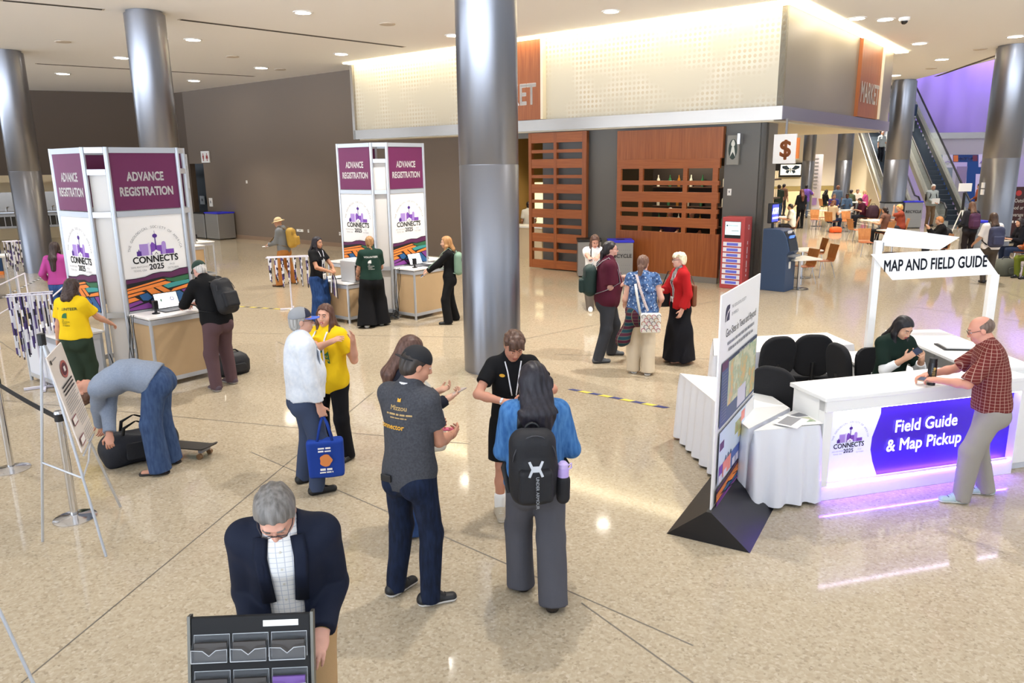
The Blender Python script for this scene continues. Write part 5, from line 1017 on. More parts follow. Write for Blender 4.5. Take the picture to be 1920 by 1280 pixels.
def hair_mat(c): 
    k = [int(c[i:i+2], 16) for i in (0, 2, 4)]; av = sum(k)/3; l = ''.join('%02x' % min(255, int((v*.75+av*.25)*1.3+12)) for v in k); m = cloth_mat(c, 'hair', l, rough=.45); m.node_tree.nodes['Principled BSDF'].inputs['Specular IOR Level'].default_value = .4; return m

class Person:
    """local frame: +y faces forward, +x is the person's right, z up; feet given as floor points in the world"""
    def __init__(s, label, pos, yaw, h=1.72, sex='f', w=1.0, skin='c99a80', feet=None, sit=None, lean=0., side=0., twist=0., curve=1.0, hands=(None, None), poles=(None, None), nod=0., turn=0., tilt=0., near=True, knee=None, name='person', fyaw=(0., 0.), curl=(.5, .5), palm=(None, None), hdrop=0., lift=(0., 0.), shrug=0.):
        s.h = h; k = h/1.75; s.k = k; s.near = near; s.vb = .013 if near else .022; s.vc = .0095 if near else .017; s.vh = .0052 if near else .0095; s.w = w; s.sex = sex; s.seed = abs(hash(label)) % 1000 if False else sum(map(ord, label)) % 997
        s.root = thing(name, label, 'person', (pos[0], pos[1], pos[2] if len(pos) > 2 else 0), yaw); s.skin = skin_mat(skin)
        c, q = math.cos(yaw), math.sin(yaw); s.R = np.array([[c, -q, 0], [q, c, 0], [0, 0, 1]]); s.P0 = np.array([pos[0], pos[1], pos[2] if len(pos) > 2 else 0.])
        # feet: right, left
        fw = .10*k if sex == 'm' else .085*k
        ft = [np.array([fw, 0, 0]), np.array([-fw, 0, 0])]
        if feet: ft = [s.loc(np.array([*f[:2], 0])) if f is not None else ft[i] for i, f in enumerate(feet)]
        s.ft = ft; s.fy = fyaw; ank = [f+np.array([0, -.03*k, .075*k+lift[i]]) for i, f in enumerate(ft)]; s.lift = lift
        hw = .095*k if sex == 'm' else .1*k; l1, l2 = .245*h, .246*h
        mid = (ft[0]+ft[1])/2
        if sit is not None: pel = np.asarray(sit, float)
        else:
            pel = np.array([mid[0], mid[1]+hdrop, 0]); dmax = max(np.linalg.norm((ank[i]-np.array([pel[0]+(hw if i == 0 else -hw), pel[1], 0]))[:2]) for i in (0, 1)); pel[2] = math.sqrt(max(((l1+l2)*.992)**2-dmax**2, .1))+.075*k+max(0, min(lift))
        s.pel = pel; s.hip = [pel+np.array([hw, 0, 0]), pel+np.array([-hw, 0, 0])]
        kn = []; 
        for i in (0, 1):
            pole = np.array([(.12 if i == 0 else -.12), 1, .0]) if knee is None else np.asarray(knee[i], float)
            K, A = ik(s.hip[i], ank[i], l1, l2, pole); kn.append(K); ank[i] = A
        s.kn, s.ank = kn, ank
        # spine
        up0 = nrm([math.sin(side)*.5, math.sin(lean*(.55 if curve else 1)), math.cos(lean*(.55 if curve else 1))]); up1 = nrm([math.sin(side), math.sin(lean), math.cos(lean)])
        s.up0, s.up1 = up0, up1; s.wst = pel+up0*.115*h; s.nk = s.wst+up1*.215*h
        rt = rotm(up1, twist) @ nrm(np.cross(np.array([0, 1, 0.]), up1)) ; rt = nrm(rt-(rt @ up1)*up1); s.rt = rt; s.fw = nrm(np.cross(up1, rt)); s.rt0 = np.array([1., 0, 0])
        sw = (.099 if sex == 'm' else .091)*h*(.5+.5*w); s.sh = [s.nk-up1*(.032*h-shrug)+rt*sw, s.nk-up1*(.032*h-shrug)-rt*sw]
        # head
        hu = nrm(up1*.6+np.array([0, 0, .4])) if lean < 1.2 else up1; Rh = rotm(hu, turn) @ np.column_stack([rt, nrm(np.cross(hu, rt)), hu]); Rh = np.column_stack([Rh[:, 0], Rh[:, 1], Rh[:, 2]])
        Rh = Rh @ rotm([1, 0, 0], -nod) @ rotm([0, 1, 0], tilt); s.Rh = Rh; hs = (.97 if sex == 'm' else .93)*(.45+.55*k); s.hs = hs
        s.nt = s.nk+nrm(up1+np.array([0, 0, .3 if lean < 1.2 else 0]))*.035*h+s.fw*.02; s.hc = s.nt+Rh @ np.array([0, .012, .105])*hs
        # arms
        u1, u2 = .178*h, .148*h; s.el, s.wr, s.hd, s.hn = [], [], [], []
        for i in (0, 1):
            sg = 1 if i == 0 else -1; T = hands[i]
            if T is None: T = s.sh[i]+np.array([sg*.05, .03, -(u1+u2)*.985])
            elif len(T) == 4: T = s.loc(np.asarray(T[:3], float))
            pole = poles[i] if poles[i] is not None else np.array([sg*.28, -.7, -.65]); E_, T = ik(s.sh[i], T, u1, u2, np.asarray(pole, float)); s.el.append(E_); s.wr.append(np.asarray(T, float)); d = nrm(T-E_); s.hd.append(d)
            n = palm[i] if palm[i] is not None else np.array([-sg, .15, 0]) if abs(d[2]) > .75 else np.array([-sg*.25, 0, -1]); n = np.asarray(n, float); s.hn.append(nrm(n-(n @ d)*d))
        s.curl = curl; s._prims()
    def loc(s, P): return s.R.T @ (np.asarray(P, float)-s.P0)
    def wld(s, P): return s.R @ np.asarray(P, float)+s.P0
    def H(s, *p): return s.hc+s.Rh @ (np.array(p)*s.hs)
    def _prims(s):
        k, w, f = s.k, s.w, s.sex == 'f'; rt, fw, u0, u1 = s.rt, s.fw, s.up0, s.up1; R1 = np.column_stack([rt, fw, u1]); r0 = nrm(np.cross(np.array([0, 1, 0]), u0)); R0 = np.column_stack([r0, nrm(np.cross(u0, r0)), u0])
        p = s.pel; s.torso = [Ell(p+u0*.03*k, np.array([.165 if not f else .172, .112, .115])*k*w, R0, .05), Cap(p+u0*.06*k, s.wst+u1*.06*k, .112*k*w, (.112 if not f else .098)*k*w, r0, 1.27, .06), Ell(s.nk-u1*.155*k, np.array([(.168 if not f else .148)*(.6+.4*w), .112*(.4+.6*w), .175])*k, R1, .06), Cap(s.sh[0]-rt*.02, s.sh[1]+rt*.02, .056*k, None, None, 1, .06), Cap(s.nk-u1*.05*k, s.nt, .075*k, .052*k, None, 1, .05)]
        if f: s.torso += [Ell(s.nk-u1*.175*k+sx*rt*.07*k+fw*.085*k, np.array([.062, .055, .062])*k*(.5+.5*w), R1, .03) for sx in (-1, 1)]
        elif w > 1.12: s.torso.append(Ell(s.wst+u1*.02*k+fw*.05*k, np.array([.15, .12, .14])*k*w, R1, .06))
        s.glut = [Ell(p+np.array([sx*.075*k, -.055*k, -.05*k]), np.array([.088, .085, .095])*k*w, None, .04) for sx in (-1, 1)]
        s.legs = []
        for i in (0, 1):
            th = .082*k*(.35+.65*w)*(1.04 if f else 1.0); d = s.ank[i]-s.kn[i]; s.legs.append([Cap(s.hip[i]-np.array([0, 0, .02]), s.kn[i], th, .052*k, None, 1, .02), Cap(s.kn[i], s.kn[i]+d*.38-np.array([0, .008*k, 0]), .046*k, .049*k, None, 1, .015), Cap(s.kn[i]+d*.38-np.array([0, .008*k, 0]), s.ank[i], .049*k, .037*k, None, 1, .03)])
        s.arms = [[Cap(s.sh[i], s.el[i], .051*k*(.5+.5*w), .039*k*(.6+.4*w), None, 1, .03), Cap(s.el[i], s.el[i]+(s.wr[i]-s.el[i])*.35, .040*k*(.6+.4*w), .041*k, None, 1, .02), Cap(s.el[i]+(s.wr[i]-s.el[i])*.35, s.wr[i], .040*k, .0265*k, rt, 1.1, .02)] for i in (0, 1)]
        h = s.hs; E = lambda c, r, kk=.012, op=1: Ell(s.H(*c), np.array(r)*h, s.Rh, kk, op); C = lambda a, b, ra, rb, kk=.008: Cap(s.H(*a), s.H(*b), ra*h, rb*h, None, 1, kk)
        s.neck = [Cap(s.nk-u1*.02, s.hc-s.Rh[:, 2]*.05-s.Rh[:, 1]*.015, .062*k*(.5+.5*w), .053*k*(.7+.3*w), None, 1, .03)]
        fc = .94 if f else 1.
        s.head = [E((0, -.014, .036), (.075, .096, .084), .02), E((0, .028, -.02), (.062*fc, .064, .092), .03), E((0, .034, -.078), (.047*fc, .05, .038), .025), E((0, .07, -.098), (.018, .014, .014), .02), E((.036, .058, -.03), (.026, .026, .024), .025), E((-.036, .058, -.03), (.026, .026, .024), .025), C((-.03, .079, .034), (.03, .079, .034), .012, .012, .015),
                  Ell(s.H(.031, .103, .011), np.array([.02, .018, .013])*h, s.Rh, .012, -1), Ell(s.H(-.031, .103, .011), np.array([.02, .018, .013])*h, s.Rh, .012, -1),
                  C((0, .088, .018), (0, .111, -.024), .0085, .0125), E((.012, .1, -.03), (.0095, .011, .008), .006), E((-.012, .1, -.03), (.0095, .011, .008), .006), E((0, .083, -.062), (.03, .018, .022), .015), C((-.017, .094, -.0575), (.017, .094, -.0575), .0062, .0062, .004), C((-.015, .094, -.0685), (.015, .094, -.0685), .0075, .0075, .004),
                  E((.031, .0785, .0165), (.0165, .0145, .0095), .003), E((-.031, .0785, .0165), (.0165, .0145, .0095), .003),
                  E((.076, -.008, -.006), (.01, .021, .031), .008), E((-.076, -.008, -.006), (.01, .021, .031), .008)]
        s.hand = []
        for i in (0, 1):
            W_, d, n = s.wr[i], s.hd[i], s.hn[i]; sd = nrm(np.cross(d, n))*(1 if i == 0 else -1); q = k*(1.0 if not f else .93); c = s.curl[i]; P = []
            Rm = np.column_stack([sd, d, n]); P.append(Ell(W_+d*.05*q, np.array([.041, .055, .017])*q, Rm, .012)); P.append(Cap(W_-d*.01, W_+d*.03*q, .024*q, .026*q, sd, 1.25, .015))
            if s.near:
                for j, (o, L_) in enumerate(((.030, .070), (.010, .078), (-.010, .073), (-.029, .057))):
                    a = W_+d*.09*q+sd*o*q; dd = d+sd*o*1.6; cj = c*(1+.12*j)
                    for sgm, (fr, ang) in enumerate(((.42, .55), (.32, 1.25), (.26, 1.8))):
                        v = nrm(dd*math.cos(cj*ang)+n*math.sin(cj*ang)); b = a+v*L_*fr*q; P.append(Cap(a, b, (.0088-.0008*sgm)*q, (.0082-.0009*sgm)*q, None, 1, .002 if sgm else .006)); a = b
                a = W_+d*.022*q+sd*.03*q; v = nrm(d*.75+sd*.75+n*.25); b = a+v*.042*q; P.append(Cap(a, b, .0125*q, .0105*q, None, 1, .01)); v = nrm(d*.95+sd*.15+n*(.25+.5*c)); P.append(Cap(b, b+v*.034*q, .0098*q, .0082*q, None, 1, .003))
            else:
                v = nrm(d*math.cos(c)+n*math.sin(c)); P.append(Cap(W_+d*.08*q, W_+d*.08*q+v*.06*q, .022*q, .014*q, sd, 1.6, .01)); P.append(Cap(W_+d*.02*q+sd*.03*q, W_+d*.05*q+sd*.055*q, .012*q, .01*q, None, 1, .008))
            s.hand.append(P)
        s.shoeprim = []
        for i in (0, 1):
            a = s.fy[i]; F_ = np.array([math.sin(a)*-1, math.cos(a), 0]); S_ = np.array([math.cos(a), math.sin(a), 0]); b = np.array([s.ft[i][0], s.ft[i][1], 0])+np.array([0, 0, s.lift[i]]); s.shoeprim.append((b, F_, S_))
        s.foot = [[Cap(s.ank[i], b-F_*.02*k+Z*.03*k, .036*k, .032*k, None, 1, .03), Cap(b-F_*.07*k+Z*.03*k, b+F_*.13*k+Z*.022*k, .03*k, .024*k, S_, 1.35, .03)] for i, (b, F_, S_) in enumerate(s.shoeprim)]
    def body(s, lip='b0655c', eyes=True, bare_legs=False, eyecol='3a2a20'):
        allp = s.torso+s.glut+s.legs[0]+s.legs[1]+s.arms[0]+s.arms[1]+s.neck; inset = [p.grow(-.006) for p in s.torso+s.glut]
        bodyp = inset+s.legs[0]+s.legs[1]+s.arms[0]+s.arms[1]+s.neck+s.foot[0]+s.foot[1]
        boxes = [(s.hc-np.array([.13, .13, .15])*s.hs, s.hc+np.array([.13, .13, .15])*s.hs, s.head+s.neck+s.torso[-1:], s.vh)]
        if s.near:
            for i in (0, 1): c = s.wr[i]+s.hd[i]*.09*s.k; boxes.append((c-.125*s.k, c+.125*s.k, s.arms[i][1:]+s.hand[i], .0044))
        else: bodyp = bodyp+s.hand[0]+s.hand[1]
        bb = [p.bbox() for p in bodyp if p.op > 0]; lo = np.min([b[0] for b in bb], 0)-.03; hi = np.max([b[1] for b in bb], 0)+.03
        V, Q = nets(*grid(bodyp, lo, hi, s.vb)); c = V[Q].mean(1); keep = np.ones(len(Q), bool)
        for l, h_, _, _ in boxes: keep &= ~((c > l+.004) & (c < h_-.004)).all(1)
        Vs, Qs, Ms = [V], [Q[keep]], [np.zeros(keep.sum(), int)]; o = len(V)
        for bi, (l, h_, pr, vx) in enumerate(boxes):
            v, q = nets(*grid(pr, l, h_, vx)); m = np.zeros(len(q), int)
            if bi == 0 and len(q):
                cl = (v[q].mean(1)-s.hc) @ s.Rh/s.hs; m[(np.abs(cl[:, 0]) < .024-.35*np.abs(cl[:, 2]+.063)) & (np.abs(cl[:, 2]+.063) < .0115) & (cl[:, 1] > .075)] = 1
            Vs.append(v); Qs.append(q+o); Ms.append(m); o += len(v)
        s.bodyo = meshobj('body', np.concatenate(Vs), np.concatenate(Qs), [s.skin, skin_mat(lip)], s.root, np.concatenate(Ms))
        if eyes:
            em = [mat('eye_white', 'ece6e0', .25), mat('iris_'+eyecol, eyecol, .2)]
            for sx in (-.031, .031):
                mb = MB(); mb.ball((0, 0, 0), .0132*s.hs, 14); R_ = s.Rh; c = s.H(sx, .0795, .0115); mb.m = [1 if f_[1] > .0102*s.hs and abs(f_[2]) < .006 and abs(f_[0]) < .006 else 0 for f_ in [np.mean([mb.v[i] for i in f], 0) for f in mb.f]]
                mb.v = [tuple(c+R_ @ np.array(v)) for v in mb.v]; mb.build('eye', em, s.root, smooth=True)
        return s
    def brows(s, col):
        mb = MB()
        for sx in (-1, 1): mb.tube([s.H(sx*.014, .0945, .033), s.H(sx*.03, .093, .038), s.H(sx*.046, .080, .033)], .0042, 6)
        mb.build('eyebrow', hair_mat(col), s.root, smooth=True); return s
    def glasses(s, col='1a1a1e', r=.021):
        mb = MB()
        for sx in (-1, 1):
            mb.tube([s.H(sx*.031+r*math.cos(a), .108-.2*abs(r*math.cos(a)+sx*0.0), .008+r*.75*math.sin(a)) for a in np.linspace(0, 6.283, 17)], .0022, 6); mb.tube([s.H(sx*(.031+r), .103, .012), s.H(sx*.072, .06, .012), s.H(sx*.08, -.01, .01)], .0022, 6)
        mb.tube([s.H(-.01, .108, .012), s.H(.01, .108, .012)], .0022, 6); mb.build('glasses', mat('glasses_'+col, col, .3), s.root, smooth=True); return s
    def lips_smile(s):
        mb = MB(); mb.tube([s.H(-.022, .089, -.058), s.H(-.01, .0985, -.064), s.H(0, .1, -.065), s.H(.01, .0985, -.064), s.H(.022, .089, -.058)], .0035, 6); mb.build('teeth', mat('teeth', 'f2ece4', .3), s.root, smooth=True); return s
    # ---- clothing
    def top(s, m, name='shirt', sleeve=.55, t=.012, hem=.05, neckcut=.055, vneck=0., loose=0., fold=.0035, belt=None, hemflare=.0, untuck=None, front_open=None, neckz=.0):
        k = s.k; u0 = s.up0; P = [p.grow(t+loose) for p in s.torso[:4]]+[p.grow(t) for p in s.torso[4:5]]+[p.grow(t+loose*.5) for p in s.torso[5:]]+[p.grow(t-.004) for p in s.glut]
        if loose: P.append(Cap(s.pel+u0*(.0), s.wst+s.up1*.12*k, .125*k*s.w+loose, .115*k*s.w+loose, s.rt, 1.28, .05))
        for i in (0, 1):
            a, e, w = s.sh[i], s.el[i], s.wr[i]
            if sleeve <= 0: continue
            if sleeve < 1: b = a+(e-a)*sleeve; d = nrm(e-a); P.append(Cap(a, b+d*.03, s.arms[i][0].ra+t+.004+loose*.4, s.arms[i][0].rb+(s.arms[i][0].ra-s.arms[i][0].rb)*(1-sleeve)+t+.010+loose*.6, None, 1, .03, [(b, d)]))
            else:
                P.append(Cap(a, e, s.arms[i][0].ra+t+.003+loose*.4, s.arms[i][0].rb+t+.008+loose*.4, None, 1, .03)); f = min(sleeve-1, .985); b = e+(w-e)*f; d = nrm(w-e); P.append(Cap(e, b+d*.02, s.arms[i][1].ra+t+.008+loose*.4, .030*k+t+.006+loose*.3, None, 1, .02, [(b, d)]))
        hp = s.pel-u0*hem*k; cuts = [(hp, -u0)]
        nc = s.nk+s.up1*(.030*k+neckz)+s.fw*.015; P.append(Ell(nc+s.up1*.03, np.array([neckcut, neckcut, .05])*k, np.column_stack([s.rt, s.fw, s.up1]), .006, -1))
        if vneck: P.append(Cap(nc+s.fw*.08, nc+s.fw*.11-s.up1*vneck, .045, .006, None, 1, .006)); P[-1].op = -1
        if front_open:
            o = front_open; P.append(Box(s.wst+s.fw*.16+s.up1*.06, np.array([o, .15, .6]), np.column_stack([s.rt, s.fw, s.up1]), .01, .01, -1))
        s.topP = [p for p in P]; o = sdfobj(name, P, s.vc, m, s.root, folds(fold, 26, s.seed), cuts); s.topo = o; return s
    def pants(s, m, name='trousers', t=.013, length=1.0, flare=.0, rise=.07, fold=.0035, loose=0.):
        k = s.k; wc = [(s.pel+s.up0*rise*k, s.up0)]; P = [s.torso[0].grow(t), *[g.grow(t+loose*.5) for g in s.glut], Cap(s.pel, s.wst, .112*k*s.w+t, .108*k*s.w+t, s.rt0, 1.27, .05)]
        for q_ in P: q_.cut = wc
        for i in (0, 1):
            th, c1, c2 = s.legs[i]; A = s.ank[i]+np.array([0, 0, -.045*k])
            if length >= 1:
                P.append(Cap(th.a, th.b, th.ra+t+loose, th.rb+t+.010+loose+flare*.3, None, 1, .04)); d = nrm(A-s.kn[i]); P.append(Cap(s.kn[i], A, .068*k+t+loose+flare*.3, .047*k+t+loose+flare, None, 1, .03, [(A, d)]))
            else:
                d = nrm(th.b-th.a); b = th.a+(th.b-th.a)*length; P.append(Cap(th.a, b+d*.03, th.ra+t+loose, th.ra*.93+t+loose+.012, None, 1, .02, [(b, d)]))
        s.panP = P; sdfobj(name, P, s.vc, m, s.root, folds(fold, 22, s.seed+5)); return s
    def belt(s, col='2a1c16'):
        k = s.k; P = [p.grow(.005) for p in s.panP[:4]]; c = s.pel+s.up0*.055*k; sdfobj('belt', P, s.vc*.8, mat('leather_'+col, col, .5), s.root, None, [(c+s.up0*.018, s.up0), (c-s.up0*.018, -s.up0)]); return s
    def skirt(s, m, r=.24, z=.05, name='skirt', fold=.012):
        k = s.k; P = [s.torso[0].grow(.012), *[g.grow(.014) for g in s.glut], Cap(s.pel, np.array([s.pel[0], s.pel[1]-.02, z]), .15*k, r*k, np.array([1, 0, 0]), 1.15, .05)]; sdfobj(name, P, s.vc, m, s.root, folds(fold, 30, s.seed), [(s.pel+s.up0*.08*k, s.up0), (np.array([0, 0, z]), np.array([0, 0, -1.]))]); return s
    def shoes(s, m, sole='e8e6e2', name='shoe', kind='sneaker', accent=None):
        k = s.k
        for i, (b, F_, S_) in enumerate(s.shoeprim):
            z0 = b[2]; R_ = np.column_stack([S_, F_, Z]); P = [Cap(b-F_*.065*k+Z*.05*k, b+F_*.03*k+Z*.052*k, .042*k, .042*k, S_, .95, .03), Cap(b-F_*.07*k+Z*.028*k, b+F_*.135*k+Z*.026*k, .036*k, .032*k, S_, 1.3, .03)]
            if kind in ('sneaker', 'boot'): P.append(Cap(s.ank[i]*.55+(b-F_*.03*k+Z*.07*k)*.45, b-F_*.03*k+Z*.05*k, .043*k, .046*k, None, 1, .03, [(b+Z*(.125 if kind == 'boot' else .105)*k, Z)]))
            if kind == 'flat': P.append(Ell(b+Z*.075*k+F_*.0, np.array([.036, .085, .045])*k, R_, .01, -1))
            if kind == 'sandal': P = [Cap(b-F_*.075*k+Z*.012, b+F_*.135*k+Z*.012, .04*k, .038*k, S_, 1.15, .02, [(b+Z*.022, Z)])]
            sdfobj(name, P, .0075 if s.near else .013, [m, mat('sole_'+sole, sole, .6)], s.root, None, [(np.array([0, 0, z0+.001]), -Z)], mi=lambda c, z0=z0: (c[:, 2] < z0+.026*k).astype(int))
            if kind == 'sandal': MB().tube([b+S_*.04*k+Z*.02, b+F_*.05*k+Z*.055*k, b-S_*.04*k+Z*.02], .008, 6).build('strap', m, s.root, smooth=True)
            if kind == 'sneaker' and s.near:
                mb = MB(); 
                for j in range(4): y = .02+.022*j; mb.tube([b+F_*y*k+S_*.022*k+Z*(.083-.008*j)*k, b+F_*(y+.004)*k+Z*(.091-.009*j)*k, b+F_*y*k-S_*.022*k+Z*(.083-.008*j)*k], .0035, 5)
                mb.build('lace', mat('lace_'+(accent or 'e9e7e2'), accent or 'e9e7e2', .7), s.root, smooth=True)
        return s
    # ---- hair and hats
    def hair(s, col, style='short', t=.016, front=.052, length=.3, wid=1.5, curl=0., side=True, fringe=0.):
        h = s.hs; R_ = s.Rh; m = hair_mat(col); fn = nrm(R_ @ np.array([0, .80, -.60])); fp_ = s.H(0, front, .055)
        base = [Ell(s.H(0, -.016, .034), (np.array([.077, .099, .088])+t)*h, R_, .02, 1, [(fp_, fn), (s.H(0, 0, -.075), -R_[:, 2])]), Ell(s.H(0, -.05, -.02), (np.array([.068, .062, .075])+t*.7)*h, R_, .02, 1, [(s.H(0, -.022, 0), R_[:, 1])])]
        P = list(base); dn = -Z
        if style in ('long', 'pony', 'braid', 'bob'):
            back = s.H(0, -.075, -.03)
            if style in ('long', 'bob'):
                e = s.rt; b2 = s.nk-s.fw*.125*s.k-s.up1*.03 if style == 'long' else s.nk-s.fw*.085*s.k+s.up1*.025; P.append(Cap(s.H(0, -.055, .0), b2, .06*h, .058*h, e, wid, .03)); 
                if style == 'long': P.append(Cap(b2, b2-s.up1*length-s.fw*.015, .055*h, .03*h, e, wid*1.15, .03))
                if side:
                    for sx in (-1, 1):
                        q = s.sh[0 if sx > 0 else 1]*.42+s.nk*.58+s.fw*.055+s.up1*.01; P.append(Cap(s.H(sx*.068, .0, .02), s.H(sx*.082, .0, -.08), .026*h, .028*h, R_[:, 1], 1.3, .02)); P.append(Cap(s.H(sx*.082, .0, -.08), q, .03*h, .03*h, R_[:, 1], 1.3, .02))
                        if style == 'long': P.append(Cap(q, q+s.fw*.055-s.up1*length*.55, .03*h, .016*h, s.rt, 1.3, .02))
            elif style == 'pony':
                P.append(Ell(s.H(0, -.108, .0), np.array([.02, .02, .02])*h, R_, .01)); b2 = s.H(0, -.125, -.05)
                P.append(Cap(s.H(0, -.11, .0), b2, .022*h, .032*h, None, 1, .01)); P.append(Cap(b2, b2-Z*length-s.fw*.02, .034*h, .016*h, s.rt, 1.25, .02))
            elif style == 'braid':
                a = s.H(.0, -.09, -.05); d = nrm(-Z*.9-s.fw*.25+s.rt*.25)
                for j in range(8): P.append(Ell(a+d*.032*j+s.rt*.008*(1 if j % 2 else -1), np.array([.027-.0012*j, .024, .024])*h, None, .006))
                P.append(Ell(s.H(0, -.085, .045), np.array([.045, .035, .03])*h, R_, .01))
        if style == 'bun': P.append(Ell(s.H(0, -.105, .07), np.array([.035]*3)*h, R_, .008))
        if style == 'mop': 
            r = np.random.default_rng(s.seed)
            for j in range(26): a = r.uniform(0, 6.28); e = r.uniform(.1, 1.3); c = np.array([.078*math.cos(a)*math.cos(e), -.01+.095*math.sin(a)*math.cos(e), .04+.085*math.sin(e)]); P.append(Ell(s.H(*c), np.array([.026, .026, .02])*h, R_, .012))
            for j in range(7): P.append(Cap(s.H(-.055+.018*j, .055, .10), s.H(-.06+.02*j, .092, .052+.012*(j % 3)), .02*h, .010*h, None, 1, .012))
        if fringe: 
            for j in range(6): P.append(Cap(s.H(-.05+.02*j, .05, .1), s.H(-.062+.025*j, .088-.02*abs(j-2.5)/2.5, .105-fringe), .018*h, .012*h, None, 1, .012))
        fr = 150 if not curl else 60; c0 = s.hc; A = R_
        def strands(x, y, z):
            lx = (x-c0[0])*A[0, 0]+(y-c0[1])*A[1, 0]+(z-c0[2])*A[2, 0]; ly = (x-c0[0])*A[0, 1]+(y-c0[1])*A[1, 1]+(z-c0[2])*A[2, 1]
            return (.0022 if not curl else .004)*np.sin(fr*lx+3*np.sin(9*z+2*ly)+ly*40)*(1+.4*np.sin(37*z))+curl*(np.sin(95*x+3*np.sin(40*z))*np.sin(90*z+2*np.sin(50*y))*np.sin(88*y))
        sdfobj('hair', P, s.vh if s.near else .011, m, s.root, strands, pad=.04); s.hairP = P; return s
    def beard(s, col, t=.007):
        h = s.hs; P = [Ell(s.H(0, .034, -.078), (np.array([.047, .05, .038])+t)*h, s.Rh, .02, 1, [(s.H(0, 0, -.052), s.Rh[:, 2])]), Ell(s.H(0, .07, -.1), (np.array([.018, .014, .014])+t)*h, s.Rh, .02), Ell(s.H(0, .1, -.064), np.array([.02, .02, .012])*h, s.Rh, .006, -1)]; sdfobj('beard', P, s.vh, hair_mat(col), s.root); return s
    def cap(s, col, brim=None, back=False, front=None, tiltz=.0):
        h = s.hs; R_ = s.Rh; sg = -1 if back else 1; m = mat('cap_'+col, col, .8, bump=.1, bscale=200); bm = mat('cap_'+(brim or col), brim or col, .8)
        cut = s.H(0, 0, .038-sg*0.0); n = nrm(-R_[:, 2]+R_[:, 1]*sg*.12); P = [Ell(s.H(0, -.014, .040), np.array([.090, .110, .098])*h, R_, .01, 1, [(cut, n)])]
        c = [m] if front is None else [m, mat('cap_'+front, front, .8)]
        sdfobj('cap', P, s.vh, c, s.root, mi=None if front is None else (lambda q: (((q-s.hc) @ s.Rh)[:, 1]*sg > .03).astype(int)))
        a = [(.078*math.cos(t), .066+.118*math.sin(t)) for t in np.linspace(-.35, math.pi+.35, 15)]; vs = [s.H(x, sg*(y-.012), z0+.054-3.2*x*x-.14*(y-.05)) for z0 in (0, -.006) for x, y in a]
        n_ = len(a); MB().add(vs, [tuple(range(n_)), tuple(range(2*n_-1, n_-1, -1))]+[(i, (i+1) % n_, n_+(i+1) % n_, n_+i) for i in range(n_)]).build('brim', bm, s.root); return s
    def sunhat(s, col):
        h = s.hs; m = mat('hat_'+col, col, .85, bump=.2, bscale=120); P = [Ell(s.H(0, -.012, .055), np.array([.092, .11, .09])*h, s.Rh, .01, 1, [(s.H(0, 0, .045), -s.Rh[:, 2])])]; sdfobj('hat_crown', P, s.vh, m, s.root)
        n = 28; vs = []; 
        for r, z in ((.085, .05), (.165, .028), (.165, .023), (.085, .044)): vs += [s.H(r*.95*math.cos(a), -.012+r*1.1*math.sin(a), z+.006*math.sin(3*a)) for a in np.arange(n)*2*math.pi/n]
        MB().add(vs, [(i*n+j, i*n+(j+1) % n, ((i+1) % 4)*n+(j+1) % n, ((i+1) % 4)*n+j) for i in range(4) for j in range(n)]).build('hat_brim', m, s.root, smooth=True); return s
    # ---- things worn on the shirt
    def strap(s, pts, m, w=.008, name='lanyard', t=.0025):
        """ribbon laid over the clothes: (x across, z up, +1 front / -1 back) in torso coordinates from the neck"""
        out = []; 
        for x, z, sd in pts: out.append(onto(s.topP, s.nk+s.rt*x+s.up1*z, -s.fw*sd, .006)[0])
        q = [out[0]]
        for a, b, p0, p1 in zip(out[:-1], out[1:], pts[:-1], pts[1:]):
            for j in (1, 2, 3): 
                x = p0[0]+(p1[0]-p0[0])*j/3; z = p0[1]+(p1[1]-p0[1])*j/3; q.append(onto(s.topP, s.nk+s.rt*x+s.up1*z, -s.fw*p0[2], .006)[0] if p0[2] == p1[2] else a+(b-a)*j/3)
        MB().tube(q, t, 6, flat=(s.rt, w)).build(name, m, s.root, smooth=True); return q[-1]
    def lanyard(s, col='e9e9ee', drop=.33, badge='f2f1ee', w=.009, x=0., strip=None):
        m = mat('ribbon_'+col, col, .6); k = s.k
        for sx in (-1, 1): e = s.strap([(sx*.068, .0, 1), (sx*.05, -.08, 1), (x+sx*.018, -drop*k, 1)], m, w)
        if badge:
            c = (e+onto(s.topP, s.nk+s.rt*(x)-s.up1*(drop+.06)*k, -s.fw, .008)[0])/2-s.up1*.045; R_ = np.column_stack([s.rt, s.fw, s.up1]); MB().box(c+s.fw*.008, (.098, .005, .125), R_).build('badge', mat('badge_'+badge, badge, .35), s.root); mb = MB(); mb.box(c+s.fw*.011+s.up1*.02, (.06, .002, .012), R_); mb.box(c+s.fw*.011-s.up1*.01, (.03, .002, .03), R_); mb.box(c+s.fw*.011-s.up1*.05, (.098, .002, .022), R_); mb.build('badge_print', mat('badge_'+(strip or '8a8a90'), strip or '8a8a90', .5), s.root)
        return s
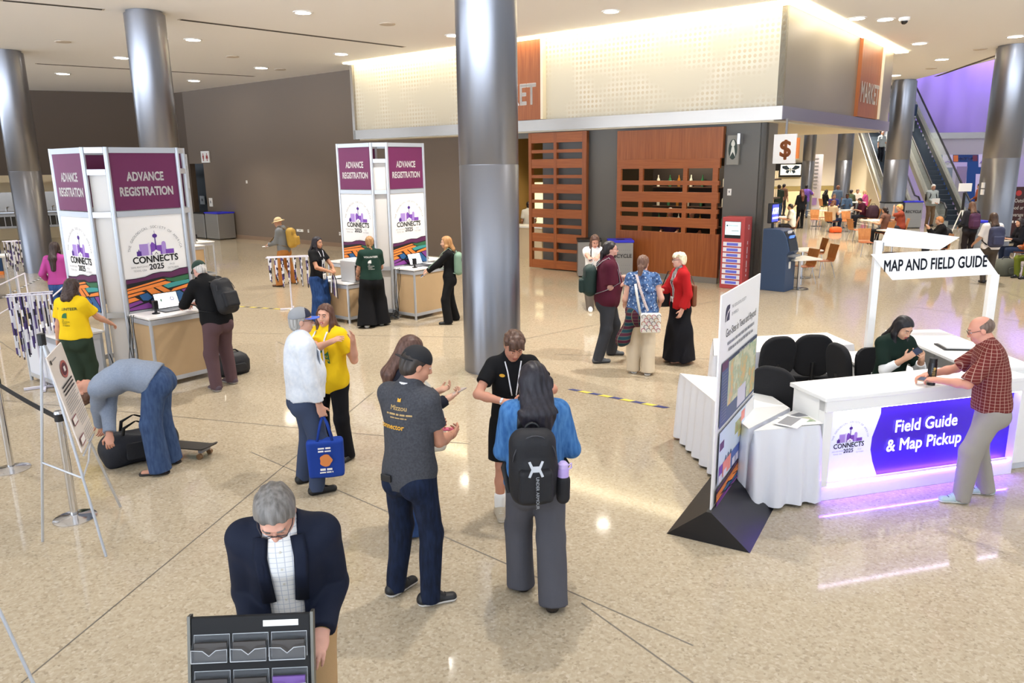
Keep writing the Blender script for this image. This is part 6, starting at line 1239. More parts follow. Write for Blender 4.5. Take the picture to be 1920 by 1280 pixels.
    def print_(s, items, sd=-1, name='shirt_lettering'):
        """lettering and shapes pressed on to the shirt: (text|polygon, x, z, size, material)"""
        mb = MB(); ms = []; X = s.rt*(1 if sd > 0 else -1)*-1 if False else (s.rt*-sd)
        for it in items:
            t_, x, z, sz, m = it[:5]
            if m not in ms: ms.append(m)
            mb.cur = ms.index(m)
            if isinstance(t_, int):      # unreadable small print: broken strokes
                a_ = Art((0, 0, 0), (1, 0, 0), (0, 1, 0), 0).bars(0, 0, 1, .07, m, t_); vs = np.array(a_.mb.v)[:, :2]*sz; fs = a_.mb.f
            elif isinstance(t_, str): vs, fs = text2d(t_, sz, 'CENTER', .02)
            else: vs = np.array(t_)*sz; fs = [tuple(range(len(t_)))]
            if len(vs) == 0: continue
            P = s.nk+(x+vs[:, :1])*(s.rt*(-1 if sd > 0 else 1))[None]+(z+vs[:, 1:2])*s.up1[None]; mb.add(onto(s.topP, P, -s.fw*sd, .005+.0006*ms.index(m)), fs)
        mb.build(name, ms, s.root); return s
    def collar(s, m, h_=.03):
        R_ = np.column_stack([s.rt, s.fw, s.up1]); c = s.nk+s.up1*.02*s.k; r = .066*s.k; mb = MB(); n = 20; vs = []
        for rr, z in ((r, .03), (r+.006, .034), (r+.020, -.004), (r+.014, -.008)): vs += [c+R_ @ np.array([rr*math.cos(a), rr*math.sin(a)*1.0+.004, z-.022*max(0, math.sin(a))]) for a in np.linspace(math.pi/2+.22, math.pi*2.5-.22, n)]
        fs = [(i*n+j, i*n+j+1, ((i+1) % 4)*n+j+1, ((i+1) % 4)*n+j) for i in range(4) for j in range(n-1)]; mb.add(vs, fs).build('collar', m, s.root, smooth=True); return s
    def watch(s, i, col='c9ccd2'):
        c = s.wr[i]; d = s.hd[i]; mb = MB(); mb.cyl(c-d*.03, c-d*.012, .0325*s.k, n=14); mb.build('watch', mat('watch_'+col, col, .3, .6), s.root); return s
    def ring(s, P, dirs, name, label, cat, mats): pass
def handpt(p, i, d=.09, n=.02): return p.wld(p.wr[i]+p.hd[i]*d*p.k+p.hn[i]*n)
def rucksack(p, m, label, size=(.30, .17, .44), drop=.04, off=0., strapm=None, pocket=None, one=None, extra=None, trim=None):
    """a worn backpack: body, pocket, straps that follow the shoulders; a thing of its own"""
    k = p.k; w, d, h = size; t = thing('backpack', label, 'backpack', p.root.location, p.root.rotation_euler[2]); R_ = np.column_stack([p.rt, p.fw, p.up1]); c0 = p.nk-p.up1*(drop+h/2)+p.rt*off
    s0 = onto(p.topP, c0[None]+0, p.fw, .0)[0]; c = s0-p.fw*(d/2-.012)
    P = [Box(c, np.array([w/2, d/2, h/2]), R_, min(w, d)*.48, .03), Ell(c-p.up1*h*.12-p.fw*d*.35, np.array([w*.40, d*.42, h*.30]), R_, .03)]
    sdfobj('body', P, .010 if p.near else .018, m, t, folds(.004, 24, p.seed+9)); b = sdfobj('pocket', [Box(c-p.fw*d*.62-p.up1*h*.16, np.array([w*.36, d*.22, h*.22]), R_, d*.16, .02)], .009 if p.near else .018, pocket or m, t, folds(.003, 30, p.seed))
    sm = strapm or M_black
    for i, sx in ((0, 1), (1, -1)):
        if one is not None and one != i: continue
        a = c+p.fw*d*.45+p.up1*h*.44+p.rt*sx*w*.22; top = p.sh[i]*.55+p.nk*.45; top = onto(p.topP, top[None], -p.up1, .008)[0]; f1 = onto(p.topP, (p.sh[i]*.62+p.nk*.38-p.up1*.13)[None], -p.fw, .008)[0]; f2 = onto(p.topP, (p.sh[i]*.85+p.nk*.15-p.up1*.27)[None], -p.fw, .008)[0]; e = c+p.fw*d*.4-p.up1*h*.40+p.rt*sx*w*.46; mid = onto(p.topP, ((f2+e)/2)[None], -p.rt*sx, .01)[0]
        MB().tube([a, (a+top)/2+p.up1*.02, top, (top+f1)/2+p.fw*.02+p.up1*.012, f1, f2, mid, e], .005, 8, flat=(p.rt, .024)).build('strap', sm, t, smooth=True)
    MB().tube([c+p.up1*(h*.46+.045*math.sin(a))+p.rt*.045*math.cos(a)+p.fw*d*.2 for a in np.linspace(0, math.pi, 9)], .009, 8).build('handle', sm, t, smooth=True)
    mb = MB(); mb.tube([c+R_ @ np.array([w*.46*math.cos(a), -d*.40, h*(.1+.36*math.sin(a))]) for a in np.linspace(.1, math.pi-.1, 14)], .004, 6); mb.build('zipper', trim or mat('zip_dark', '3a3a40', .4), t, smooth=True)
    return t, c, R_
def phone(p, i, label, col='17171b', tilt=.0, nm='phone', size=(.075, .15, .009)):
    P = handpt(p, i, .10, .012); t = thing(nm, label, 'phone', P, p.root.rotation_euler[2]); y = nrm(p.hd[i]); n = p.hn[i]; x = nrm(np.cross(y, n)); R_ = np.column_stack([x, y, n]); MB().box((0, 0, 0), size, R_).build('case', mat('phone_'+col, col, .3), t, bevel=.003); MB().box(n*-.0055, (size[0]*.9, size[1]*.92, .002), R_).build('screen', mat('phone_screen', '3a4660', .15), t); return t
# ================================================================ the people in the hall
def mid(*px): return np.mean([F(x, y) for x, y in px], 0)
def at_(pos, yaw, x, y, z=0): c, q = math.cos(yaw), math.sin(yaw); return np.array([pos[0]+c*x-q*y, pos[1]+q*x+c*y, z])
PI = math.pi
# --- man in the navy blazer, and the rack of clear pockets in front of him
p = F(545, 912, 1.66); pos = (p[0]-.07, p[1]+.10, 0); yw = PI+.16
A1 = Person('man in a navy blazer and glasses looking down over the black pocket rack', pos, yw, 1.74, 'm', .96, 'd3a08c', lean=.22, nod=.75, turn=.0, hands=((.13, .24, 1.02), (-.15, .24, 1.02)), poles=(np.array([.12, -.5, -.8]), np.array([-.12, -.5, -.8])), curl=(.6, .6)).body()
A1.top(cloth_mat('e4e2de', 'check', 'b9bcc4', None, 2.2), 'shirt', 1.9, .010, .06).collar(MATS['cloth_check_e4e2de_b9bcc4']); A1.pants(cloth_mat('b7966c'), 'trousers').shoes(mat('shoe_brown', '3a2a20', .4), '1a1512', kind='flat')
tp_ = A1.topP; navyc = cloth_mat('141a2b', rough=.75); A1.top(navyc, 'blazer', 1.93, .017, .18, .075, 0, .012, .004, front_open=.075); A1.topP = tp_
mb = MB()
for j in range(5): mb.cyl(*[onto(tp_, (A1.nk+A1.fw*0-A1.up1*(.06+.085*j))[None], -A1.fw, o_)[0] for o_ in (.001, .006)], .0055, n=10)
mb.build('shirt_button', mat('button', 'cfc9bd', .4), A1.root)
for sx in (-1, 1):
    q_ = [onto(A1.topP, (A1.nk+A1.rt*sx*x-A1.up1*z)[None], -A1.fw, .02)[0] for x, z in ((.075, -.01), (.085, .08), (.078, .2), (.07, .32))]; MB().tube(q_, .005, 6, flat=(A1.rt, .030)).build('lapel', navyc, A1.root, smooth=True)
A1.hair('5a5550', 'short', .013, .050).glasses('22222a').brows('5a544e').watch(1, 'b9a15a')
RP = F(470, 1152, 1.25); rz = .05; SR = 1.33
t = thing('card_rack', 'black display rack of clear plastic pockets in front of the man in the blazer', 'rack', (RP[0], RP[1], 0), rz)
a0 = math.radians(14); Yb = np.array([0, math.sin(a0), math.cos(a0)]); Ob = np.array([0, -math.tan(a0)*1.25+.0, 0.02]); wR = .475
MB().prism([(-wR/2, .0), (wR/2, .0), (wR/2, 1.265), (-wR/2, 1.265)], Ob, (1, 0, 0), Yb, -.028).build('back_panel', mat('rack_black', '08080a', .75, bump=.1), t, bevel=.006)
for sx in (-1, 1): MB().box(Ob+np.array([sx*(wR/2+.006), .015, 0])+Yb*.633, (.012, .035, 1.275), np.column_stack([[1, 0, 0], np.cross(Yb, [1, 0, 0]), Yb])).build('side_rail', mat('rack_edge', '5d5a52', .35, .5), t)
MB().cyl((-.15, .2, 0), (-.1, .03, 1.1), .014).build('leg', M_black, t); MB().cyl((.15, .2, 0), (.1, .03, 1.1), .014).build('leg', M_black, t)
MB().prism([(.05, 1.222), (.19, 1.222), (.19, 1.246), (.05, 1.246)], Ob, (1, 0, 0), Yb, .002).build('label_strip', M_white, t)
M_clr = mat('clear_plastic', '8f9296', .4, spec=.15, alpha=.14); M_cw = mat('card_violet', '6d4a94', .5); M_cd = mat('card_dark', '3a342f', .5)
Nb = np.cross(np.array([1., 0, 0]), Yb)
for r_ in range(6):
    for c_ in range(3):
        x0 = (-.115+.115*c_)*SR; y0 = 1.10-.145*r_; O_ = Ob+np.array([x0, 0, 0])+Yb*y0+Nb*.002
        pk = MB(); pk.prism([(-.07, 0), (.07, 0), (.07, .05), (.026, .047), (.0, .026), (-.026, .047), (-.07, .05)], O_+Nb*.034, (1, 0, 0), Yb, .0025); pk.prism([(-.07, 0), (.07, 0), (.07, .098), (-.07, .098)], O_, (1, 0, 0), Yb, .0022)
        for sx in (-.07, .0675): pk.prism([(0, 0), (.098, 0), (.05, .036), (0, .036)], O_+np.array([sx, 0, 0]), Yb, Nb, .0025)
        pk.prism([(-.07, 0), (.07, 0), (.07, .034), (-.07, .034)], O_, (1, 0, 0), Nb, .002); o = pk.build('pocket', M_clr, t)
        ed_ = MB(); ed_.tube([O_+Nb*.037+np.array([x_, 0, 0])+Yb*y_ for x_, y_ in ((-.07, 0), (-.07, .05), (-.026, .047), (0, .026), (.026, .047), (.07, .05), (.07, 0), (-.07, 0))], .002, 5); ed_.tube([O_+np.array([x_, 0, 0])+Yb*y_ for x_, y_ in ((-.07, .0), (-.07, .098), (.07, .098), (.07, 0))], .002, 5); ed_.build('rim', mat('clear_rim', 'b9bcc0', .2), o)
        m_ = M_cw if (r_, c_) in ((1, 2), (2, 0)) else (S_bl if (r_, c_) == (2, 2) else M_cd); MB().prism([(-.064, .002), (.064, .002), (.064, .072), (-.064, .072)], O_+Nb*.010, (1, 0, 0), Yb, .012).build('card', m_, o)
# --- man with the backwards cap
pos = mid((748, 1110), (812, 1128)); yw = -.55
A2 = Person('man in a grey printed tee and backwards black cap, back to the view', pos, yw, 1.80, 'm', 1.0, 'c58d72', feet=(F(812, 1130), F(748, 1108)), fyaw=(-.75, -.15), lean=.06, nod=.35, turn=-.6, hands=((.10, .36, 1.13), (-.10, .36, 1.15)), curl=(1.0, 1.0), palm=((-.8, 0, .5), (.8, 0, .5))).body()
tee = cloth_mat('4a4b50', 'heather', '3f4045'); A2.pants(cloth_mat('1c2740', 'denim', '141b2c'), 'jeans', loose=.004).top(tee, 'tee_shirt', .62, .012, .09, loose=.012)
A2.shoes(mat('shoe_black', '151517', .5), 'dcdcdc', 'sneaker', 'sneaker', '2a2a2c').hair('2a211b', 'short', .010, .05).cap('151519', back=True)
gold = mat('print_gold', 'e0a52a', .6); tan_ = mat('print_tan', 'b99a62', .6)
A2.print_([('Mizzou', .02, -.115, .045, tan_), (3, .02, -.15, .20, tan_), (4, .02, -.172, .13, tan_), ('connector', -.035, -.245, .05, gold), ([(-.5, 0), (.5, 0), (.5, 1), (0, .7), (-.5, 1)], .02, -.06, .026, gold)])
A2.print_([([(-.5, -.4), (.5, -.4), (.5, .4), (-.5, .4)], 0, 0, .001, gold)], name='tee_tag')
for z in (.115,):
    mb = MB(); mb.tube([A2.nk+A2.R.T @ np.zeros(3)+A2.rt*.062*math.cos(a)+A2.fw*(.07*math.sin(a)+.0)+A2.up1*(.03-.02*math.sin(a)) for a in np.linspace(0, 6.28, 20)], .003, 6, flat=(A2.up1, .010)); mb.build('lanyard', mat('ribbon_e9e9ee', 'e9e9ee', .6), A2.root, smooth=True)
t = thing('wallet', 'small black wallet edge in the grey tee man\'s back pocket', 'wallet', A2.wld(A2.pel+np.array([-.07, -.168, .01])), yw); MB().box((0, 0, 0), (.085, .012, .05)).build('case', M_black, t, bevel=.004)
P = (A2.wld(A2.wr[0]+A2.hd[0]*.1)+A2.wld(A2.wr[1]+A2.hd[1]*.1))/2; tag(MB().box((0, 0, 0), (.08, .05, .012)).build('name_badge', mat('badge_pink', 'e06a8a', .5), loc=tuple(P)), 'pink card held in the hands of the man in the grey tee', 'card')
# --- woman with the black backpack and denim shirt
pos = mid((976, 1098), (1036, 1135)); yw = .12
A3 = Person('woman with long black hair and a blue denim shirt, back to the view', pos, yw, 1.69, 'f', 1.10, 'c08c72', feet=(F(1036, 1135), F(976, 1098)), fyaw=(-.2, .2), nod=.12, turn=.15, hands=((.26, .26, 1.02), (-.18, .30, 1.05)), curl=(.9, .9)).body()
den = cloth_mat('4f7fb4', 'denim', '35639a'); A3.pants(cloth_mat('55555c'), 'trousers', loose=.014, flare=.03, rise=.10).belt('17171a').shoes(mat('shoe_dark', '2a2320', .45), '1a1512', kind='flat').top(den, 'denim_shirt', 1.88, .013, .0, loose=.014, fold=.005).collar(den)
A3.hair('16121a', 'long', .026, .05, .24, 2.1)
bt, c, R_ = rucksack(A3, M_bp, 'big black backpack with a white emblem on the woman in the denim shirt', (.31, .20, .52), .09, -.05)
a = Art(c-A3.fw*.185+A3.rt*-.01+A3.up1*.06, A3.rt, A3.up1, .01); wp = mat('emblem_white', 'c9ccd2', .5)
a.poly([(-.05, .05), (-.035, .055), (-.02, .02), (.02, .02), (.035, .055), (.05, .05), (.03, 0), (.05, -.05), (.035, -.055), (.02, -.02), (-.02, -.02), (-.035, -.055), (-.05, -.05), (-.03, 0)], wp); a.build('emblem', bt)
a = Art(c-A3.fw*.185-A3.rt*.01-A3.up1*.10, -A3.up1, A3.rt, .012); a.text('UNDER ARMOUR', 0, 0, .028, wp, bold=.02); a.build('lettering', bt)
B_ = c+A3.rt*.195-A3.up1*.10-A3.fw*.02; sdfobj('bottle_pocket', [Cap(B_-A3.up1*.12, B_-A3.up1*.0, .045, .048)], .01, M_bp, bt)
t = thing('water_bottle', 'lilac water bottle in the side pocket of the black backpack', 'bottle', A3.wld(B_), yw); MB().lathe([(.036, -.1), (.038, -.09), (.038, .075), (.03, .09), (.001, .09)], n=20).build('body', mat('bottle_lilac', 'b9a0dc', .3), t, smooth='auto'); MB().lathe([(.034, .088), (.034, .115), (.02, .13), (.001, .13)], n=18).build('cap', mat('bottle_lilac_cap', 'c9b4e6', .25), t, smooth='auto'); MB().tube([(.03, 0, .1), (.055, 0, .115), (.055, 0, .085), (.035, 0, .075)], .006).build('loop', MATS['bottle_lilac_cap'], t)
# --- young man in black polo and shorts
pos = F(962, 962); pos = pos+np.array([.0, .06, 0]); yw = PI+.12
A4 = Person('young man in a black polo and shorts looking down at a ribbon in his hands', pos, yw, 1.66, 'm', .97, 'c98f76', feet=(F(938, 966), at_(pos, yw, -.12, .02)), nod=.62, turn=.12, lean=.06, hands=((.10, .36, 1.13), (-.10, .34, 1.17)), poles=(np.array([1., -.2, -.2]), np.array([-1., -.2, -.2])), curl=(1.1, 1.1), palm=((-.6, .2, -.4), (.6, .2, -.4))).body()
blk = cloth_mat('141416'); A4.pants(blk, 'shorts', length=.86, loose=.018).top(blk, 'polo_shirt', .62, .012, .10, .055, .07, loose=.006).collar(blk); A4.shoes(mat('shoe_taupe', 'b5a994', .7), 'd9d2c4', 'sneaker', 'sneaker', 'd9d2c4')
for i in (0, 1): d = nrm(A4.kn[i]-A4.ank[i]); sdfobj('sock', [Cap(A4.ank[i]-d*.04, A4.ank[i]+d*.11, .044, .052)], .01, cloth_mat('f0efec'), A4.root)
A4.hair('4a3022', 'mop', .014, .045).brows('3a261b').lanyard('eeeef2', .30, None, .0055); A4.watch(0); A4.print_([([(math.cos(q_)*1.3, math.sin(q_)*.8) for q_ in np.linspace(0, 6.28, 14)[:-1]], -.095, -.115, .018, gold)], 1, 'chest_emblem')
P0_, P1_ = handpt(A4, 0, .08), handpt(A4, 1, .08); tag(MB().tube([P0_, (P0_+P1_)/2-Z*.004, P1_], .003, 6, flat=(Z, .011)).build('ribbon', mat('ribbon_rose', 'd0436a', .5)), 'rose and purple ribbon held by the young man in the black polo', 'ribbon')
# --- woman with phone behind the man in grey
pos = F(770, 1003); yw = -1.1
A5 = Person('woman with long brown hair looking at her phone behind the grey tee man', pos, yw, 1.66, 'f', .95, 'd9a98f', feet=(F(778, 1004), F(760, 985)), nod=.5, turn=-.1, hands=((.06, .36, 1.16), (-.10, .34, 1.18)), curl=(.9, .9), palm=((-.3, .2, .9), (.3, .2, .9))).body()
A5.pants(cloth_mat('37507e', 'denim', '2a3f68'), 'jeans', flare=.02).top(cloth_mat('20222c'), 'jacket', 1.85, .014, .0).shoes(M_black, '1a1512', kind='flat'); A5.hair('4a2f24', 'long', .016, .05, .16, 1.35).brows('3a261b')
phone(A5, 0, 'dark phone in the hands of the woman behind the grey tee man', 'b9a9a0')
c = A5.wld(A5.sh[0]+np.array([.10, .08, -.42])); t = thing('tote_bag', 'cream cloth tote bag hanging from the woman behind the grey tee man', 'tote bag', c, yw); cm = cloth_mat('d2cabb'); sdfobj('body', [Box((0, 0, 0), np.array([.05, .16, .18]), None, .04, .02)], .012, cm, t, folds(.008, 18, 3)); MB().tube([(0, -.1, .17), (-.03, -.06, .36), (-.06, 0, .44), (-.03, .06, .36), (0, .1, .17)], .003, 6, flat=(np.array([0, 1., 0]), .014)).build('handle', cm, t, smooth=True)
# --- older man in a white shirt and cap with the blue bag
pos = mid((600, 922), (576, 903)); yw = -1.12
A6 = Person('older man in a pale work shirt and grey cap holding a blue tote bag', pos, yw, 1.72, 'm', 1.16, 'cf9f8a', feet=(F(600, 924), F(574, 902)), fyaw=(.0, .25), side=-.0, lean=-.04, nod=.05, turn=-.1, hands=((.24, .09, .77), None), curl=(1.3, .6)).body()
wsh = cloth_mat('dfe3ea', 'heather', 'd2d8e2', None, .4); A6.pants(cloth_mat('3f4a63'), 'trousers', loose=.012).belt('17171a').top(wsh, 'work_shirt', 1.93, .013, -.015, loose=.016, fold=.006).collar(wsh); A6.shoes(mat('shoe_black', '151517'), '0f0f10', kind='flat')
A6.hair('8a8680', 'short', .008, .05).cap('8d8f93', '4f6fd0', front='23263a').glasses('2a2a30'); A6.lanyard('eeeef2', .12, None)
MB().box(onto(A6.topP, (A6.nk+A6.rt*.09-A6.up1*.17)[None], -A6.fw, .004)[0], (.11, .012, .12), np.column_stack([A6.rt, A6.fw, A6.up1])).build('chest_pocket', wsh, A6.root)
h_ = handpt(A6, 0, .085, .0); t = thing('tote_bag', 'royal blue printed tote bag held by the older man in the grey cap', 'tote bag', h_-Z*.42, yw+1.35); bm = cloth_mat('24439a'); sdfobj('body', [Box((0, 0, 0), np.array([.165, .06, .185]), None, .03, .02)], .010, bm, t, folds(.006, 16, 8)); 
for sy in (-.045, .045): MB().tube([(-.07, sy, .17), (-.03, sy*.5, .34), (0, 0, .42), (.03, sy*.5, .34), (.07, sy, .17)], .003, 6, flat=(np.array([1., 0, 0]), .012)).build('handle', bm, t, smooth=True)
a = Art((0, -.066, 0), (1, 0, 0), (0, 0, 1), .006); a.bars(0, .11, .13, .02, M_pw, 6); a.bars(0, .083, .13, .016, M_pw, 7); a.poly([(.055*math.cos(q_)*(1+.12*math.cos(5*q_)), .0+.06*math.sin(q_)) for q_ in np.linspace(0, 6.28, 26)[:-1]], mat('bag_orange', 'e08a4a', .6)); a.bars(0, -.098, .11, .022, M_pw, 8); a.bars(0, -.122, .12, .014, M_pw, 9); a.build('print', t)
# --- volunteer in yellow, facing the view
pos = F(626, 860); yw = 2.75
A7 = Person('smiling volunteer in a yellow tee pointing with both hands', pos, yw, 1.63, 'f', 1.0, 'd9a48c', feet=(at_(pos, yw, .11, .0), F(652, 862)), nod=.05, turn=.2, tilt=-.06, hands=((*PL(622, 640, pos-np.array([0, .30, 0]), np.array([0, 1., 0])), 1), (*PL(662, 640, pos-np.array([0, .16, 0]), np.array([0, 1., 0])), 1)), poles=(np.array([.8, .2, -.5]), np.array([-.9, -.1, -1.2])), curl=(.35, .3), palm=((-.3, -.5, -.6), (.2, .9, .2))).body('b8605a')
yel = cloth_mat('f0c81e'); A7.pants(cloth_mat('15151a'), 'trousers', flare=.012).top(yel, 'tee_shirt', .66, .012, .14, loose=.020, fold=.005); A7.shoes(M_black, '0f0f10', kind='flat'); A7.hair('4f2f22', 'long', .016, .046, .14, 1.4).brows('3a261b').lips_smile()
grn = mat('print_green', '1f6a3a', .6); A7.print_([([(-1.15, -1), (1.15, -1), (1.15, .9), (.2, .75), (-.7, .1)], 0, -.235, .085, grn), ('GEOPOLIS', .02, -.255, .034, yel), ('VOLUNTEER', .0, -.298, .034, yel)], 1); A7.lanyard('e6e6f2', .40, 'f4f3f0', .010, -.02, 'e8935a')
# --- bending man in grey, his duffel and skateboard
pos = mid((296, 886), (318, 872)); yw = 1.72
A8 = Person('man in a grey sweatshirt and jeans bent over a black duffel bag', pos, yw, 1.80, 'm', 1.0, 'c9937c', feet=(F(318, 868), F(296, 888)), fyaw=(.05, .05), lean=1.95, nod=-.1, hdrop=-.04, hands=((.20, .62, .40), (-.15, .42, .44)), poles=(np.array([.3, .8, .2]), np.array([-.3, .8, .2])), curl=(1.0, 1.0)).body(eyes=False)
A8.pants(cloth_mat('44597c', 'denim', '33466a'), 'jeans', loose=.016, flare=.03, rise=.10).belt('5a2f22').top(cloth_mat('8d97a8', 'heather', '848ea0'), 'sweatshirt', 1.9, .014, -.01, loose=.02, fold=.006).shoes(mat('sandal_brown', '3a2c26', .6), '2a2220', kind='sandal'); A8.hair('5a3a28', 'short', .018, .045)
DB = F(252, 868); t = thing('duffel_bag', 'open black duffel bag on the floor under the bent man\'s hands', 'bag', DB+np.array([0, .12, 0]), .55); nyl = mat('nylon_navy', '171a24', .7, bump=.25, bscale=60)
sdfobj('body', [Cap((-.20, 0, .17), (.22, 0, .18), .18, .18, None, 1, .03, [((0, 0, .003), (0, 0, -1.))]), Box((0, 0, .12), np.array([.33, .17, .12]), None, .06, .05), Ell((.0, 0, .34), np.array([.2, .10, .05]), None, .02, -1)], .012, nyl, t, folds(.010, 15, 21), pad=.05)
MB().prism(rrect(.26, .18, .03, 4), (0, -.176, .16), (1, 0, 0), (0, .15, .98), .03).build('end_pocket', M_bp, t, bevel=.012)
for sy in (-.1, .12): MB().tube([(-.16, sy, .2), (-.12, sy*1.2, .40), (.0, sy*1.1, .46), (.12, sy*1.2, .40), (.16, sy, .2)], .006, 8, flat=(np.array([1., 0, 0]), .018)).build('handle', M_black, t, smooth=True)
MB().tube([(.2, -.15, .03), (.28, -.25, .012), (.18, -.33, .012), (.1, -.4, .012)], .004, 6, flat=(np.array([0, 1., 0]), .014)).build('strap', M_black, t, smooth=True)
SK = F(348, 852); t = thing('skateboard', 'dark skateboard lying on the floor behind the bent man', 'skateboard', SK, -.25); pr = [(-.40, .0)]; dk = []
out = [(x, (.10 if abs(x) < .28 else .10*math.sqrt(max(0, 1-((abs(x)-.28)/.12)**2)))) for x in np.linspace(-.4, .4, 21)]; vs = [(x, y, .105+.05*max(0, (abs(x)-.27)/.13)) for x, y in out]+[(x, -y, .105+.05*max(0, (abs(x)-.27)/.13)) for x, y in out]; n_ = 21
mb = MB(); mb.add(vs+[(x, y, z+.012) for x, y, z in vs], [(i, i+1, n_+i+1, n_+i) for i in range(n_-1)]+[(2*n_+i, 3*n_+i, 3*n_+i+1, 2*n_+i+1) for i in range(n_-1)]+[(i, 2*n_+i, 2*n_+i+1, i+1) for i in range(n_-1)]+[(n_+i, n_+i+1, 3*n_+i+1, 3*n_+i) for i in range(n_-1)]); mb.build('deck', mat('deck_dark', '37322c', .8, bump=.2, bscale=150), t)
for x in (-.24, .24):
    MB().box((x, 0, .08), (.05, .14, .03)).build('truck', M_grey, t); 
    for y in (-.085, .085): MB().cyl((x, y-.017, .03), (x, y+.017, .03), .03, n=14).build('wheel', mat('wheel_tan', '8a6a4a', .5), t)
# --- man in black with a green cap at the closest tower
pos = mid((406, 730), (434, 720)); yw = .95
A9 = Person('man in a black sweater and dark green cap leaning over the laptop counter', pos, yw, 1.80, 'm', 1.08, 'd8a392', feet=(F(434, 718), F(405, 732)), fyaw=(.1, -.1), lean=.38, nod=.35, hands=((.10, .62, 1.13), (-.14, .58, 1.13)), poles=(np.array([.7, -.5, -.6]), np.array([-.7, -.5, -.6])), curl=(.7, .7)).body()
A9.pants(cloth_mat('5c464a'), 'trousers', loose=.016).top(blk, 'sweater', 1.95, .014, .05, loose=.016).collar(blk).shoes(mat('shoe_plum', '4a3a44', .6), 'a9a5a0'); A9.hair('a9a39c', 'short', .006, .03).cap('1f3a30').glasses('b9b9b9').beard('c9c4be', .008)
rucksack(A9, M_bp, 'black backpack slung on the man in the green cap', (.30, .19, .50), .06, .06)
t = bag(F(432, 703)+np.array([0, .1, 0]), .8, (.50, .30, .32), mat('bag_black', '1b1b1f', .6, bump=.2, bscale=70), 'black travel bag on the floor beside the man in the green cap', 'travel_bag')
# --- volunteer in yellow seen from behind
pos = mid((148, 752), (172, 746)); yw = -.12
A10 = Person('volunteer in a yellow tee and dark green trousers, back to the view', pos, yw, 1.61, 'f', 1.05, 'd3a088', feet=(F(172, 746), F(150, 754)), fyaw=(-.9, -.5), nod=.25, turn=-.15, hands=((.26, .36, .98), (-.27, .0, .80)), curl=(.6, .6)).body()
A10.pants(cloth_mat('2f3d31'), 'trousers', loose=.016, flare=.01).top(yel, 'tee_shirt', .68, .012, -.03, loose=.02, fold=.005); A10.shoes(mat('shoe_lime', 'd8d9a8', .7), 'e6e6d4'); A10.hair('33221d', 'bob', .022, .05, .2, 1.6, .004); A10.watch(1)
gk = mat('print_olive', '3a4a24', .6); A10.print_([('VOLUNTEER', 0, -.12, .05, gk), ([(-1, -1), (1, -1), (1, .9), (.1, .85), (-.6, .4), (-1, -.4)], -.02, -.185, .035, grn), ('THE', -.045, -.25, .018, gk), ('GEOLOGICAL', -.01, -.275, .018, gk), ('SOCIETY', -.025, -.30, .018, gk), ('OF AMERICA', -.01, -.325, .018, gk)])
# --- woman in the pink top by the far column
pos = F(124, 618); yw = .1
A11 = Person('woman with long dark hair, a pink top and jeans beside the metal column', pos, yw, 1.66, 'f', .98, 'c99a80', nod=.1, near=True, hands=((.2, .25, 1.0), (-.25, .1, .95))).body(eyes=False); A11.pants(cloth_mat('3a5a94', 'denim', '2f4a80'), 'jeans').top(cloth_mat('b24a94'), 'pink_top', 1.7, .013, -.02, loose=.01).shoes(M_white); A11.hair('2a1d1b', 'long', .016, .05, .22, 1.3)
# --- hiker in bucket hat
pos = mid((523, 536), (552, 531)); yw = 1.45
A12 = Person('person in a grey hoodie, tan sun hat and orange trousers walking past the wall', pos, yw, 1.75, 'm', .97, 'c99a80', feet=(F(552, 531), F(523, 537)), fyaw=(.1, .1), lean=.08, nod=.2, hands=((.1, .34, 1.10), (-.1, .36, 1.06)), curl=(.9, .9)).body(); A12.pants(cloth_mat('b0753f'), 'trousers', loose=.03).top(cloth_mat('7d8083'), 'hoodie', 1.92, .014, .12, loose=.02).shoes(mat('shoe_tan', '6f4a30', .6), '3a2c22', kind='boot').sunhat('d9bf94')
sdfobj('hood', [Ell(A12.nk-A12.fw*.06, np.array([.11, .07, .09]), None, .03)], .014, cloth_mat('7d8083'), A12.root, folds(.004, 25, 3)); rucksack(A12, mat('pack_ochre', 'b8923a', .7, var=.15), 'ochre hiking backpack on the person in the sun hat', (.31, .22, .52), .0, 0, mat('strap_ochre', '8a6d2c', .7)); t = thing('programme', 'folded white programme held by the person in the sun hat', 'paper', handpt(A12, 1, .12)); MB().box((0, 0, 0), (.16, .12, .01)).build('page', M_white, t)
# --- woman in black tee with lanyards
pos = F(603, 604); yw = -1.95
A13 = Person('woman with long black hair, black tee and jeans facing the braided volunteer', pos, yw, 1.66, 'f', .97, 'c08c6e', nod=.1, hands=((.06, .30, 1.04), (-.06, .32, 1.06)), curl=(1.0, 1.0), poles=(np.array([.9, -.3, -.3]), np.array([-.9, -.3, -.3]))).body(); A13.pants(cloth_mat('2f4f86', 'denim', '253f70'), 'jeans', loose=.03, flare=.05).top(blk, 'tee_shirt', .6, .012, .0, loose=.01).shoes(M_black); A13.hair('17121a', 'long', .018, .05, .22, 1.4).brows('17121a'); A13.print_([([(-.5, -1), (.1, -.9), (.5, .1), (.3, 1), (-.1, .2), (-.4, .6)], 0, -.2, .06, mat('print_pale', 'c9ccc9', .6))], 1); A13.lanyard('e6e6f2', .45, 'f4f3f0')
h_ = handpt(A13, 0); mb = MB()
for j in range(5): x = -.05+.025*j; mb.cur = j % 3; mb.tube([h_+np.array([x*.3, 0, 0]), h_+np.array([x, .03, -.15]), h_+np.array([x*1.2, .02, -.38-.03*j])], .002, 5, flat=(np.array([1., 0, 0]), .010))
tag(mb.build('lanyard', LM), 'handful of patterned lanyards held by the woman in the black tee', 'lanyard')
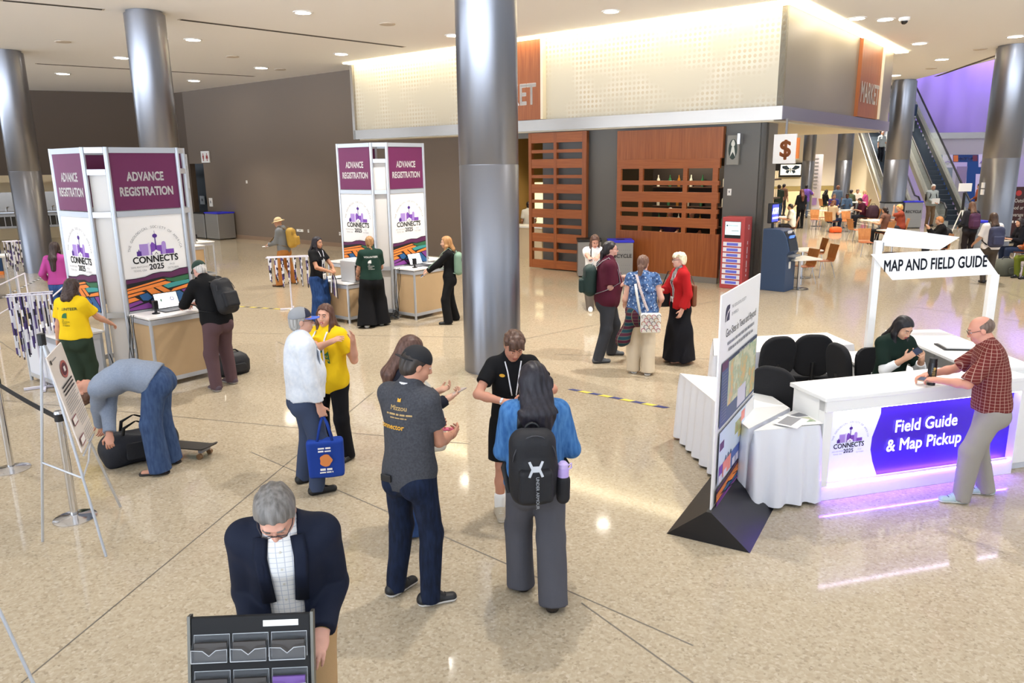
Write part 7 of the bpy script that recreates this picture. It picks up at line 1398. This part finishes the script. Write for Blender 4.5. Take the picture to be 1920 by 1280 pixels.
# --- braided volunteer
pos = mid((687, 612), (715, 608)); yw = .25
A14 = Person('volunteer with a blond braid, dark green tee and wide black trousers', pos, yw, 1.70, 'f', 1.05, 'd3a088', feet=(F(715, 608), F(688, 613)), nod=.2, turn=-.15, hands=((.18, .32, 1.05), (-.24, .22, .96))).body(); A14.pants(cloth_mat('121215'), 'wide_trousers', loose=.035, flare=.09, rise=.09).top(cloth_mat('1f3830'), 'tee_shirt', .75, .012, -.02, loose=.02).shoes(M_white); A14.hair('8a6238', 'braid', .014, .05); A14.print_([('VOLUNTEER', 0, -.12, .046, M_pw), ([(-1, -1), (1, -1), (1, .9), (.1, .85), (-.6, .4), (-1, -.4)], -.03, -.19, .032, M_pw), ('THE', -.04, -.255, .02, M_pw), ('GEOLOGICAL', -.005, -.283, .02, M_pw), ('SOCIETY', -.02, -.311, .02, M_pw), ('OF AMERICA', -.0, -.339, .02, M_pw)]); A14.watch(1, '17171a')
# --- woman with the sage backpack
pos = mid((838, 607), (852, 601)); yw = 1.62
A15 = Person('woman in a black suit with a sage green backpack facing the counter', pos, yw, 1.66, 'f', .97, 'd9a98f', feet=(F(852, 600), F(838, 608)), nod=.12, hands=((.05, .40, 1.05), (-.08, .42, 1.02)), curl=(.8, .8)).body(); A15.pants(blk, 'trousers', flare=.03).top(blk, 'jacket', 1.93, .014, .06).shoes(M_black, '0f0f10', kind='flat'); A15.hair('9a6a3a', 'bob', .018, .05, .2, 1.3).brows('7a5230'); rucksack(A15, mat('pack_sage', '7d9a86', .75, var=.08), 'sage green backpack on the woman in the black suit', (.29, .17, .44), .04, 0, mat('strap_sage', '86a08e', .75)); phone(A15, 1, 'pale phone in the hand of the woman in the black suit', 'cfd2d6')
# --- curly person in white shirt walking
pos = mid((1104, 583), (1120, 572)); yw = PI-.1
A16 = Person('person with curly brown hair and a white shirt reading a phone by the screen', pos, yw, 1.84, 'm', .95, 'd3a08c', feet=(F(1107, 583), F(1119, 562)), nod=.5, turn=.15, hands=((.09, .30, 1.10), (-.07, .32, 1.11)), curl=(1., 1.), poles=(np.array([1., -.2, -.2]), np.array([-1., -.2, -.2]))).body(); A16.pants(cloth_mat('5f564e'), 'trousers', loose=.02).top(cloth_mat('f1f1f3'), 'white_shirt', .9, .013, .0, loose=.018).collar(cloth_mat('f1f1f3')).shoes(M_white); A16.hair('4a3026', 'bob', .026, .04, .2, 1.2, .006).brows('3a261b'); phone(A16, 0, 'black phone held by the person in the white shirt'); A16.strap([(.07, .0, 1), (.075, -.12, 1), (.08, -.25, 1)], M_black, .012, 'bag_strap')
c = A16.wld(A16.nk+np.array([-.15, .12, -.35])); t = thing('shoulder_bag', 'small black and yellow bag at the side of the person in the white shirt', 'bag', c, yw); sdfobj('body', [Ell((0, 0, 0), np.array([.12, .08, .12]), None)], .014, M_bp, t); MB().ball((.06, .06, -.04), .035).build('patch', gold, t)
# --- man in the maroon polo
pos = mid((1124, 677), (1150, 666)); yw = -1.62
A17 = Person('bearded man in a maroon polo with a dark ponytail, standing in profile', pos, yw, 1.84, 'm', 1.24, 'd3a391', feet=(F(1124, 680), F(1150, 665)), fyaw=(.15, -.1), nod=.02, turn=.05, hands=((.10, .24, 1.20), (-.10, .42, 1.30)), poles=(np.array([.6, -.9, -.2]), np.array([-.6, -.5, -.8])), curl=(1., .8)).body(); mar = cloth_mat('551f30'); A17.pants(cloth_mat('3a3c42'), 'jeans', loose=.016).top(mar, 'polo_shirt', .86, .013, .16, loose=.02).collar(mar).shoes(mat('shoe_slate', '55585c', .6), '3a3c40', accent='44474c'); A17.hair('1d1718', 'pony', .012, .05, .24).glasses('4a4652').beard('2a1f1f', .005); A17.lanyard('e6e6f2', .36, 'e9f2e0')
rucksack(A17, mat('pack_forest', '1c332e', .7), 'dark green backpack with grey straps on the man in the maroon polo', (.30, .2, .48), .06, 0, mat('strap_grey', '9a9a9c', .7))
# --- woman in floral blouse
pos = mid((1187, 697), (1214, 701)); yw = -.05
A18 = Person('woman in a blue floral blouse and cream trousers, back to the view', pos, yw, 1.70, 'f', 1.22, 'dba893', feet=(F(1214, 701), F(1187, 697)), fyaw=(-.15, .15), turn=-.45, nod=.02, hands=((.27, .16, 1.0), (-.22, .22, 1.0)), curl=(.7, .7)).body(); A18.pants(cloth_mat('cfc0a8'), 'trousers', loose=.014, flare=.03).top(cloth_mat('2c3f66', 'floral', '5f7fb0', 'b9c4d6', .8), 'blouse', .35, .013, .0, loose=.016, fold=.005).shoes(mat('shoe_navy', '26304a', .6), 'f0f0f0'); A18.hair('5f4030', 'pony', .013, .05, .30).glasses('3a3036')
pl_ = cloth_mat('1c3a44', 'plaid', '4a2030', '6f6a58', 1.3); sdfobj('tied_shirt', [A18.torso[0].grow(.028), *[g.grow(.026) for g in A18.glut], Cap(A18.pel+np.array([-.15, -.08, .02]), A18.pel+np.array([-.27, -.12, -.36]), .07, .10, np.array([.5, 1, 0]), 1.4, .05)], .0095, pl_, A18.root, folds(.010, 20, 4), [(A18.pel+A18.up0*.10, A18.up0)])
c = A18.wld(A18.pel+np.array([.10, -.215, -.10])); t = thing('crossbody_bag', 'white patterned crossbody bag hanging on the woman in the floral blouse', 'bag', c, yw); sdfobj('body', [Box((0, 0, 0), np.array([.145, .04, .145]), None, .035)], .010, mat('bag_cream', 'e6e2d8', .6), t)
a = Art((0, -.04, 0), (1, 0, 0), (0, 0, 1), .002); pc = [mat('line_rose', 'b0506a', .6), mat('line_grey', '6a6a6f', .6), mat('line_rust', 'b0764a', .6)]
for j in range(5):
    for i in range(4 - j % 2): x = -.105+.07*i+(.035 if j % 2 else 0); z = -.10+.05*j; m_ = pc[(i+j) % 3]; [a.line(x+.03*math.cos(q0), z+.03*math.sin(q0), x+.03*math.cos(q0+.8), z+.03*math.sin(q0+.8), .009, m_) for q0 in (0, .8, 1.6, 2.4, 3.2)]
a.build('print', t); loc_ = lambda P: np.array(P); MB().tube([(-.14, .03, .1), (-.20, .03, .40), (-.22, .06, .55)], .003, 6, flat=(np.array([1., 0, 0]), .018)).build('strap', mat('bag_cream', 'e6e2d8'), t, smooth=True)
A18.strap([(-.10, .01, -1), (-.06, -.16, -1), (.0, -.34, -1), (.06, -.50, -1)], cloth_mat('e0dcd6', 'floral', 'c9a9a9', None, 3), .019, 'bag_strap')
# --- woman in red cardigan
pos = F(1270, 679); yw = 1.78
A19 = Person('laughing woman with short blond hair in a red cardigan and long black skirt', pos, yw, 1.66, 'f', .98, 'e0b09c', nod=.0, turn=-.05, tilt=.06, hands=((.02, .36, 1.14), (-.22, .06, .86)), poles=(np.array([.6, -.6, -.6]), None), curl=(1.2, .5), palm=((-1., 0, .1), None)).body('b04a4a'); A19.pants(blk, 'trousers').skirt(cloth_mat('16161c'), .25, .06, 'long_skirt').top(cloth_mat('a9a6a2', 'floral', '5a5856'), 'blouse', .5, .010, .02).shoes(mat('sandal_tan', 'b08a6a', .6), '6a5040', kind='sandal'); tp_ = A19.topP; A19.top(cloth_mat('b51f22'), 'cardigan', 1.9, .020, .16, .08, .0, .006, .005, front_open=.055); A19.topP = tp_; A19.hair('d6c09a', 'mop', .014, .045, fringe=.02).glasses('17171a').brows('8a6a4a').lips_smile(); A19.lanyard('e6e6f2', .40, 'f4f3f0')
h_ = handpt(A19, 0, .09, .035); t = thing('coffee_cup', 'white paper cup with black pattern in the hand of the woman in red', 'cup', h_-Z*.06); MB().lathe([(.03, 0), (.04, .11), (.001, .11)], n=18).build('cup', M_white, t, smooth='auto'); MB().lathe([(.034, .03), (.0395, .085), (.039, .09), (.033, .028)], n=18).build('sleeve', M_black, t, smooth='auto'); MB().lathe([(.042, .105), (.042, .122), (.036, .126), (.001, .126)], n=18).build('lid', M_white, t, smooth='auto')
c = A19.wld(A19.pel+np.array([.20, .10, .12])); t = thing('handbag', 'black shoulder bag of the woman in the red cardigan', 'bag', c, yw); sdfobj('body', [Box((0, 0, 0), np.array([.07, .16, .15]), None, .05)], .012, M_bp, t, folds(.006, 18, 2)); MB().tube([(0, -.12, .13), (-.06, -.04, .40), (-.06, .04, .40), (0, .12, .13)], .008).build('strap', M_black, t, smooth=True)
c = A19.wld(A19.wst+np.array([-.02, -.18, -.02])); t = thing('leather_bag', 'brown leather bag behind the woman in the red cardigan', 'bag', c, yw); sdfobj('body', [Box((0, 0, 0), np.array([.13, .04, .17]), None, .035)], .014, mat('leather_tan', '7a4a2c', .5), t); MB().tube([(-.08, 0, .16), (-.06, .05, .30), (.06, .05, .30), (.08, 0, .16)], .007).build('handle', MATS['leather_tan'], t)
# --- staff member behind the reception counter
CX, CY = np.array([math.cos(rzC), math.sin(rzC), 0]), np.array([-math.sin(rzC), math.cos(rzC), 0]); pos = C0+CX*1.58+CY*1.02; yw = rzC+PI-.1
A20 = Person('seated staff member with long black hair and a dark green tee behind the counter', (pos[0], pos[1], 0), yw, 1.64, 'f', .95, 'd3a488', feet=(at_(pos, yw, .12, .34), at_(pos, yw, -.12, .34)), sit=(0, 0, .66), lean=.16, nod=.45, turn=.1, hands=((.09, .36, 1.06), (-.09, .36, 1.04)), poles=(np.array([.45, -.3, -.8]), np.array([-.45, -.3, -.8])), curl=(.9, .7), palm=((-.6, -.1, .6), (.6, -.1, .6))).body('b05a5a'); A20.pants(blk, 'trousers'); A20.top(cloth_mat('eef0f2'), 'white_undershirt', 1.6, .009, .0); A20.top(cloth_mat('14261f'), 'tee_shirt', .85, .014, .02, loose=.014); A20.shoes(M_black); A20.hair('100d12', 'long', .016, .055, .20, 1.3).brows('17121a'); A20.print_([([(-.3, -1), (.0, -.9), (.35, .3), (.2, 1), (-.2, .1)], .0, -.21, .06, mat('print_pale', 'c9ccc9'))], 1); phone(A20, 0, 'dark phone in the hands of the seated staff member')
MB2 = thing('office_chair', 'office chair mostly hidden under the seated staff member', 'chair', (pos[0], pos[1], 0), yw); MB().cyl((0, 0, 0), (0, 0, .5), .03).build('column', M_black, MB2); MB().lathe([(.26, 0), (.26, .04), (.03, .08), (.001, .08)], n=20).build('base', M_black, MB2); MB().prism(rrect(.46, .44, .1, 5), (0, 0, .50), t=.06).build('seat', M_fab, MB2); MB().prism(rrect(.4, .4, .12, 5), (0, -.24, .82), (1, 0, 0), (0, -.1, .99), .05).build('backrest', M_fab, MB2)
# --- man in the plaid shirt at the counter
pos = mid((1796, 938), (1844, 928)); yw = 1.12
A21 = Person('balding man in a maroon checked shirt leaning on the reception counter', pos, yw, 1.67, 'm', 1.02, 'd0937c', feet=(F(1842, 925), F(1794, 941)), fyaw=(.35, .35), lean=.17, nod=.30, turn=.05, hdrop=-.07, hands=((.10, .44, 1.09), (-.12, .38, 1.10)), poles=(np.array([.7, -.6, -.5]), np.array([-.7, -.6, -.5])), curl=(.7, .9)).body(); A21.pants(cloth_mat('9a948c'), 'trousers', loose=.014).belt('8a8478').top(cloth_mat('6a2a26', 'check', 'b08c7e', None, 2.0), 'checked_shirt', .92, .013, .0, loose=.016, fold=.005).collar(MATS['cloth_check_6a2a26_b08c7e']).shoes(mat('shoe_iceblue', 'a9bfc4', .6), 'e9eef0', accent='5a4a80'); A21.glasses('4a3a34')
sdfobj('hair', [Ell(A21.H(0, -.018, .025), np.array([.080, .104, .085])*A21.hs, A21.Rh, .01, 1, [(A21.H(0, .01, 0), A21.Rh[:, 1]), (A21.H(0, 0, -.06), -A21.Rh[:, 2]), (A21.H(0, -.06, .075), nrm(A21.Rh @ np.array([0, .35, .94])))])], .006, hair_mat('5a463a'), A21.root); A21.brows('5a463a'); phone(A21, 1, 'tan phone under the hands of the man in the checked shirt', 'b08a6a')
# --- person inside the market entry
pos = F(992, 474); A22 = Person('person in a white tee standing at the service counter inside the market', pos, .1, 1.72, 'm', 1.0, 'b98a70', near=False, hands=((.22, .2, 1.), (-.25, .1, .9))).body(eyes=False); A22.pants(cloth_mat('1b2233'), 'jeans').top(cloth_mat('dcdcdc'), 'tee_shirt', .8, .014, .05, loose=.02).shoes(M_black); A22.hair('17141a', 'short', .014)
for (x, y), lb, c1, hc in (((1196, 428), 'bar worker in a white cap behind the orange slats', '3a2f5a', 'cap'), ((1207, 428), 'bar worker in dark clothes behind the orange slats', '1b1b20', 'hair')):
    P = UV(9.55 if hc == 'cap' else 8.9, LV+1.1); b_ = Person(lb, P, PI-AX+.4, 1.75, 'm', 1.0, 'b98a70', near=False, hands=((.2, .3, 1.1), (-.2, .3, 1.1))).body(eyes=False); b_.pants(blk).top(cloth_mat(c1), 'shirt', .8, .014, .05).shoes(M_black); b_.cap('e9e9ea') if hc == 'cap' else b_.hair('17121a', 'short')
# ================================================================ people farther off: café, escalators, atrium
def bgp(label, pos, yaw, top, pants, hair='2a1d18', style='short', sit=False, h=1.72, sex='m', w=1.0, skin='c99a80', sl=1.0, nod=.1, hands=None, turn=0., kind='plain', c2=None, pk='plain', lean=.0, pack=None, skirt=False, pos_z=0.):
    kw = dict(near=False, nod=nod, turn=turn, lean=lean, sex=sex, w=w, skin=skin)
    pos = np.array([pos[0], pos[1], pos_z])
    if sit:
        kw.update(sit=(0, -.06, .52), feet=(at_(pos, yaw, .11, .38), at_(pos, yaw, -.11, .40)), hands=hands or ((.15, .34, .80), (-.15, .34, .80)), lean=lean or .12)
    else: kw.update(hands=hands or ((.24, .10, .86), (-.22, .22, 1.0)))
    b = Person(label, pos, yaw, h, **kw).body(eyes=False); b.pants(cloth_mat(pants, pk, '2f466e' if pk == 'denim' else None), 'trousers'); b.top(cloth_mat(top, kind, c2), 'shirt', sl, .014, .06, loose=.014); b.shoes(M_black if pants != 'ece6dc' else M_white, '1a1512'); b.hair(hair, style, .02 if style != 'short' else .013, .045, .2, 1.5, .006 if style == 'mop' else 0)
    if skirt: b.skirt(cloth_mat(pants), .26, .35)
    if pack: rucksack(b, mat('pack_'+pack[0], pack[0], .7), pack[1], pack[2] if len(pack) > 2 else (.30, .18, .46))
    return b
bgp('man in a dark green tee and jeans walking away past the cash machine', F(1457, 414), -.1, '2f3a30', '44608a', pk='denim', sl=.8, w=1.08, h=1.80)
bgp('woman in black with auburn hair walking away between the café tables', F(1499, 428), .05, '15151a', '17171c', '5a2f22', 'long', sex='f')
bgp('person in a purple patterned shirt raising one hand by the banner', F(1508, 408), -.3, '5a3a9a', '6a7a94', '1a1518', 'short', kind='floral', c2='8a6ac9', sl=.8, hands=((.38, .32, 1.32), None))
bgp('seated man in a white tee at the table behind the cash machine', F(1480, 447), 1.3, 'e6e3de', '2a2a30', '201814', sit=True, sl=.8, w=1.1)
bgp('person behind the man in the dark green tee, only dark hair showing', F(1466, 404), -.9, '6a4f42', '33333a', '17121a')
bgp('seated woman with long black hair and a dark top by the banner', F(1545, 400), -1.4, '16161a', '2f4a32', '120f14', 'long', sit=True, sex='f')
bgp('standing woman with curly hair and a denim vest at the big group table', F(1566, 412), -.5, '6f8299', '4a4a52', '7a4a34', 'mop', sex='f', sl=.9)
bgp('seated grey-haired man in a maroon plaid shirt', F(1560, 414), 3.0, '7a2f3a', '33333a', '5a4a46', 'short', sit=True, kind='plaid', c2='3a4a8a', w=1.12)
bgp('seated woman in a tan top with brown hair, back to the view', F(1558, 434), -1.0, 'b7a288', '1f2a44', '5a3220', 'bob', sit=True, sex='f', sl=.6)
bgp('seated man in a denim jacket at the big group table', F(1585, 413), 2.8, '6f88a6', '2a3350', '1a1412', 'short', sit=True, skin='6a452f', kind='denim', c2='56708f', sl=1.9)
bgp('seated person with dark curls and an olive shirt by the far columns', F(1592, 401), -.7, '4f5a44', '2a2a30', '17121a', 'mop', sit=True, sl=1.8)
bgp('seated man in a white shirt facing the view by the far columns', F(1604, 399), 3.0, 'ece4d8', '33333a', '3a2418', 'short', sit=True, sl=1.8)
bgp('seated person in a bright pink top by the far columns', F(1619, 402), .9, 'c0508a', '33333a', 'a9825a', 'bob', sit=True, sex='f', sl=1.7)
bgp('seated boy in a maroon polo leaning over the group table', F(1615, 426), 1.6, '4a1a2c', '23242c', '2a1a16', 'short', sit=True, lean=.3, nod=.4)
bgp('seated woman with long brown hair and a brown tank top, back to the view', F(1655, 459), .5, '6f4f44', '23242c', '231818', 'pony', sit=True, sex='f', sl=.3, hands=((.2, .3, .78), (-.32, .25, .8)))
bgp('seated person with curly blond hair and a rust shirt, hand at the face', F(1683, 452), 1.3, '8a3f30', '2a2a30', 'b98a4a', 'mop', sit=True, hands=((.1, .34, .80), (-.06, .25, 1.22)), sl=.9)
bgp('seated ginger-haired man in a black jacket, hands joined before his face', F(1757, 492), 1.35, '141418', '23232a', 'a8662e', 'short', sit=True, sl=1.9, hands=((.06, .34, 1.02), (-.06, .34, 1.02)), nod=.3)
bgp('white-haired man in a grey shirt holding papers in front of the escalator', F(1741, 424), PI, 'aeb6b6', '8f7660', 'cfcac4', 'short', w=1.12, h=1.86, sl=1.8, hands=((.05, .3, 1.12), (-.1, .3, 1.1)), nod=.2, pack=('1b1b20', 'dark backpack of the white-haired man in front of the escalator'))
t = thing('paper_pad', 'white papers held by the white-haired man in front of the escalator', 'papers', F(1741, 424)+np.array([0, -.36, 1.16])); MB().box((0, 0, 0), (.34, .04, .24)).build('page', M_white, t)
bgp('man in a rust shirt and cream trousers walking towards the exhibit hall', F(1830, 410), .6, 'a0563a', 'bdb29a', '15110f', 'short', sl=1.7, pack=('17494f', 'teal backpack of the man in the rust shirt', (.36, .26, .55)))
bgp('woman with long brown hair and a purple backpack walking away', F(1811, 489), -.1, '2a2a30', '2a2326', '5a3a26', 'long', sex='f', sl=1.8, pack=('4a1f44', 'purple backpack of the woman walking away'))
bgp('woman with wavy brown hair and a navy backpack over a white tee', F(1848, 530), -.15, 'ece6e4', '4f463e', '3f2a1e', 'long', sex='f', h=1.68, w=1.1, sl=.9, hands=((.28, .25, .95), (-.30, .2, .95)), pack=('363a58', 'navy backpack of the woman in the white tee', (.34, .2, .5)))
bgp('seated woman in black with long dark hair and a coffee at the frame edge', F(1904, 500), 1.5, '15151c', '2a3550', '1f1618', 'long', sit=True, sex='f', sl=1.8)
bgp('seated woman in a green skirt and rust sweater cut by the frame edge', F(1932, 520), 1.9, 'a85a32', '6f7a2c', '3a241a', 'long', sit=True, sex='f', sl=1.8, skirt=False)
bgp('person in a pale shirt riding down the second escalator', PE2+EH*5.4, PI, 'a9b0b4', '1b1b24', '7a4a34', 'short', sex='f', sl=.9, pos_z=.577*5.4-.2)
bgp('person in dark blue riding up the escalator beside the big column', PE+EH*8.0, .2, '26344a', '8a8f92', 'b9b4ac', 'short', sl=1.9, pos_z=.577*8.0-.2)
bgp('seated person at the edge of the grey wall behind the cash machine', F(1436, 455), -1.6, '9a7f68', '33333a', '8a6a4a', 'long', sit=True, sex='f')
